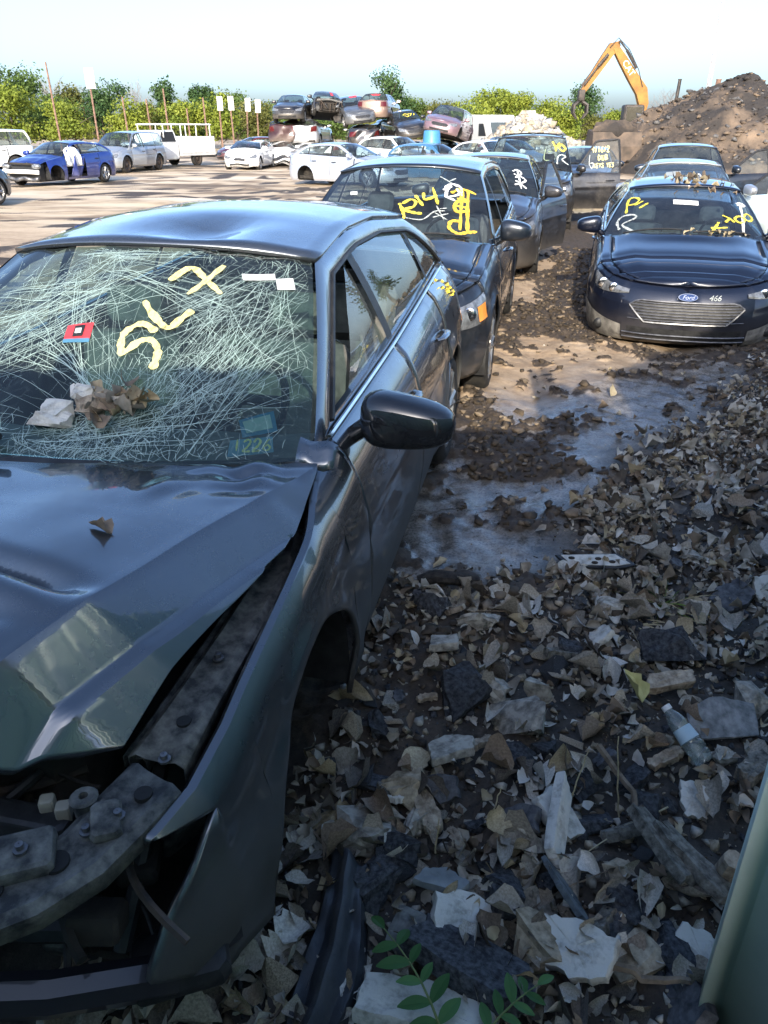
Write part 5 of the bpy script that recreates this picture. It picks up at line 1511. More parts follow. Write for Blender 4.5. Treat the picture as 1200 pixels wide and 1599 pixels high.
# posts on the mound
for i, (x, y, z0, z1, r_, lb) in enumerate(((15.35, 46, 1.0, 4.15, .09, 'bare steel post leaning out of the dirt mound slope'), (16.7, 44.2, 2.6, 4.05, .13, 'stub of a post at the crown of the dirt mound'))):
    mb = MB(); mb.tube([(x, y, z0), (x + .12, y, z1)], r_, 8); mb.tube([(x + .12, y, z1), (x + .12, y, z1 + .04)], r_ * 1.15, 8); tag(mb.build('steel_post', M_RUST if i else M_DSTEEL, None), lb, 'post')
# thin radio mast far away
t = empty('radio_mast', (111, 300, -1)); tag(t, 'thin pale radio mast standing far beyond the trees', 'mast')
M_MAST = plain('mast_pale', (.50, .48, .48), .7)
for k_ in range(3):
    a = k_ * 2.09; mb = MB(); mb.tube([(.9 * math.cos(a), .9 * math.sin(a), 0), (.35 * math.cos(a), .35 * math.sin(a), 46)], .12, 4); mb.build('mast_leg', M_MAST, t)
mb = MB()
for z in range(0, 46, 3):
    f = 1 - z / 46 * .6
    for k_ in range(3): a = k_ * 2.09; b_ = a + 2.09; mb.tube([(.9 * f * math.cos(a), .9 * f * math.sin(a), z), (.9 * f * math.cos(b_), .9 * f * math.sin(b_), z + 3)], .08, 4)
mb.build('lattice', M_MAST, t)

# rusty posts with white boards along the far side
M_BOARD = plain('sign_board_white', (.72, .71, .68), .6)
fp = [(98, 60, 4.9, 0), (157, 60, 4.3, 1), (205, 62, 2.9, 0), (241, 62, 2.7, 0), (268, 62, 3.4, 0), (327, 64, 2.9, 0), (349, 66, 3.0, 1), (368, 66, 3.0, 1), (388, 70, 3.0, 1), (405, 70, 2.9, 1), (300, 66, 2.2, 0)]
for i, (px, Y, h, bd) in enumerate(fp):
    X = (px - 600) / 1200 / 1.105 * Y * (1.0)
    side_ = ['tallest rusty post rising left of the blue wreck', 'rusty post with a white board behind the silver minivan', 'plain rusty post right of the minivan roof', 'short plain rusty post left of the ladder truck', 'plain rusty post above the ladder truck', 'plain rusty post right of the ladder truck rack', 'post with white board, leftmost of the four above the white sedan', 'post with white board, second of the four above the white sedan', 'post with white board, third of the four above the white sedan', 'post with white board, last of the four before the black stack', 'low rusty post behind the ladder truck bed'][i]
    t = empty('yard_post', (X, Y, gzs(X, Y) - .2), rx=0, ry=R(rng.uniform(-2.5, 2.5))); tag(t, side_, 'post', 'rusty posts along the far side of the yard')
    mb = MB(); mb.tube([(0, 0, 0), (0, 0, h * .6), (.02, 0, h + 1.2)], [.07, .065, .055], 6); mb.build('post', M_RUST, t)
    if bd:
        mb = MB(); mb.bbox((.10, -.10, h + .75), (.62 if i == 1 else .42, .03, 1.25 if i == 1 else .95), .01); mb.build('board', M_BOARD, t)

# trees
def leaf_mat(name, c1, c2):
    m, nt, P, L = nodes_of(name)
    oi = N(nt, 'ShaderNodeObjectInfo'); vc = N(nt, 'ShaderNodeVertexColor'); vc.layer_name = 'Col'
    rp = ramp(nt, [(0.0, c1), (1.0, c2)]); sp = N(nt, 'ShaderNodeSeparateColor'); L(vc.outputs[0], sp.inputs[0]); L(sp.outputs[0], rp.inputs[0])
    L(rp.outputs[0], P.inputs['Base Color']); P.inputs['Roughness'].default_value = .6
    P.inputs['Specular IOR Level'].default_value = .25
    tr = N(nt, 'ShaderNodeBsdfTranslucent'); L(rp.outputs[0], tr.inputs[0]); mx = N(nt, 'ShaderNodeMixShader', Fac=.35)
    out = [n for n in nt.nodes if n.type == 'OUTPUT_MATERIAL'][0]
    L(P.outputs[0], mx.inputs[1]); L(tr.outputs[0], mx.inputs[2]); L(mx.outputs[0], out.inputs[0])
    return m
LM = dict(yellow=leaf_mat('leaves_yellow_green', (.11, .165, .025), (.31, .345, .05)), green=leaf_mat('leaves_mid_green', (.06, .11, .025), (.16, .23, .06)), dark=leaf_mat('leaves_dark_green', (.03, .075, .025), (.09, .15, .05)),
          olive=leaf_mat('leaves_olive', (.07, .085, .02), (.19, .19, .05)))
M_BARK = noisy('bark', (.05, .04, .032), (.13, .105, .085), 5, .9, .5)
M_BAREB = noisy('bare_twigs', (.12, .095, .085), (.24, .20, .18), 5, .9, .2)
def crown_data(seed, rx, rz, nq, lobes, size, low=.35):
    g = np.random.default_rng(seed)
    cen = []; 
    for i in range(lobes):
        a = g.uniform(0, 6.28); rr = g.uniform(.1, .62); zz = g.uniform(-.55, .62)
        cen.append((math.cos(a) * rr * rx, math.sin(a) * rr * rx, zz * rz, g.uniform(.28, .52)))
    cen = np.array(cen)
    pick = g.integers(0, lobes, nq)
    d = g.normal(size=(nq, 3)); d /= np.linalg.norm(d, axis=1)[:, None]
    rad = g.random(nq) ** .45
    C = cen[pick, :3] + d * (rad * cen[pick, 3])[:, None] * np.array([rx, rx, rz * .8])
    # sub clumps
    C += g.normal(size=(nq, 3)) * size * .6
    n = d + g.normal(size=(nq, 3)) * .7 + np.array([0, 0, .3]); n /= np.linalg.norm(n, axis=1)[:, None]
    t = np.cross(n, g.normal(size=(nq, 3))); t /= np.linalg.norm(t, axis=1)[:, None]; b = np.cross(n, t)
    s = size * g.uniform(.5, 1.3, nq)[:, None]
    V = np.stack([C - t * s * .5, C - b * s * .32 + n * s * .08, C + t * s * .5, C + b * s * .32 + n * s * .08], 1).reshape(-1, 3)
    F = np.arange(nq * 4).reshape(-1, 4)
    col = np.clip(g.normal(.5, .25, lobes)[pick] * .7 + g.random(nq) * .28, 0, 1)
    return V, F, np.repeat(col, 4)[:, None].repeat(3, 1)
_TM = {}
def tree(label, x, y, h, w, kind, seed, group=None, name='tree', nq=1500, size=None, z=None, trunk=.28, cat='tree'):
    z = gzs(x, y) - .1 if z is None else z
    r = random.Random(seed)
    t = empty(name, (x, y, z), r.uniform(0, 6.28)); tag(t, label, cat, group)
    ch = h * (1 - trunk)
    mb = MB(); tr = max(.05, h * .018)
    top = Vector((r.uniform(-.1, .1) * w, r.uniform(-.1, .1) * w, h * .75))
    mb.tube([(0, 0, 0), (top.x * .3, top.y * .3, h * trunk), top], [tr * 1.4, tr, tr * .35], 7)
    for i in range(5):
        a = r.uniform(0, 6.28); z0 = h * (trunk + .08 * i)
        mb.tube([(top.x * .3, top.y * .3, z0), (math.cos(a) * w * .22, math.sin(a) * w * .22, z0 + h * .12), (math.cos(a) * w * .4, math.sin(a) * w * .4, z0 + h * .22)], [tr * .6, tr * .4, tr * .15], 5)
    mb.build('trunk', M_BARK, t)
    key = (kind, seed % 5, nq, round(h), round(w))
    if key not in _TM:
        V, F, c = crown_data(seed, w / 2, ch / 2 * 1.1, nq, 16, size or (.22 + .013 * h))
        V[:, 2] += h * trunk + ch / 2
        o = fast_mesh('crown', V, F, LM[kind], col=c, parent=t); _TM[key] = o.data
    else: link_mesh('crown', _TM[key], t)
    return t
def bare_tree(label, x, y, h, w, seed, group=None):
    t = empty('bare_tree', (x, y, gzs(x, y) - .1)); tag(t, label, 'tree', group); r = random.Random(seed); mb = MB(); br = MB()
    mb.tube([(0, 0, 0), (.05, 0, h * .35), (0, .05, h * .6)], [h * .02, h * .014, h * .008], 6); mb.build('trunk', M_BAREB, t)
    def grow_(p, d, ln, rad, lv):
        q = p + d * ln; m_ = p + d * ln * .5 + Vector((r.uniform(-1, 1), r.uniform(-1, 1), r.uniform(-1, 1))) * ln * .08
        br.tube([p, m_, q], [rad, rad * .8, rad * .55], 3, cap=False)
        if lv == 0: return
        for i in range(3 if lv > 1 else 4):
            n = (d + Vector((r.uniform(-1, 1), r.uniform(-1, 1), r.uniform(-.35, .8))) * .75).normalized(); grow_(q if i else m_, n, ln * r.uniform(.6, .85), rad * .55, lv - 1)
    for i in range(9):
        a = r.uniform(0, 6.28); z0 = h * r.uniform(.28, .6); grow_(Vector((0, 0, z0)), Vector((math.cos(a) * .8 * w / h, math.sin(a) * .8 * w / h, 1)).normalized(), h * .17, h * .006, 3)
    br.build('branches', M_BAREB, t, smooth=False)
GT = 'trees along the far edge of the yard'
def px_tree(px, Y): return (px - 600) / 1200 * Y / 1.105
TL = [  # px, Y, top height, width, kind, label
 (-30, 88, 7.9, 8.0, 'green', 'green tree at the left edge of the treeline'), (22, 80, 6.0, 6.5, 'yellow', 'yellow bush at the foot of the leftmost green trees'), (45, 92, 7.8, 8.5, 'green', 'big round green tree above the blue wreck'),
 (85, 84, 5.4, 6.5, 'green', 'green bush between the tallest rusty post and the yellow bush'), (118, 80, 4.6, 6.0, 'yellow', 'yellow green bush behind the silver minivan'), (128, 100, 6.6, 6, 'olive', 'olive tree behind the yellow green bush'),
 (172, 90, 6.3, 7.5, 'dark', 'dark green tree behind the post with white board'), (212, 82, 4.6, 5.5, 'yellow', 'bright yellow bush above the ladder truck cab'), (245, 95, 4.4, 6, 'olive', 'low olive bush behind the ladder rack'), (265, 100, 7.0, 4.2, 'dark', 'slim dark tree standing above the ladder truck'),
 (285, 84, 4.4, 5.0, 'yellow', 'yellow bush right of the slim dark tree'), (322, 96, 6.6, 3.8, 'dark', 'narrow dark tree left of the four white boards'), (312, 90, 4.4, 4.5, 'green', 'low green bush under the narrow dark tree'), (346, 84, 5.2, 5, 'yellow', 'yellow tree behind the first white board'),
 (375, 100, 5.8, 6.5, 'green', 'green tree behind the middle white boards'), (408, 96, 4.9, 6, 'olive', 'olive tree left of the black stack'), (432, 100, 4.7, 5.5, 'green', 'green tree just behind the black stack'),
 (608, 112, 9.4, 6.8, 'dark', 'tall dark green tree standing above the bronze sedan'), (640, 116, 6.0, 7, 'green', 'lower green tree right of the tall dark tree'), (665, 118, 5.8, 6, 'olive', 'olive tree behind the mauve minivan'),
 (738, 86, 5.0, 6.5, 'yellow', 'yellow green tree right of the mauve minivan'), (772, 90, 5.9, 6, 'yellow', 'tall yellow green tree above the white van'), (805, 88, 5.8, 6.5, 'yellow', 'yellow green tree above the pale rubble heap'), (845, 92, 5.0, 6.5, 'yellow', 'yellow green tree left of the excavator claw'), (880, 90, 4.2, 6, 'yellow', 'low yellow bush behind the excavator claw'),
 (905, 112, 7.2, 5.6, 'dark', 'dark green tree behind the excavator claw'), (925, 95, 3.3, 5, 'olive', 'low olive bush under the excavator boom'), (962, 90, 3.7, 4.5, 'yellow', 'yellow bush beneath the excavator elbow'), (1040, 92, 3.6, 6, 'yellow', 'yellow bush between the excavator and the dirt mound'), (1065, 100, 4.6, 6, 'green', 'green bush at the left foot of the dirt mound'),
 (450, 110, 4.6, 7, 'olive', 'olive bush behind the second stack'), (520, 115, 4.3, 8, 'green', 'green bush hidden behind the second and third stacks'), (700, 100, 4.8, 7, 'olive', 'olive bush behind the rearing minivan')]
for i, (px, Y, h, w, k_, lb) in enumerate(TL):
    tree(lb, px_tree(px, Y), Y, h, w, k_, 100 + i, GT, nq=4200, trunk=.12 if h < 6.5 else .22)
bare_tree('bare grey tree between the green tree and tallest post', px_tree(95, 112), 112, 8.2, 6, 3, GT)
bare_tree('bare pale tree behind the minivan', px_tree(135, 116), 116, 7.6, 6, 4, GT)
bare_tree('bare grey tree left of the slim dark tree', px_tree(228, 112), 112, 7.6, 6, 5, GT)
bare_tree('bare brown tree between excavator and dirt mound', px_tree(1030, 108), 108, 7.0, 8, 6, GT)
bare_tree('second bare brown tree just right of the excavator boom', px_tree(1055, 110), 110, 6.4, 7, 8, GT)
# distant wood closing the horizon
V, F, c = [], [], []
g_ = np.random.default_rng(77); nb = 9000
X_ = g_.uniform(-190, 240, nb); Y_ = g_.uniform(150, 175, nb); Z_ = g_.random(nb) * (3.4 + 1.1 * noise2(X_ * .12, X_ * 0, 5))
nrm = g_.normal(size=(nb, 3)); nrm /= np.linalg.norm(nrm, axis=1)[:, None]; tt = np.cross(nrm, g_.normal(size=(nb, 3))); tt /= np.linalg.norm(tt, axis=1)[:, None]; bb = np.cross(nrm, tt)
C_ = np.stack([X_, Y_, Z_], 1); s_ = 1.5
VV = np.stack([C_ - tt * s_ * .6, C_ - bb * s_ * .4, C_ + tt * s_ * .6, C_ + bb * s_ * .4], 1).reshape(-1, 3)
o = fast_mesh('distant_wood', VV, np.arange(nb * 4).reshape(-1, 4), LM['olive'], col=np.repeat(g_.random(nb), 4)[:, None].repeat(3, 1)); tag(o, 'distant olive wood along the horizon', 'wood', kind='stuff')

# trees behind the camera, whose shade lies on the right hand row
GB = 'trees on the far side of the green fence'
tree('leafy tree over the fence behind the right row', 4.9, -5.5, 9.5, 7.0, 'green', 301, GB, nq=2600, size=.30, trunk=.30)
tree('second leafy tree over the fence further right', 10.0, -5.0, 10.0, 7.5, 'green', 302, GB, nq=2600, size=.30, trunk=.30)
0 and tree('third leafy tree over the fence near the gate', 1.9, -8.0, 8.0, 4.0, 'olive', 303, GB, nq=1300, size=.28, trunk=.35)
# branch tip at the right edge
tree('leafy tree at the right edge above the dirt mound', 27.6, 52.0, 9.2, 4.5, 'dark', 304, GT, nq=1600, trunk=.4)

# green corrugated fence and open gate leaf
M_FENCE = noisy('fence_green', (.34, .50, .41), (.42, .58, .485), 3, .55, .08)
M_GATE = noisy('gate_green', (.60, .73, .64), (.70, .81, .73), 3, .55, .08)
def sheet(parent, L_, h, pitch_=.18, dep=.028, z0=.0, name='fence_sheet', lap=.9, M_FENCE=M_FENCE):
    n = int(L_ / lap + .5)
    for k_ in range(max(1, n)):
        x0, x1 = k_ * L_ / max(1, n), (k_ + 1) * L_ / max(1, n) + .02
        mb = MB(); xs = []
        x = x0
        pr = []
        while x < x1 - 1e-6:
            for dx, dy in ((0, 0), (.10, 0), (.115, dep), (.165, dep)):
                if x + dx <= x1: pr.append((x + dx, dy))
            x += pitch_
        pr.append((x1, 0))
        mb.grid([[Vector((a, b + k_ % 2 * .002, z0)), Vector((a, b + k_ % 2 * .002, h * .5)), Vector((a, b + k_ % 2 * .002, h))] for a, b in pr])
        solidify(mb.build(name, M_FENCE, parent, angle=15), .003)
    for z in (.35, h - .3):
        mb = MB(); mb.box((L_ / 2, -.045, z), (L_, .05, .07)); mb.build('rail', M_FENCE, parent)
    for k_ in range(int(L_ / 2.2) + 2):
        mb = MB(); mb.box((min(L_ - .03, k_ * 2.2 + .03), -.10, h / 2), (.06, .06, h)); mb.build('post', M_FENCE, parent)
fa = empty('green_fence', (.95, -.62, .05), PI); tag(fa, 'green corrugated steel fence running behind the grey sedan', 'fence'); sheet(fa, 9.0, 2.5)
ga = math.atan2(1.06 + .42, .705 - 1.30)
gt_ = empty('fence_gate', (1.322, -.42, .04), ga); tag(gt_, 'green ribbed steel gate leaf standing open at the lower right', 'gate'); sheet(gt_, 1.59, 2.45, pitch_=.22, dep=.05, M_FENCE=M_GATE)
fb = empty('green_fence', (9.5, -.75, .05), PI); tag(fb, 'green corrugated steel fence running behind the navy sedan', 'fence'); sheet(fb, 7.6, 2.5)

fc = empty('green_fence', (1.36, .86, .05), math.atan2(4.4, 4.25)); tag(fc, 'green corrugated steel fence bounding the yard on the right beside the litter', 'fence'); sheet(fc, 6.2, 2.45)
# ------------------------------------------------------------------ marks, cards and debris on the cars
def quad_on(name, fn, uv, mat, parent, o=.004, nu=4):
    a, b, c_, d = [Vector((p[0], p[1], 0)) for p in uv]
    mb = MB(); rows = []
    for i in range(nu + 1):
        f = i / nu; L_ = a.lerp(d, f); R_ = b.lerp(c_, f)
        rows.append([fn(*L_.lerp(R_, g / nu)[:2]) + Vector((0, -.55, .83)) * o for g in range(nu + 1)])
    mb.grid(rows); return mb.build(name, mat, parent, smooth=False)
UPW = Vector((0, -.55, .83))
hm = lambda st, mat, w, nm='paint_mark', sd=1: paint_marks(nm, st, lambda a, b: hw_sag(a, b, .002), w, mat, hero, nrm=UPW, seed=sd)
M_PALEY = chalk('pale_yellow_mark', (.80, .72, .30), .70)
hm([[(.324, .518), (.25, .55), (.19, .50), (.215, .425), (.275, .475), (.325, .478), (.365, .43), (.367, .36)]], M_PALEY, .024)
hm([[(.209, .662), (.28, .595), (.367, .54), (.41, .58), (.453, .626)]], M_PALEY, .024, sd=4)
hm([[(.281, .777), (.353, .868), (.46, .80), (.554, .727)], [(.525, .892), (.396, .712)]], M_PALEY, .022, sd=5)
HS = lambda a, b: hw_sag(a, b, .001)
st_r = quad_on('sticker', HS, [(-.108, .532), (.022, .547), (.036, .475), (-.085, .462)], M_REDCARD, hws)
quad_on('sticker_emblem', HS, [(-.062, .528), (-.012, .534), (-.004, .487), (-.05, .481)], M_BLACK, st_r, .006)
quad_on('sticker_emblem_stripe', HS, [(-.052, .516), (-.022, .519), (-.016, .498), (-.045, .495)], M_PLATE, st_r, .007)
quad_on('sticker_band', HS, [(-.088, .469), (.035, .480), (.040, .464), (-.080, .453)], M_BLUECARD, st_r, .006)
quad_on('label_strip', HS, [(.626, .856), (.79, .885), (.80, .845), (.64, .82)], M_PLATE, hws)
quad_on('label_square', HS, [(.80, .852), (.885, .872), (.90, .806), (.815, .785)], M_PLATE, hws)
HI = lambda a, b: hw_sag(a, b, -.03)
bc = quad_on('parking_card', HI, [(.727, .18), (.842, .225), (.865, .14), (.75, .115)], M_BLUECARD, hero)
quad_on('card_face', HI, [(.742, .173), (.832, .208), (.848, .152), (.762, .13)], plain('card_pale', (.45, .52, .48), .6), bc, .006)
quad_on('parking_card', HI, [(.71, .105), (.85, .12), (.86, .06), (.71, .045)], plain('card_blue_pale', (.16, .30, .42), .5), hero)
paint_marks('paint_mark', text_strokes('1226', .725, .06, .026, .045, .02, seed=9), lambda a, b: HI(a, b) + UPW * .006, .006, M_PALEY, hero, nrm=UPW)
# wiper at the left, scuttle trim
mb = MB(); mb.tube([HW(u, .01 + .05 * math.sin((u + .9) * 2.2), .02) for u in np.linspace(-.75, -.08, 10)], .011, 6); mb.tube([HW(-.62, .0, .03), HW(-.5, .05, .028), HW(-.3, .065, .025)], .016, 6); mb.build('wiper', M_BLACK, hero)
mb = MB(); rows = []
for a in np.linspace(-.98, .98, 41):
    e = HW(a, 0.0)
    rows.append([e + Vector((0, .03, .0)), e + Vector((0, .0, -.008)), e + Vector((0, -.02, -.03)), e + Vector((0, .0, -.07))])
mb.grid(rows); mb.build('scuttle_panel', M_BLACK, hero)
# torn flap of the wing top by the mirror
mb = MB(); c0 = Vector((.80, .46, .955))
mb.grid([[c0 + Vector((-.05 + .028 * i, -.03 + .022 * j + .006 * math.sin(i * 2.1), .006 + .018 * j + .008 * math.sin(i * 1.7 + j) - .004 * i)) for j in range(4)] for i in range(5)])
solidify(mb.build('torn_flap', P_HERO, hero, angle=20), .003)
# chrome line under the side glass, weatherstrip
mb = MB(); L1 = [hs_.S3(y, hs_.edge(y).z + .012, .012) for y in np.linspace(.60, 3.0, 24)]
mb.tube(L1, .007, 5); mb.build('belt_moulding', M_CHROME, hero)
mb = MB(); A_, R_, C_l = hs_.dlo()
mb.tube([hs_.S3(a, b, .004) for a, b in A_ + R_[1:] + C_l[1:]], .009, 5); mb.build('window_trim', M_BLACK, hero)
# half lowered broken driver glass
rows = []
zy_, zz_ = hs_.dloz()
for y in np.linspace(.92, 1.56, 9):
    z0 = hs_.edge(y).z - .02; z1 = z0 + (float(np.interp(y, zy_, zz_)) - z0) * min(.98, max(.1, (y - .80) * 1.25))
    rows.append([hs_.S3(y, z0 + (z1 - z0) * v, -.02) for v in np.linspace(0, 1, 5)])
mb = MB(); mb.grid(rows); mb.build('broken_window', G_DUSTY, hero)
# inner apron and slam panel in the open front
M_PANEL = noisy('bare_panel', (.030, .032, .033), (.19, .185, .165), 22, .75, .5, lo=.38, hi=.68, metallic=.2, bscale=30)
def strip(name, pts, w, h, mat, par, ups=None):
    mb = MB(); rows = []
    for i, p in enumerate(pts):
        p = Vector(p); d = (Vector(pts[min(i + 1, len(pts) - 1)]) - Vector(pts[max(0, i - 1)])).normalized(); sx = d.cross(Vector((0, 0, 1))).normalized()
        ww = w[i] if isinstance(w, (list, tuple)) else w
        prof = [(-.5, -.9), (-.5, 0), (-.36, .25), (-.2, .1), (.2, .1), (.36, .25), (.5, 0), (.5, -.9)]
        rows.append([p + sx * a * ww + Vector((0, 0, b * h)) for a, b in prof])
    mb.grid(rows); o = mb.build(name, mat, par, angle=25); solidify(o, .003); return o
ap = strip('apron_rail', [(.765, .30, .80), (.778, .14, .775), (.772, -.12, .757), (.76, -.34, .74), (.750, -.50, .722)], [.07, .08, .09, .10, .12], .045, M_PANEL, hero)
strip('apron_flange', [(.72, .10, .74), (.715, -.12, .73), (.70, -.34, .71), (.69, -.48, .70)], .05, .03, M_PANEL, hero)
sl = strip('slam_panel', [(.765, -.53, .718), (.735, -.61, .705), (.705, -.70, .697), (.65, -.775, .692), (.58, -.83, .688), (.42, -.86, .686), (.15, -.88, .685), (-.3, -.86, .685), (-.6, -.72, .69)], [.13, .13, .125, .12, .12, .12, .12, .12, .12], .04, M_PANEL, hero)
for (x, y, z, r_) in ((.762, -.575, .722, .018), (.675, -.73, .704, .024), (.60, -.80, .698, .018), (.765, -.40, .742, .016), (.45, -.85, .696, .02)):
    mb = MB(); mb.lathe([(0, .001), (.0, r_ * .96), (-.012, r_ * 1.0)], 14, 'Z', (x, y, z + .0035)); mb.build('panel_hole', M_SEAM, sl)
for (x, y, z) in ((.745, -.635, .725), (.70, -.67, .715), (.62, -.74, .733), (.53, -.84, .705), (.768, -.22, .765), (.77, -.50, .735)):
    mb = MB(); mb.lathe([(0, .013), (.005, .013), (.006, .0075), (.016, .0075), (.017, .001)], 8, 'Z', (x, y, z)); mb.build('bolt', M_GRILLE, sl)
def bracket(name, c, s_, rz, rx, mat=M_PANEL):
    mb = MB(); mb.bbox(c, s_, .01, rot=Matrix.Rotation(rz, 3, 'Z') @ Matrix.Rotation(rx, 3, 'X')); return mb.build(name, mat, hero)
bracket('bracket', (.725, -.645, .722), (.055, .075, .03), .5, .15); bracket('bracket', (.62, -.735, .71), (.10, .085, .045), .5, .1); bracket('bracket', (.70, -.62, .70), (.05, .05, .03), .4, -.2)
mb = MB(); mb.lathe([(0, .022), (.035, .022), (.038, .027), (.043, .022), (.043, .009), (.03, .008), (.03, .001)], 14, 'Z', (.66, -.61, .69)); mb.build('filler_cap', M_PANEL, hero)
M_BEIGE = plain('beige_plug', (.34, .31, .24), .6)
for x in (.567, .607):
    mb = MB(); mb.bbox((x, -.60 - .2 * (x - .567), .675), (.028, .028, .04), .005, rz=.4); mb.build('relay', M_BEIGE, hero)
r5 = random.Random(9)
for i, (p0, p1, p2, r_) in enumerate([((.3, -.4, .6), (.5, -.55, .55), (.66, -.40, .45), .028), ((.2, -.5, .5), (.45, -.68, .50), (.70, -.62, .42), .022), ((.66, -.3, .6), (.72, -.55, .52), (.70, -.66, .36), .018), ((.1, -.6, .62), (.35, -.62, .60), (.55, -.45, .62), .014),
        ((.0, -.66, .4), (.3, -.72, .38), (.6, -.66, .40), .03), ((.5, -.2, .72), (.55, -.45, .66), (.4, -.6, .6), .012), ((.15, -.3, .7), (.3, -.45, .68), (.33, -.62, .62), .016)]):
    mb = MB(); q = [Vector(p0).lerp(Vector(p1), f).lerp(Vector(p1).lerp(Vector(p2), f), f) for f in np.linspace(0, 1, 9)]; mb.tube(q, r_, 8); mb.build('hose', M_BLACK if i % 3 else M_STEEL, hero)
for i in range(16):
    p0 = Vector((r5.uniform(.25, .72), r5.uniform(-.62, -.30), r5.uniform(.35, .66))); p2 = p0 + Vector((r5.uniform(-.25, .2), r5.uniform(-.22, .1), r5.uniform(-.25, .12))); p1 = (p0 + p2) / 2 + Vector((r5.uniform(-.08, .08), r5.uniform(-.08, .08), r5.uniform(-.05, .1)))
    mb = MB(); mb.tube([p0.lerp(p1, f).lerp(p1.lerp(p2, f), f) for f in np.linspace(0, 1, 8)], r5.uniform(.004, .011), 5); mb.build('wire', (M_BLACK, M_BLACK, M_UNDER, M_STEEL)[i % 4], hero)
for i in range(9):
    mb = MB(); c = Vector((r5.uniform(.3, .74), r5.uniform(-.70, -.40), r5.uniform(.32, .60)))
    mb.bbox(c, (r5.uniform(.05, .14), r5.uniform(.04, .09), r5.uniform(.04, .10)), .012, rot=Matrix.Rotation(r5.uniform(0, 3), 3, 'Z') @ Matrix.Rotation(r5.uniform(-.6, .6), 3, 'X')); mb.build('engine_bay_box', (M_BLACK, M_UNDER, M_PANEL)[i % 3], hero)
mb = MB(); mb.bbox((.1, -.25, .55), (.9, .5, .42), .06); mb.build('engine', M_UNDER, hero)
mb = MB(); mb.bbox((.05, -.62, .48), (1.15, .06, .38), .012); mb.build('radiator', M_BLACK, hero)
mb = MB(); mb.tube([(-.7, -.72, .40), (-.3, -.86, .40), (.3, -.86, .38), (.60, -.76, .34), (.80, -.66, .31), (.87, -.52, .29)], .04, 8, squash=1.2); mb.build('crash_beam', P_INK, hero)
mb = MB(); mb.bbox((.80, -.62, .30), (.20, .14, .07), .025, rz=.5); mb.build('lower_bracket', M_BLACK, hero)
mb = MB(); rows = []
for i in range(13):
    t = PI * (.98 - .5 * i / 12)
    rows.append([Vector((.86 - .05 * k_, math.cos(t) * (.40 - .02 * k_), .30 + math.sin(t) * (.40 - .02 * k_) - .02 * k_)) for k_ in range(4)])
mb.grid(rows); solidify(mb.build('wing_liner', M_BLACK, hero), .005)
mb = MB(); mb.box((.0, -.1, .22), (1.5, 1.0, .03)); mb.build('undertray', M_UNDER, hero)
mb = MB(); mb.lathe([(-.05, .001), (-.05, .14), (.05, .15), (.06, .06), (.11, .055), (.11, .001)], 18, 'X', (.66, 0, .30)); mb.build('hub', M_STEEL, hero)
mb = MB(); mb.tube([(.60, 0, .34), (.60, .02, .62), (.58, .03, .78)], [.05, .045, .06], 10); mb.build('suspension_strut', M_UNDER, hero)
# yellow scrawl on the rear flank
kq = hs_.k(3.0)
paint_marks('paint_mark', [[(2.60, .985), (2.78, .97), (2.95, .80), (3.0, .74)], [(2.72, .90), (2.86, .80), (2.92, .70)]], lambda a, b: hs_.pt(hs_.k(a), b) , .02, M_YELLOW, hero, nrm=Vector((1, 0, .3)))
paint_marks('paint_mark', [[(.26, .30), (.42, .26), (.55, .30)], [(.34, .30), (.40, .24), (.44, .25)]], lambda a, b: Vector((a + .08, b + .02, hood_z(a + .08, b + .02))), .010, M_YELLOW, hero, nrm=Vector((0, 0, 1)))

# writing on the other cars
def W14(st, mat, w, root=None, s=None, sd=2): return paint_marks('paint_mark', st, s.wscr, w, mat, root, nrm=UPW, seed=sd)
k = dict(root=r14, s=s14)
W14([[(.036, .424), (.085, .33), (.122, .23)], [(.07, .42), (.15, .48), (.209, .45), (.19, .38), (.094, .345), (.2, .31), (.295, .302)]], M_YELLOW, .026, **k)
W14([[(.194, .54), (.295, .403)], [(.281, .583), (.309, .489), (.439, .561)], [(.381, .669), (.453, .439)]], M_YELLOW, .026, **k)
W14([[(.41, .266), (.568, .331)], [(.42, .33), (.56, .25)], [(.439, .417), (.525, .245)], [(.47, .38), (.55, .40)], [(.1, .25), (.3, .23), (.42, .34), (.53, .36)]], M_GREYMARK, .010, **k)
W14([[(.511, .647), (.55, .72), (.62, .76), (.712, .72), (.70, .63), (.60, .57), (.54, .554), (.55, .66), (.60, .73)], [(.54, .554), (.64, .518)], [(.66, .70), (.72, .60)]], M_WMARK, .024, **k)
W14([[(.46, .86), (.56, .80), (.669, .72)], [(.66, .86), (.58, .80)]], M_GREYMARK, .012, **k)
W14([[(.597, .62), (.72, .70), (.885, .662)], [(.727, .683), (.70, .42), (.683, .144)], [(.799, .698), (.77, .45), (.755, .14)], [(.77, .525), (.68, .52), (.63, .44), (.66, .37), (.755, .396)], [(.66, .55), (.80, .55)], [(.69, .25), (.60, .24), (.58, .16), (.66, .10), (.741, .12), (.85, .15)], [(.62, .45), (.78, .44)]], M_OCHRE, .030, **k)
quad_on('window_card', s14.wscr, [(-.626, .619), (-.53, .61), (-.51, .56), (-.60, .567)], M_PLATE, r14)
k = dict(root=fus, s=sf)
W14([[(-.813, .42), (-.88, .72), (-.80, .765), (-.712, .70), (-.75, .61), (-.86, .60)], [(-.741, .576), (-.64, .66)], [(-.655, .50), (-.554, .60)]], M_YELLOW, .026, **k)
W14([[(-.813, .10), (-.88, .25), (-.84, .36), (-.70, .37), (-.66, .30), (-.80, .19), (-.62, .05)]], M_GREYMARK, .026, **k)
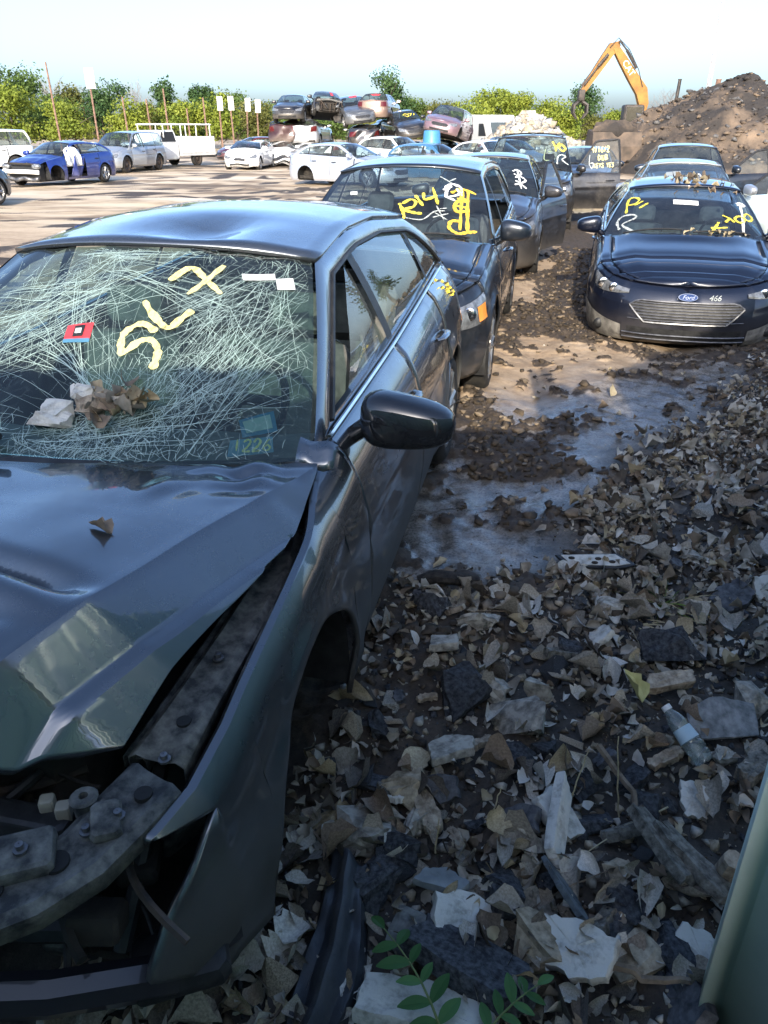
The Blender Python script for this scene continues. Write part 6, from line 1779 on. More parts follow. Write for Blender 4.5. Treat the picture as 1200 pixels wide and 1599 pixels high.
W14([[(.41, .23), (.36, .14), (.295, .03)], [(.30, .12), (.40, .13), (.511, .151)], [(.48, .367), (.56, .33), (.626, .26)], [(.56, .31), (.50, .24)], [(.70, .39), (.645, .33), (.69, .27), (.77, .31), (.76, .39), (.70, .39)], [(.83, .46), (.785, .38), (.85, .33), (.91, .40), (.88, .47), (.83, .46)]], M_YELLOW, .026, **k)
W14([[(.76, .662), (.84, .70), (.899, .66), (.82, .62), (.78, .64), (.88, .66)], [(.813, .62), (.76, .35), (.698, .072)]], M_WMARK, .026, **k)
wc = quad_on('window_card', sf.wscr, [(-.194, .655), (.18, .63), (.172, .53), (-.185, .55)], M_PLATE, fus)
paint_marks('card_writing', text_strokes('RUNS TO SOLD', -.155, .575, .021, .045, -.05, seed=11), sf.wscr, .006, M_GREYMARK, wc, nrm=UPW)
k = dict(root=tah, s=st_)
W14([[(.60, .86), (.68, .70), (.80, .86)], [(.68, .70), (.66, .56)], [(.84, .82), (.76, .70), (.84, .60), (.93, .70), (.84, .82)]], M_YELLOW, .04, **k)
W14([[(.669, .20), (.70, .40), (.80, .48), (.90, .44), (.80, .34), (.942, .223)]], M_GREYMARK, .03, **k)
W14([[(.40, .60), (.36, .30), (.50, .28)], [(.46, .52), (.56, .55)]], plain('faded_mark', (.20, .26, .16), .8), .02, **k)
k = dict(root=c3, s=s3)
W14([[(.56, .60), (.66, .66), (.74, .58), (.66, .50), (.58, .54)], [(.60, .44), (.72, .48), (.80, .40), (.70, .32), (.60, .36)], [(.58, .26), (.70, .28), (.80, .20)], [(.66, .66), (.70, .18)]], M_WMARK, .028, **k)
# door glass of the large SUV: three painted lines
hx_ = st_.x[st_.k(st_.yd0)] - .05
xfd = rot_about(hx_, st_.yd0, -R(74))
def dglass(a, b):
    y = st_.yd0 + .34 + a * .62; z = st_.edge(y).z + .03 + b * .50
    return st_.S3(y, z, -.004)
DN = Vector((1, 0, 0))
for txt, x, y, w, h, mt in (('9/16/2', .08, .70, .085, .22, M_PALEY), ('DUB', .30, .40, .10, .20, M_PALEY), ('KEYS YES', .16, .12, .072, .16, M_PALEY)):
    paint_marks('paint_mark', text_strokes(txt, x, y, w, h, .05, seed=len(txt)), dglass, .018, mt, tah, xf=xfd, nrm=DN)
paint_marks('paint_mark', [[(.02, .62), (.0, .3), (.1, .1), (.14, .3), (.04, .3)]], dglass, .018, M_GREYMARK, tah, xf=xfd, nrm=DN)
W14([[(-.2, .5), (.0, .62), (.2, .4), (.05, .3), (-.1, .45)], [(.2, .6), (.5, .5)], [(.3, .35), (.55, .62)], [(.62, .4), (.75, .6)]], M_YELLOW, .05, root=yel, s=sye)
W14([[(-.35, .75), (.35, .78)], [(-.3, .68), (.3, .7)]], M_REDCARD, .10, root=[o for o in bpy.data.objects if o.get('label', '').startswith('grey sedan with red sticker')][0], s=sye)
paint_marks('paint_mark', [[(-.5, .72), (.35, .74)], [(-.4, .62), (.2, .64)]], sbr.RW, .10, M_REDCARD, bro, nrm=Vector((0, 1, .8)))
W14([[(.30, .8), (.33, .2)], [(.42, .8), (.42, .25)]], M_REDCARD, .09, root=wk, s=swk)
paint_marks('paint_mark', text_strokes('X6', 3.1, .72, .22, .17, 0, seed=2), lambda a, b: (lambda q: Vector((-q.x, q.y, q.z)))(sci.pt(sci.k(6.3 - a), b)), .03, M_WMARK, civ, nrm=Vector((-1, 0, 0)))
W14([[(.2, .45), (.3, .55), (.36, .42), (.5, .40)]], M_WMARK, .02, root=slv, s=ss)
quad_on('window_card', ss.wscr, [(-.45, .62), (-.12, .64), (-.12, .42), (-.44, .40)], plain('dull_card', (.30, .33, .33), .6), slv)
# script badge and stock number on the nose of the navy sedan
def nose_text(txt, a, t, size, mat, name, par, font_shear=.0):
    cu = bpy.data.curves.new(name, 'FONT'); cu.body = txt; cu.size = size; cu.extrude = .002; cu.align_x = 'CENTER'; cu.align_y = 'CENTER'; cu.shear = font_shear
    to = bpy.data.objects.new(name, cu); COL.objects.link(to)
    bpy.context.view_layer.update()
    me = bpy.data.meshes.new_from_object(to.evaluated_get(bpy.context.evaluated_depsgraph_get())); bpy.data.objects.remove(to)
    me.name = name; me.materials.clear(); me.materials.append(mat)
    for v in me.vertices:
        p = sf.surf(a + v.co.x, t + v.co.y / .62, o=.010 + v.co.z); v.co = p
    return link_mesh(name, me, par)
mb = MB(); n_ = 28; ring = [sf.surf(.085 * math.cos(2 * PI * i / n_), .845 + .034 * math.sin(2 * PI * i / n_) / .62, o=.009) for i in range(n_)]
mb.add([sf.surf(0, .845, o=.012)] + ring, [(0, 1 + i, 1 + (i + 1) % n_) for i in range(n_)]); bd = mb.build('badge', plain('badge_blue', (.02, .05, .16), .2), fus)
mb = MB(); mb.tube(ring + [ring[0]], .0045, 5, cap=False); mb.build('badge_rim', M_CHROME, bd)
nose_text('Ford', 0, .845, .055, M_CHROME, 'badge_script', bd, .35)
nose_text('466', .24, .845, .075, M_GREYMARK, 'paint_number', fus, .3)
# wheel spats and fog bezel of the navy sedan
for sd in (-1, 1):
    mb = MB(); rows = []
    for i in range(11):
        a = .58 + .66 * i / 10
        rows.append([sf.surf(sd * a, t, o=.012) for t in (.0, .12, .22 + .10 * (i / 10), .30 + .17 * (i / 10))])
    mb.grid(rows); fz = mb.build('fog_bezel', noisy('muddy_plastic', (.09, .083, .075), (.25, .235, .205), 9, .85, .2), fus)
    mb = MB(); superell(mb, sf.surf(sd * .84, .22, o=.02), (.05, .03, .05), 1, 1, 12, 6); mb.build('fog_lamp', M_BLACK, fz)
for i in range(2):
    mb = MB(); mb.tube([sf.surf(a, .10 + .085 * i, o=.02) for a in np.linspace(-.56, .56, 15)], .008, 5); mb.build('intake_bar', M_GRILLE, fus)

# the mirror shell of the grey sedan is gloss black
M_GLOSSB = noisy('gloss_black', (.010, .011, .013), (.018, .019, .021), 6, .05, 0, spec=.8)
for o in hero.children:
    for c_ in o.children:
        if c_.name.startswith('mirror'): c_.data.materials[0] = M_GLOSSB
# ------------------------------------------------------------------ litter, rubble and plants in the foreground
M_ASPH = noisy('asphalt_chunk', (.016, .017, .020), (.085, .09, .097), 70, .92, .8, bscale=160, rand=.25, lo=.38, hi=.70, bdist=.006)
M_CONC = noisy('concrete_chunk', (.13, .12, .10), (.39, .365, .31), 30, .93, .7, bscale=110, rand=.18, lo=.34, hi=.60, bdist=.006)
M_TANST = noisy('tan_stone', (.16, .13, .085), (.40, .335, .24), 34, .93, .7, bscale=110, rand=.18, lo=.34, hi=.62, bdist=.006)
M_PALE = noisy('pale_plaster', (.24, .23, .20), (.54, .53, .48), 26, .92, .6, bscale=110, lo=.30, hi=.52, bdist=.005)
M_WOODP = noisy('weathered_wood', (.17, .13, .09), (.43, .36, .27), 38, .88, .7, bscale=120, bdist=.005)
M_BARKG = noisy('grey_bark', (.06, .055, .046), (.25, .235, .20), 46, .93, .9, bscale=120, bdist=.008)
M_CHARW = noisy('charred_wood', (.012, .011, .010), (.055, .045, .036), 40, .9, .8, bscale=120, bdist=.006)
M_FOAMT = noisy('tan_foam', (.15, .11, .055), (.44, .35, .21), 36, .95, .9, bscale=90, bdist=.008)
M_SLATEC = noisy('slab_dark_near', (.035, .037, .042), (.12, .12, .125), 40, .85, .6, bscale=120, bdist=.005)
def stone_mesh(seed, sx, sy, sz, n=13, cuts=1, rough=.04):
    me = hull_chunk(seed, sx, sy, sz, n); bm = bmesh.new(); bm.from_mesh(me); bpy.data.meshes.remove(me)
    if cuts:
        bmesh.ops.subdivide_edges(bm, edges=bm.edges, cuts=cuts, use_grid_fill=True)
        r = random.Random(seed); sc_ = min(sx, sy, sz); ph = [r.uniform(0, 9) for _ in range(3)]
        for v in bm.verts:
            k_ = 30 / max(.08, sx)
            v.co += Vector((math.sin(v.co.y * 2.1 * k_ + ph[0]), math.sin(v.co.z * 2.3 * k_ + ph[1]), math.sin(v.co.x * 1.9 * k_ + ph[2]))) * rough * sc_ * .5 + Vector((r.uniform(-1, 1), r.uniform(-1, 1), r.uniform(-1, 1))) * rough * sc_ * .6
    bmesh.ops.triangulate(bm, faces=bm.faces); me = bpy.data.meshes.new('stone'); bm.to_mesh(me); bm.free(); return me
def stone(name, label, cat, x, y, sz, mat, seed, rz=0, rx=0, ry=0, lift=.35, group=None, n=13, cuts=2, rough=.05, z=None):
    me = stone_mesh(seed, *sz, n=n, cuts=cuts, rough=rough); me.materials.append(mat); me.name = name
    o = link_mesh(name, me, None, (x, y, (gzs(x, y) if z is None else z) + lift * sz[2]), (rx, ry, rz)); tag(o, label, cat, group); return o
def slab_obj(name, label, cat, x, y, poly, th, mat, rz=0, rx=0, ry=0, z=.03, seed=1, jag=.004, group=None):
    """broken flat piece: outline polygon with thickness, ragged edge"""
    r = random.Random(seed); mb = MB(); pts = []
    n = len(poly)
    for i in range(n):
        a, b = Vector((*poly[i], 0)), Vector((*poly[(i + 1) % n], 0))
        for j in range(5):
            q = a.lerp(b, j / 5); pts.append((q.x + r.uniform(-jag, jag), q.y + r.uniform(-jag, jag)))
    m = len(pts); cx = sum(p[0] for p in pts) / m; cy = sum(p[1] for p in pts) / m
    rings = []
    for k_, zz in ((.97, -th / 2), (1.0, -th * .3), (1.0, th * .3), (.975, th / 2)):
        rings.append([Vector((cx + (p[0] - cx) * k_ + r.uniform(-jag, jag) * .4, cy + (p[1] - cy) * k_ + r.uniform(-jag, jag) * .4, zz + r.uniform(-1, 1) * th * .05)) for p in pts])
    inner = [[Vector((cx + (p.x - cx) * .55, cy + (p.y - cy) * .55, zz + r.uniform(-1, 1) * th * .08)) for p in rg] for rg, zz in ((rings[0], -th / 2), (rings[-1], th / 2))]
    mb.grid([inner[0]] + rings + [inner[1]], close=True, flip=True)
    mb.add(inner[0] + [Vector((cx, cy, -th / 2))], [((i + 1) % m, i, m) for i in range(m)]); mb.add(inner[1] + [Vector((cx, cy, th / 2))], [(i, (i + 1) % m, m) for i in range(m)])
    o = mb.build(name, mat, None, angle=30, loc=(x, y, gzs(x, y) + z), rot=(rx, ry, rz)); tag(o, label, cat, group); return o

stone('concrete_block', 'largest tan concrete block in the litter with a broken step', 'block', .44, 2.0, (.24, .17, .15), M_CONC, 41, rz=-.5, rx=.2, lift=.45, n=10, rough=.03)
slab_obj('concrete_slab', 'flat tan slab lying left of the largest concrete block', 'slab', .20, 1.83, [(-.09, -.05), (.06, -.06), (.10, .0), (.04, .055), (-.05, .04)], .028, M_CONC, rz=.5, rx=-.25, ry=.1, z=.05, seed=4)
stone('asphalt_lump', 'big black asphalt lump at the right of the litter', 'asphalt', 1.11, 2.37, (.27, .20, .14), M_ASPH, 43, rz=.2, rough=.10)
slab_obj('wood_chunk', 'pale split wood chunk beside a yellow leaf', 'wood', 1.0, 2.16, [(-.10, -.03), (.09, -.035), (.11, .02), (-.06, .035)], .035, M_WOODP, rz=.25, rx=.2, z=.07, seed=6)
slab_obj('plank', 'pale plank splinter standing on edge in the leaves', 'plank', .485, 1.53, [(-.13, -.03), (.10, -.028), (.14, .03), (-.11, .025)], .030, M_PALE, rz=1.25, rx=1.0, ry=-.15, z=.085, seed=7)
stone('asphalt_chunk', 'black asphalt chunk just right of the standing plank', 'asphalt', .60, 1.72, (.13, .10, .06), M_ASPH, 45, rz=.6)
stone('asphalt_chunk', 'flat black asphalt piece in front of another, right of the plank', 'asphalt', .60, 1.60, (.14, .09, .05), M_ASPH, 46, rz=.1)
stone('asphalt_chunk', 'bluish asphalt piece left of the plastic bottle', 'asphalt', .77, 1.64, (.10, .10, .07), M_ASPH, 47, rz=1.2)
slab_obj('asphalt_slab', 'long black asphalt slab lying at the bottom middle', 'asphalt', .20, 1.14, [(-.16, -.06), (.12, -.075), (.17, -.02), (.13, .07), (-.14, .06)], .05, M_ASPH, rz=-.55, rx=-.35, z=.05, seed=9, jag=.008)
stone('grey_stone', 'smooth grey stone leaning on the long asphalt slab', 'stone', .075, 1.235, (.15, .12, .09), noisy('grey_stone', (.09, .095, .09), (.23, .235, .215), 34, .85, .5, bscale=120, bdist=.005), 50, rz=-.6, n=11)
slab_obj('plaster_slab', 'white broken plaster slab beneath the green sprig', 'slab', .075, 1.045, [(-.14, -.05), (.0, -.06), (.20, -.05), (.16, .03), (.02, .06), (-.13, .05)], .045, M_PALE, rz=-.2, rx=-.2, z=.05, seed=12)
stone('tan_stone', 'broad tan stone beside the fallen branch at lower right', 'stone', .60, 1.18, (.15, .12, .06), M_TANST, 52, rz=.3)
stone('dark_stone', 'dark upright stone right of the broad tan stone', 'stone', .69, 1.18, (.075, .13, .10), M_ASPH, 53, rz=.3, rx=.4)
slab_obj('slate_shard', 'flat dark slate shard standing below the plank', 'slate', .465, 1.32, [(-.10, -.02), (-.02, -.045), (.08, -.03), (.10, .02), (.0, .04), (-.08, .025)], .014, noisy('slate', (.04, .048, .053), (.13, .145, .15), 34, .75, .5, bscale=120, bdist=.004), rz=1.9, rx=.9, z=.07, seed=14)
stone('foam_lump', 'yellowish foam lump beside the wing of the grey sedan', 'foam', -.13, 1.60, (.17, .09, .07), M_FOAMT, 55, rz=.5, rough=.12)
stone('asphalt_chunk', 'black asphalt chunk under the wheel arch of the grey sedan', 'asphalt', -.02, 1.74, (.13, .10, .07), M_ASPH, 56, rz=-.5)
stone('asphalt_block', 'squared black asphalt block in the middle of the litter', 'asphalt', .27, 1.43, (.11, .07, .06), M_ASPH, 57, rz=-.15, n=9, rough=.03)
slab_obj('grey_tile', 'flat grey tile piece left of the squared asphalt block', 'tile', .15, 1.36, [(-.07, -.02), (.05, -.035), (.075, .0), (.01, .035), (-.05, .025)], .022, noisy('grey_tile', (.12, .135, .14), (.26, .28, .28), 8, .8, .2), rz=-.2, rx=-.1, z=.05, seed=18)
stone('black_lump', 'rough black lump touching the torn black liner', 'asphalt', -.01, 1.36, (.16, .15, .09), M_ASPH, 59, rz=.9, rough=.1)
stone('concrete_chunk', 'pale grey chunk at the right edge above the gate', 'concrete', 1.27, 2.08, (.10, .13, .12), M_CONC, 60, rz=.2)
slab_obj('concrete_slab', 'small tan slab further up between the mud and the block', 'slab', .22, 2.36, [(-.06, -.04), (.05, -.045), (.065, .03), (-.03, .045)], .03, M_CONC, rz=.2, rx=-.2, z=.04, seed=21)
stone('concrete_chunk', 'triangular concrete piece behind the largest tan block', 'concrete', .54, 2.13, (.10, .06, .11), M_CONC, 62, rz=-.2)
slab_obj('leather_scrap', 'grey curled roofing scrap right of the wood chunk', 'scrap', 1.12, 1.98, [(-.13, -.06), (.10, -.08), (.14, .03), (.02, .08), (-.10, .05)], .012, noisy('roof_scrap', (.10, .105, .108), (.27, .275, .27), 26, .9, .6, bscale=110, bdist=.005), rz=.2, rx=.35, z=.06, seed=23)
for i, (x, y, lx, rz, rx, lb) in enumerate(((.74, 1.42, .22, 2.05, .5, 'grey bark slab leaning left of its twin near the gate'), (.81, 1.38, .24, 2.2, .4, 'longer grey bark slab nearest its twin by the gate'))):
    slab_obj('bark_slab', lb, 'bark', x, y, [(-lx / 2, -.035), (lx / 2, -.03), (lx / 2 + .01, .03), (-lx / 2 + .02, .04)], .03, M_BARKG, rz=rz, rx=rx, ry=-.25, z=.09, seed=30 + i, jag=.008)
mb = MB(); mb.tube([(0, 0, -.08), (.004, 0, 0), (0, .003, .09)], [.026, .028, .024], 9); o = mb.build('wood_stub', M_WOODP, None, loc=(.885, 1.37, gzs(.885, 1.37) + .08), rot=(.35, -.1, .2)); tag(o, 'pale wood stub standing against the green gate', 'wood')
r9 = random.Random(77)
NEARB = ('the black torn liner', 'the green sprig', 'the plastic bottle', 'the fallen branch')
# black torn wheel-arch liner
mb = MB(); rows = []
for i in range(31):
    f = i / 30; row = []
    wv = .055 + .018 * math.sin(f * 5) + .02 * f
    for j in range(19):
        a = -1 + 2 * j / 18
        zz = .05 + .018 * math.cos(a * 7.5) * (1 - .5 * f) - .05 * a * a + .006 * math.sin(f * 22 + a * 4) - .02 * abs(math.sin(f * 7)) * (abs(a) > .8)
        row.append(Vector((a * wv + .02 * math.sin(f * 3), -.26 + .46 * f + (.03 * (1 - a) if f > .9 else 0), zz + .02 * f)))
    rows.append(row)
mb.grid(rows); o = mb.build('arch_liner', noisy('liner_black', (.018, .020, .024), (.045, .05, .058), 8, .5, .3), None, loc=(-.135, 1.21, gzs(-.135, 1.21) + .02), rot=(0, 0, -.16)); solidify(o, .004); tag(o, 'torn black plastic arch liner lying beside the grey sedan', 'car part')
# trim panel with pale back lying on the mud
t = slab_obj('trim_panel', 'pale backed dark trim panel lying flat on the wet mud', 'car part', .96, 3.05, [(-.17, .03), (-.12, -.055), (.10, -.06), (.19, -.03), (.12, .055)], .012, M_BLACK, rz=-.06, rx=.12, z=.045, seed=40, jag=.001)
mb = MB(); q = [(-.145, .024), (-.108, -.042), (.09, -.046), (.16, -.026), (.105, .042)]
mb.poly_prism(q, .0065, .010); mb.build('pale_back', M_PALE, t)
for (x, y) in ((-.10, .0), (.02, .0), (.08, -.02), (.0, -.03)):
    mb = MB(); superell(mb, (x, y, .012), (.016, .011, .006), 1, 1, 8, 5); mb.build('mud_spot', M_CHARW, t)
def twig(label, pts, r_, mat, group=None, name='twig', cat='twig'):
    x0, y0 = pts[0][0], pts[0][1]; mb = MB()
    P = [Vector((p[0] - x0, p[1] - y0, gzs(p[0], p[1]) + p[2] - gzs(x0, y0))) for p in pts]
    q = []
    for i in range(len(P) - 1):
        for k_ in range(4): q.append(P[i].lerp(P[i + 1], k_ / 4) + Vector((r9.uniform(-1, 1), r9.uniform(-1, 1), r9.uniform(-.5, .5))) * r_ * .8)
    q.append(P[-1]); n = len(q)
    mb.tube(q, [r_ * (1 - .5 * i / n) for i in range(n)], 6); o = mb.build(name, mat, None, loc=(x0, y0, gzs(x0, y0))); tag(o, label, cat, group); return o
M_TWIG = noisy('twig_brown', (.10, .075, .05), (.24, .185, .13), 20, .85, .4); M_STRAW = noisy('straw', (.30, .25, .15), (.48, .42, .27), 20, .8, .2)
twig('brown stick lying across the mud below the trim panel', [(.42, 2.72, .015), (.66, 2.80, .02), (.92, 2.95, .015)], .012, M_TWIG)
twig('thick fallen branch at lower right by the tan stone', [(.49, 1.13, .07), (.60, 1.10, .08), (.75, 1.06, .07)], .013, M_TWIG, name='branch', cat='branch')
twig('knobbly branch between the asphalt pieces', [(.66, 1.80, .09), (.72, 1.68, .09), (.72, 1.55, .08), (.74, 1.45, .07)], .012, M_TWIG, name='branch', cat='branch')
mb = MB(); mb.tube([(-.13, 0, .03), (-.05, .01, .045), (.06, .0, .04), (.14, .01, .03)], [.03, .042, .038, .025], 9, squash=.7); o = mb.build('charred_log', M_CHARW, None, loc=(.28, 2.91, gzs(.28, 2.91))); tag(o, 'charred log piece lying beside the sedan sill', 'log')
# plastic bottle
bt = empty('plastic_bottle', (.985, 1.76, gzs(.985, 1.76) + .08)); tag(bt, 'crushed clear plastic bottle with blue label in the leaves', 'bottle')
bt.rotation_euler = (R(62), R(6), R(-152))
M_PET = glass('bottle_pet', (.80, .86, .86), .30, (.48, .52, .50))
mb = MB(); prof = [(0, .001), (0, .026), (.008, .031), (.03, .032), (.036, .029), (.045, .032), (.06, .032), (.066, .030)]
for i in range(6): prof += [(.07 + i * .008, .0325), (.074 + i * .008, .031)]
prof += [(.122, .032), (.14, .032), (.158, .026), (.172, .016), (.18, .0135), (.196, .0135)]
mb.lathe(prof, 20, 'Z')
def squish(p): return Vector((p.x * (1 + .08 * math.sin(p.z * 40)), p.y * (.86 + .1 * math.sin(p.z * 31)), p.z))
mb.build('bottle_body', M_PET, bt, xf=squish)
mb = MB(); mb.lathe([(.075, .0335), (.118, .0335)], 20, 'Z'); lb_ = mb.build('bottle_label', noisy('label_blue', (.30, .42, .50), (.42, .53, .58), 10, .6, 0), bt, xf=squish)
mb = MB(); n_ = 14; mb.add([squish(Vector((.0345 * math.sin(.75 * math.cos(2 * PI * i / n_) * .6), -.0345 * math.cos(.75 * math.cos(2 * PI * i / n_) * .6), .097 + .016 * math.sin(2 * PI * i / n_)))) for i in range(n_)], [tuple(range(n_))]); mb.build('label_emblem', M_BLACK, lb_)
mb = MB(); mb.lathe([(.182, .0155), (.198, .0155), (.199, .001)], 14, 'Z'); mb.build('bottle_cap', M_PLATE, bt)

# leaves ---------------------------------------------------------------------------------------------
def leaf_shape(seed):
    g = random.Random(seed * 13 + 1); n = 6; kind = seed % 4
    curl, roll_, twist = g.uniform(-1.6, 2.0), g.uniform(-.3, 1.2), g.uniform(-.9, .9)
    f0, f1 = (0, 1) if kind != 3 else (g.uniform(.0, .2), g.uniform(.6, .8))       # some are torn in half
    V = []; wid = {0: .60, 1: .42, 2: .78, 3: .7}[kind]; ph = g.uniform(0, 6)
    for i in range(n + 1):
        f = f0 + (f1 - f0) * i / n
        prof = (4 * f * (1 - f)) ** .55 * (1.25 - .55 * f) if kind != 1 else (4 * f * (1 - f)) ** .8
        wl, wr_ = [wid * .5 * prof * (1 + g.uniform(-.28, .22)) for _ in (0, 1)]
        if kind == 3 and i in (0, n): wl *= g.uniform(.3, 1); wr_ *= g.uniform(.3, 1)
        zc = curl * .30 * (f - .5) ** 2 + .03 * math.sin(7 * f + ph)
        for a in (-1, -.5, 0, .5, 1):
            w = (wl if a < 0 else wr_) * abs(a)
            tw = twist * (f - .5)
            x = math.copysign(w, a); z = roll_ * 1.4 * w * w / .3 + g.uniform(-.022, .022) + tw * x
            V.append((x * (1 - .25 * abs(roll_) * abs(a)), f - .5 + g.uniform(-.02, .02), zc + z))
    F = []
    for i in range(n):
        for j in range(4):
            a = i * 5 + j; F.append((a, a + 1, a + 6, a + 5))
    return np.array(V), np.array(F)
LV = [leaf_shape(i) for i in range(16)]
LCOL = [((.19, .165, .13), (.37, .33, .265)), ((.30, .275, .225), (.52, .48, .41)), ((.13, .098, .068), (.25, .19, .135)), ((.06, .05, .041), (.14, .12, .096)), ((.27, .215, .13), (.45, .38, .25)), ((.36, .345, .31), (.58, .56, .51))]
LMATS = [noisy('dry_leaf', a, b, 18, .8, .35, bscale=60, rand=.18) if i == 0 else noisy('dry_leaf_tone', a, b, 18, .8, .35, bscale=60, rand=.18) for i, (a, b) in enumerate(LCOL[:1])]
for i, (a, b) in enumerate(LCOL[1:]): LMATS.append(noisy(['pale_leaf', 'brown_leaf', 'dark_leaf', 'tan_leaf', 'grey_leaf'][i], a, b, 18, .8, .35, bscale=60, rand=.18))
M_YLEAF = noisy('yellow_leaf', (.40, .36, .13), (.60, .56, .26), 14, .7, .2)
g = np.random.default_rng(5)
NL = 12000
def hero_local(x, y):
    dx, dy = x - HERO_O[0], y - HERO_O[1]
    return dx * .978 - dy * .208, dx * .208 + dy * .978
cand = []
xs = g.uniform(-.75, 4.2, NL * 4); ys = g.uniform(.75, 9.0, NL * 4) ** 1.0
zl_, zw__, zd_, zk_, f_, lane_ = zone(xs, ys)
dens = np.clip(zl_ * (1.0 / (.5 + .35 * ys ** 1.1)) * 2.6, 0, 1) + .008 * (ys > 3) * (lane_ > -.4) * (ys < 8) + .03 * sstep(1.0, 2.4, lane_) * (ys < 8)
clump = (sstep(-.25, .30, fbm(xs * 2.4, ys * 2.4, 55, 3)) * .85 + .15) * (1 - .65 * np.exp(-((xs - .45) / .55) ** 2 - ((ys - 2.45) / .42) ** 2))
lx_, ly_ = hero_local(xs, ys)
ok = (g.random(NL * 4) < dens * clump) & ~((np.abs(lx_) < .80) & (ly_ > -.45) & (ly_ < 3.7)) & ~((xs > .60 + .0) & (ys < 1.04 + (xs - .705) * -1.6))
xs, ys = xs[ok][:NL], ys[ok][:NL]
n = len(xs)
size = np.clip(g.lognormal(math.log(.046), .48, n), .014, .125)
zs = gz(xs, ys) + g.random(n) ** 1.5 * .045 * np.clip(2.8 - ys * .35, .25, 1.2) + .004
rx_, ry_, rz_ = g.normal(0, .48, n), g.normal(0, .48, n), g.uniform(0, 6.28, n)
var = g.integers(0, len(LV), n); colr = g.choice(6, n, p=[.27, .19, .18, .13, .11, .12])
zc = ys * .8944 + (1.9 - zs) * .4472; pxx = 600 + 1200 * xs / zc; pyy = 800 - 1200 * (ys * .4472 + (zs - 1.9) * .8944) / zc
inside = (pxx > -5) & (pxx < 1210) & (pyy > 0) & (pyy < 1610)
score = np.where(inside, size / zc * (1 + 6 * (zs - gz(xs, ys))), -1)
order = np.argsort(-score); top_ = order[:300]; rest = order[300:]
LME = {}
for i in top_:
    key = (int(var[i]), int(colr[i]))
    if key not in LME:
        V, F = LV[key[0]]; me = bpy.data.meshes.new('dry_leaf'); me.from_pydata(V.tolist(), [], F.tolist()); me.polygons.foreach_set('use_smooth', [True] * len(me.polygons)); me.materials.append(LMATS[key[1]]); LME[key] = me
    o = link_mesh('dry_leaf', LME[key], None, (xs[i], ys[i], zs[i] + .008), (rx_[i], ry_[i], rz_[i])); s_ = float(size[i]) * 1.1; o.scale = (s_, s_, s_)
    tag(o, 'curled dry leaf lying in the litter of the foreground', 'leaf', 'larger dry leaves in the foreground litter')
VV, FF, MI = [], [], []; b = 0
cx, sx = np.cos(rx_), np.sin(rx_); cy, sy = np.cos(ry_), np.sin(ry_); cz, sz = np.cos(rz_), np.sin(rz_)
for v_ in range(len(LV)):
    idx = rest[var[rest] == v_]
    V, F = LV[v_]; P_ = V[None] * size[idx][:, None, None]
    x, y, z = P_[..., 0], P_[..., 1], P_[..., 2]
    y, z = y * cx[idx][:, None] - z * sx[idx][:, None], y * sx[idx][:, None] + z * cx[idx][:, None]
    x, z = x * cy[idx][:, None] + z * sy[idx][:, None], -x * sy[idx][:, None] + z * cy[idx][:, None]
    x, y = x * cz[idx][:, None] - y * sz[idx][:, None], x * sz[idx][:, None] + y * cz[idx][:, None]
    Q = np.stack([x + xs[idx][:, None], y + ys[idx][:, None], z + zs[idx][:, None]], 2)
    VV.append(Q.reshape(-1, 3)); FF.append((F[None] + (np.arange(len(idx)) * len(V))[:, None, None]).reshape(-1, 4) + b); MI.append(np.repeat(colr[idx], len(F))); b += len(idx) * len(V)
o = fast_mesh('leaf_litter', np.concatenate(VV), np.concatenate(FF), LMATS, mi=np.concatenate(MI), smooth=True); tag(o, 'carpet of small dry leaves over the near ground', 'leaf litter', kind='stuff')
# gravel, grit and mud clods
def rubble_stuff(name, label, n, region, smin, smax, mats, seed, flat=.6, pw=3.0, sink=.15, cat='gravel'):
    g = np.random.default_rng(seed); protos = []
    for i in range(10):
        me = hull_chunk(seed * 20 + i, 1, .8, flat, 10); me.calc_loop_triangles(); protos.append((np.array([q.co[:] for q in me.vertices]), np.array([t_.vertices[:] for t_ in me.loop_triangles]))); bpy.data.meshes.remove(me)
    x, y = region(g, n); n = len(x); z = gz(x, y); s_ = smin + (smax - smin) * g.random(n) ** pw
    VV, FF, MI = [], [], []; b = 0
    pid = g.integers(0, 10, n); ang = g.uniform(0, 6.28, n); tl = g.normal(0, .35, n); mi_ = g.integers(0, len(mats), n)
    for p in range(10):
        idx = np.where(pid == p)[0]; V, F = protos[p]; P_ = V[None] * s_[idx][:, None, None]
        X, Y, Z = P_[..., 0], P_[..., 1], P_[..., 2]; c_, q_ = np.cos(tl[idx])[:, None], np.sin(tl[idx])[:, None]; Y, Z = Y * c_ - Z * q_, Y * q_ + Z * c_
        c_, q_ = np.cos(ang[idx])[:, None], np.sin(ang[idx])[:, None]; X, Y = X * c_ - Y * q_, X * q_ + Y * c_
        Q = np.stack([X + x[idx][:, None], Y + y[idx][:, None], Z + (z[idx] + s_[idx] * sink)[:, None]], 2)
        VV.append(Q.reshape(-1, 3)); FF.append((F[None] + (np.arange(len(idx)) * len(V))[:, None, None]).reshape(-1, 3) + b); MI.append(np.repeat(mi_[idx], len(F))); b += len(idx) * len(V)
    o = fast_mesh(name, np.concatenate(VV), np.concatenate(FF), mats, mi=np.concatenate(MI)); tag(o, label, cat, kind='stuff')
M_CLOD = noisy('mud_clod', (.028, .021, .015), (.10, .075, .05), 12, .85, .7, bscale=50)
M_CLODT = noisy('mud_clod_tan', (.13, .10, .07), (.27, .21, .145), 12, .85, .7, bscale=50)
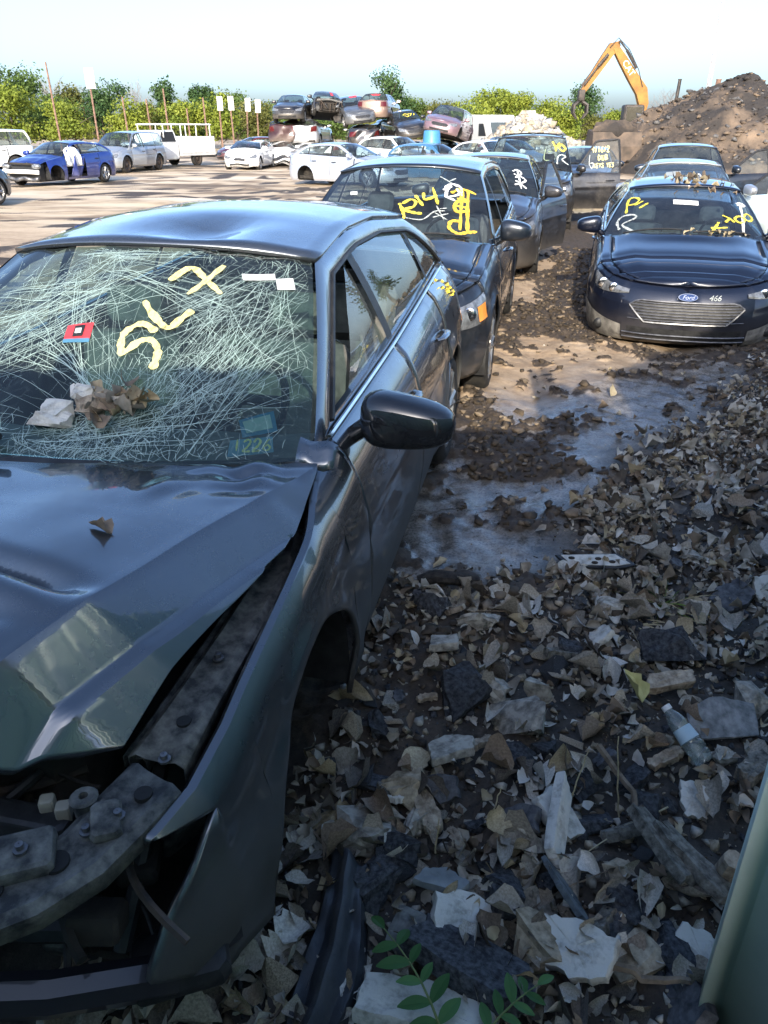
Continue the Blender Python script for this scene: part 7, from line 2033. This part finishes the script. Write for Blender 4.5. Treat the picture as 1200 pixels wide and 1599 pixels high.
def reg_litter(g, n):
    x = g.uniform(-.7, 3.8, n * 4); y = g.uniform(.8, 6.5, n * 4); zl, zw, zd, zk, f, la = zone(x, y); lx, ly = hero_local(x, y)
    k_ = (g.random(n * 4) < zl * .9 / (.4 + .3 * y)) & ~((np.abs(lx) < .82) & (ly > -.4)); return x[k_][:n], y[k_][:n]
def reg_mud(g, n):
    x = g.uniform(-.2, 5.5, n * 6); y = g.uniform(2.2, 14, n * 6); zl, zw, zd, zk, f, la = zone(x, y); lx, ly = hero_local(x, y)
    k_ = (g.random(n * 6) < np.clip(zk, 0, 1) * .8 / (.3 + .12 * y) + .03) & ~((np.abs(lx) < .95) & (ly > -.4) & (ly < 3.8)); return x[k_][:n], y[k_][:n]
rubble_stuff('grit', 'dark grit and small asphalt crumbs between the leaves', 22000, reg_litter, .005, .05, [M_ASPH, M_CLOD, M_CLOD, M_TANST, M_CONC], 61, pw=4)
rubble_stuff('mud_clods', 'dark churned mud clods along the lane', 16000, reg_mud, .010, .095, [M_CLOD, M_CLOD, M_CLOD, M_CLODT], 62, pw=3.5, cat='mud clods', sink=.05)
# countable small rubble
g = np.random.default_rng(91); placed = 0
KN = [('asphalt_chunk', M_ASPH, 'small black asphalt chunk lying among the dry leaves', 'asphalt', 'small asphalt chunks in the litter'), ('concrete_chunk', M_CONC, 'small grey concrete chunk lying among the dry leaves', 'concrete', 'small concrete chunks in the litter'), ('tan_stone', M_TANST, 'small tan stone lying among the dry leaves', 'stone', 'small tan stones in the litter'), ('wood_chip', M_WOODP, 'pale wood chip lying among the dry leaves', 'wood', 'wood chips in the litter')]
SM = {}
xx, yy = reg_litter(g, 900)
for i in range(len(xx)):
    if placed >= 230: break
    x, y = float(xx[i]), float(yy[i])
    if y > 4.2 or (x > .55 and y < 1.1 - (x - .7) * 1.6) or hero_local(x, y)[0] < .85 and hero_local(x, y)[1] > -.5: continue
    k_ = int(g.choice(4, p=[.5, .2, .17, .13])); v_ = int(g.integers(0, 5))
    if (k_, v_) not in SM:
        sz_ = ((1, .75, .5), (1, .8, .45), (1, .8, .6), (1, .32, .2))[k_]; me = stone_mesh(700 + k_ * 10 + v_, *sz_, n=11, cuts=1, rough=.06); me.materials.append(KN[k_][1]); me.name = KN[k_][0]; SM[(k_, v_)] = me
    s_ = float(.035 + .115 * g.random() ** 2.0)
    o = link_mesh(KN[k_][0], SM[(k_, v_)], None, (x, y, gzs(x, y) + s_ * .22), (g.normal(0, .25), g.normal(0, .25), g.uniform(0, 6.28))); o.scale = (s_, s_, s_)
    tag(o, KN[k_][2], KN[k_][3], KN[k_][4]); placed += 1
BIG = [('asphalt_lump', M_ASPH, 'asphalt', 'black asphalt lump'), ('concrete_piece', M_CONC, 'concrete', 'pale concrete piece'), ('wood_board', M_WOODP, 'board', 'weathered board scrap'), ('bark_piece', M_BARKG, 'bark', 'grey bark piece'), ('tan_rock', M_TANST, 'stone', 'tan rock'), ('plaster_piece', M_PALE, 'plaster', 'whitish plaster piece'), ('slate_piece', M_SLATEC, 'slate', 'dark slate piece')]
WHERE = [('beside the sedan wheel arch', .02, 2.0), ('between the wheel arch and the concrete block', .24, 2.12), ('just below the concrete block', .40, 1.80), ('above the concrete block', .62, 2.35), ('left of the asphalt lump at right', .86, 2.42), ('above the pale wood chunk', .98, 2.55), ('right of the plastic bottle', 1.16, 1.80), ('below the plastic bottle', .92, 1.60), ('between the plank and the bark slabs', .60, 1.42), ('left of the plank', .38, 1.52), ('below the grey tile', .20, 1.27), ('right of the long asphalt slab', .40, 1.16), ('by the foot of the gate', .64, 1.05), ('beside the foam lump', -.02, 1.58), ('right of the foam lump', .10, 1.62),
         ('at the upper right bank', 1.55, 2.75), ('on the right bank behind the wilted tuft', 1.45, 3.1), ('on the right bank nearest the trim panel', 1.22, 3.0), ('far up the right bank', 2.1, 3.6), ('beside the mud edge on the right bank', 1.75, 3.9), ('below the right bank crest', 1.9, 3.1), ('near the brown stick', .45, 2.62), ('below the charred log', .16, 2.68), ('right of the brown stick', .80, 2.66), ('at the highest right bank', 2.5, 4.3), ('between the plank and the bottle', .76, 1.76), ('above the black liner', .0, 1.46), ('right of the grey tile', .30, 1.34), ('under the slate shard', .52, 1.24), ('left of the tan stone', .48, 1.20)]
for i, (wh, x, y) in enumerate(WHERE):
    for q in range(3):
        nm, mt, ct, lb = BIG[(0, 1, 5, 0, 2, 4, 0, 1, 6, 3)[(i * 3 + q * 4 + i // 5) % 10]]
        px_, py_ = x + g.normal(0, .03) + (0, .11, -.08)[q], y + g.normal(0, .03) + (0, .07, .08)[q]
        L_ = float(g.uniform(.10, .22) * (1 - .30 * q))
        if hero_local(px_, py_)[0] < .99 and hero_local(px_, py_)[1] > -.6: px_ += .10
        th_ = .05 if ct in ('board', 'slate', 'plaster') else .11
        if ct in ('board', 'slate', 'plaster', 'bark'):
            w_ = L_ * (.30 if ct in ('board', 'bark') else .62)
            slab_obj(nm, (('larger ', 'smaller ', 'third and least ')[q] + lb + ' ' + wh), ct, px_, py_, [(-L_ / 2, -w_ / 2), (L_ * .1, -w_ * .58), (L_ / 2, -w_ * .35), (L_ * .42, w_ * .5), (-L_ * .1, w_ * .55), (-L_ * .52, w_ * .3)], L_ * .16 + .008, mt, rz=float(g.uniform(0, 6.28)), rx=float(g.normal(0, .35)), ry=float(g.normal(0, .3)), z=.03 + .02 * float(g.random()), seed=300 + i * 3 + q, jag=.005)
        else:
            stone(nm, (('larger ', 'smaller ', 'third and least ')[q] + lb + ' ' + wh), ct, px_, py_, (L_, L_ * float(g.uniform(.6, .9)), L_ * float(g.uniform(.45, .75))), mt, 500 + i * 3 + q, rz=float(g.uniform(0, 6.28)), rx=float(g.normal(0, .25)), ry=float(g.normal(0, .25)), lift=.28, rough=.09)
for i in range(46):
    x, y = float(xx[-1 - i]), float(yy[-1 - i])
    if y > 3.8 or (x > .5 and y < 1.2): continue
    a = g.uniform(0, 6.28); L_ = g.uniform(.10, .34); dx, dy = math.cos(a) * L_, math.sin(a) * L_
    if hero_local(x + dx, y + dy)[0] < .9 and hero_local(x + dx, y + dy)[1] > -.5: continue
    twig('thin dry twig lying across the leaf litter', [(x, y, .03), (x + dx * .5, y + dy * .5 + .01, .05), (x + dx, y + dy, .03)], .003, M_STRAW if i % 3 == 0 else M_TWIG, 'thin twigs across the litter')
o = link_mesh('yellow_leaf', bpy.data.meshes.new('yellow_leaf'), None, (.87, 2.13, gzs(.87, 2.13) + .075), (.5, .1, .4)); V, F = LV[4]; o.data.from_pydata((V * .13).tolist(), [], F.tolist()); o.data.materials.append(M_YLEAF); tag(o, 'bright yellow leaf beside the pale wood chunk', 'leaf')
# upright straws and the wilted tuft
for i, (x, y, h, tx, ty) in enumerate(((.14, 1.47, .13, .01, .02), (.69, 1.62, .30, -.03, .03), (.53, 1.62, .22, .06, .05), (.30, 1.55, .12, .03, .04))):
    twig(['upright pale straw right of the black liner', 'tall thin grass stem left of the bottle', 'bent straw beside the standing plank', 'short straw in the middle of the litter'][i], [(x, y, .02), (x + tx * .5, y + ty * .5, h * .5), (x + tx, y + ty, h)], .0028, M_STRAW, None, 'straw', 'straw')
def tuft(label, x, y, n, h, mats, seed, spread=.14):
    r = random.Random(seed); t = empty('grass_tuft', (x, y, gzs(x, y))); tag(t, label, 'grass')
    for m_i, mat in enumerate(mats):
        mb = MB()
        for i in range(n):
            a = r.uniform(0, 6.28); l_ = h * r.uniform(.5, 1.2); b = Vector((r.uniform(-.03, .03), r.uniform(-.03, .03), 0)); d = Vector((math.cos(a), math.sin(a), 0)) * spread * r.uniform(.4, 1.2)
            P = [b, b + d * .4 + Vector((0, 0, l_ * .55)), b + d + Vector((0, 0, l_ * r.uniform(.15, .8)))]
            q = [P[0].lerp(P[1], f).lerp(P[1].lerp(P[2], f), f) for f in np.linspace(0, 1, 6)]
            mb.ribbon(q, [.006, .007, .006, .005, .003, .001], up=Vector((math.sin(a), -math.cos(a), .5)))
        mb.build('blades', mat, t, smooth=True)
M_GREENB = noisy('green_blade', (.07, .12, .02), (.16, .24, .05), 12, .6, 0)
tuft('wilted straw tuft with green blades at the right of the mud', 1.17, 2.74, 16, .15, [M_STRAW, M_GREENB], 3, .22)
tuft('dry straw tuft just below the wilted green one', 1.02, 2.62, 14, .10, [M_STRAW], 4, .20)
# green sprigs at the bottom
M_SPRIG = leaf_mat('sprig_leaf', (.045, .12, .035), (.10, .22, .075)); M_STEM = noisy('sprig_stem', (.09, .13, .04), (.18, .22, .08), 10, .6, 0)
def sprig(label, x, y, pts, n, seed, L_=.055):
    r = random.Random(seed); z0 = gzs(x, y); t = empty('leafy_sprig', (x, y, z0)); tag(t, label, 'plant')
    P = [Vector(p) for p in pts]; q = [P[0].lerp(P[1], f).lerp(P[1].lerp(P[2], f), f) for f in np.linspace(0, 1, n + 1)]
    mb = MB(); mb.tube(q, [.0035 * (1 - .6 * i / n) for i in range(n + 1)], 6); mb.build('stem', M_STEM, t)
    for i in range(1, n + 1):
        d = (q[i] - q[i - 1]).normalized()
        for sd in ((1, -1) if i < n else (0,)):
            sv = d.cross(Vector((0, 0, 1))).normalized() * sd; ax = (d * .55 + sv * .95 + Vector((0, 0, r.uniform(-.25, .25)))).normalized() if sd else d
            wv = ax.cross(Vector((0, 0, 1))).normalized(); up = wv.cross(ax); l_ = L_ * r.uniform(.8, 1.25); mb = MB(); rows = []
            for k_ in range(8):
                f = k_ / 7; w = l_ * .22 * math.sin(PI * min(1, f * .93 + .05)) ** .8; c_ = q[i] + ax * l_ * f + up * (-.20 * l_ * f * f)
                rows.append([c_ - wv * w + up * w * .35, c_, c_ + wv * w + up * w * .35])
            mb.grid(rows); o = mb.build('leaf', M_SPRIG, t)
            at = o.data.color_attributes.new('Col', 'FLOAT_COLOR', 'POINT'); v_ = r.random()
            for e in at.data: e.color = (v_, v_, v_, 1)
sprig('green leafy sprig growing over the white plaster slab', .10, .98, [(.03, -.02, .05), (.0, .05, .16), (-.10, .20, .12)], 6, 1, .062)
sprig('smaller green sprig at the bottom edge right of the plaster slab', .20, .96, [(.0, .0, .06), (.06, .04, .13), (.14, .09, .12)], 5, 2, .05)
# debris resting on the cars
r_ = random.Random(31)
def drop_leaf(label, p, size, mat, v, rot, group=None, name='dry_leaf'):
    V, F = LV[v]; me = bpy.data.meshes.new(name); me.from_pydata((V * size).tolist(), [], F.tolist()); me.polygons.foreach_set('use_smooth', [True] * len(me.polygons)); me.materials.append(mat)
    o = link_mesh(name, me, None, p, rot); tag(o, label, 'leaf', group); return o
bpy.context.view_layer.update()
Mf = fus.matrix_world
for i in range(46):
    yv = r_.uniform(.05, .6); a = r_.gauss(.25, .4)
    if abs(a) > .92: continue
    y = sf.ywt + (sf.yrt - sf.ywt) * yv; e = sf.S3(y, sf.zrail(y)); p = Mf @ Vector((e.x * a, y - sf.wsc * (1 - yv) ** 3 * (1 - a * a), sf.zrail(y) + sf.rcrown * (1 - abs(a) ** 2.4) + .012))
    drop_leaf('dry tan leaf lying on the roof of the navy sedan', p, r_.uniform(.06, .12), LMATS[(4, 0, 2)[i % 3]], i % 9, (r_.gauss(0, .2), r_.gauss(0, .2), r_.uniform(0, 6.28)), 'leaves on the roof of the navy sedan')
for i in range(16):
    u, v = r_.uniform(-.2, .85), r_.uniform(.78, .99) if i % 2 else r_.uniform(0, .05)
    p = Mf @ (sf.wscr(u, v) + Vector((0, -.01, .02)))
    drop_leaf('dry leaf caught on the windscreen of the navy sedan', p, r_.uniform(.05, .09), LMATS[(4, 2)[i % 2]], i % 9, (.5 + r_.gauss(0, .2), r_.gauss(0, .2), r_.uniform(0, 6.28)), 'leaves on the windscreen of the navy sedan')
Mh = hero.matrix_world
drop_leaf('crumpled brown leaf stuck on the bonnet of the grey sedan', Mh @ Vector((.45, -.10, hood_z(.45, -.10) + .016)), .075, LMATS[2], 4, (.2, .3, 1.1))
for i in range(26):
    x, y = r_.uniform(-.1, .6), r_.uniform(-.1, .3)
    z = hood_z(x, y); mb = MB(); superell(mb, (0, 0, 0), (.003 + .004 * r_.random(), .003, .0018), 1, 1, 6, 4); o = mb.build('dirt_speck', M_CHARW, None, loc=Mh @ Vector((x, y, z + .002))); tag(o, 'tiny dark speck of dirt on the grey bonnet', 'speck', 'dirt specks on the grey bonnet')
for i, (u, v, sz_, mat, nm, lb, ct) in enumerate(((.05, .20, (.12, .08, .055), M_PALE, 'foam_piece', 'pale foam piece left on the shattered windscreen', 'foam'), (.115, .265, (.10, .06, .05), M_PALE, 'foam_piece', 'second pale foam piece higher on the shattered windscreen', 'foam'), (.17, .215, (.09, .09, .05), M_WOODP, 'wood_chunk', 'tan splinter heap between foam and leaves on the windscreen', 'wood'), (.035, .16, (.13, .06, .04), M_PALE, 'foam_piece', 'lowest pale foam piece on the shattered windscreen', 'foam'))):
    p = Mh @ (hw_sag(u, v, .02)); me = stone_mesh(820 + i, *sz_, n=12, cuts=2, rough=.1); me.materials.append(mat); o = link_mesh(nm, me, None, p, (.6, .1, r_.uniform(-.4, .4))); tag(o, lb, ct)
for i in range(26):
    u, v = r_.gauss(.29, .07), r_.gauss(.215, .035); p = Mh @ (hw_sag(u, v, .012 + .02 * r_.random()))
    drop_leaf('brown leaf in the heap at the foot of the shattered windscreen', p, r_.uniform(.05, .10), LMATS[(4, 2, 0)[i % 3]], i % 9, (.6 + r_.gauss(0, .4), r_.gauss(0, .4), r_.uniform(0, 6.28)), 'leaf heap on the shattered windscreen')
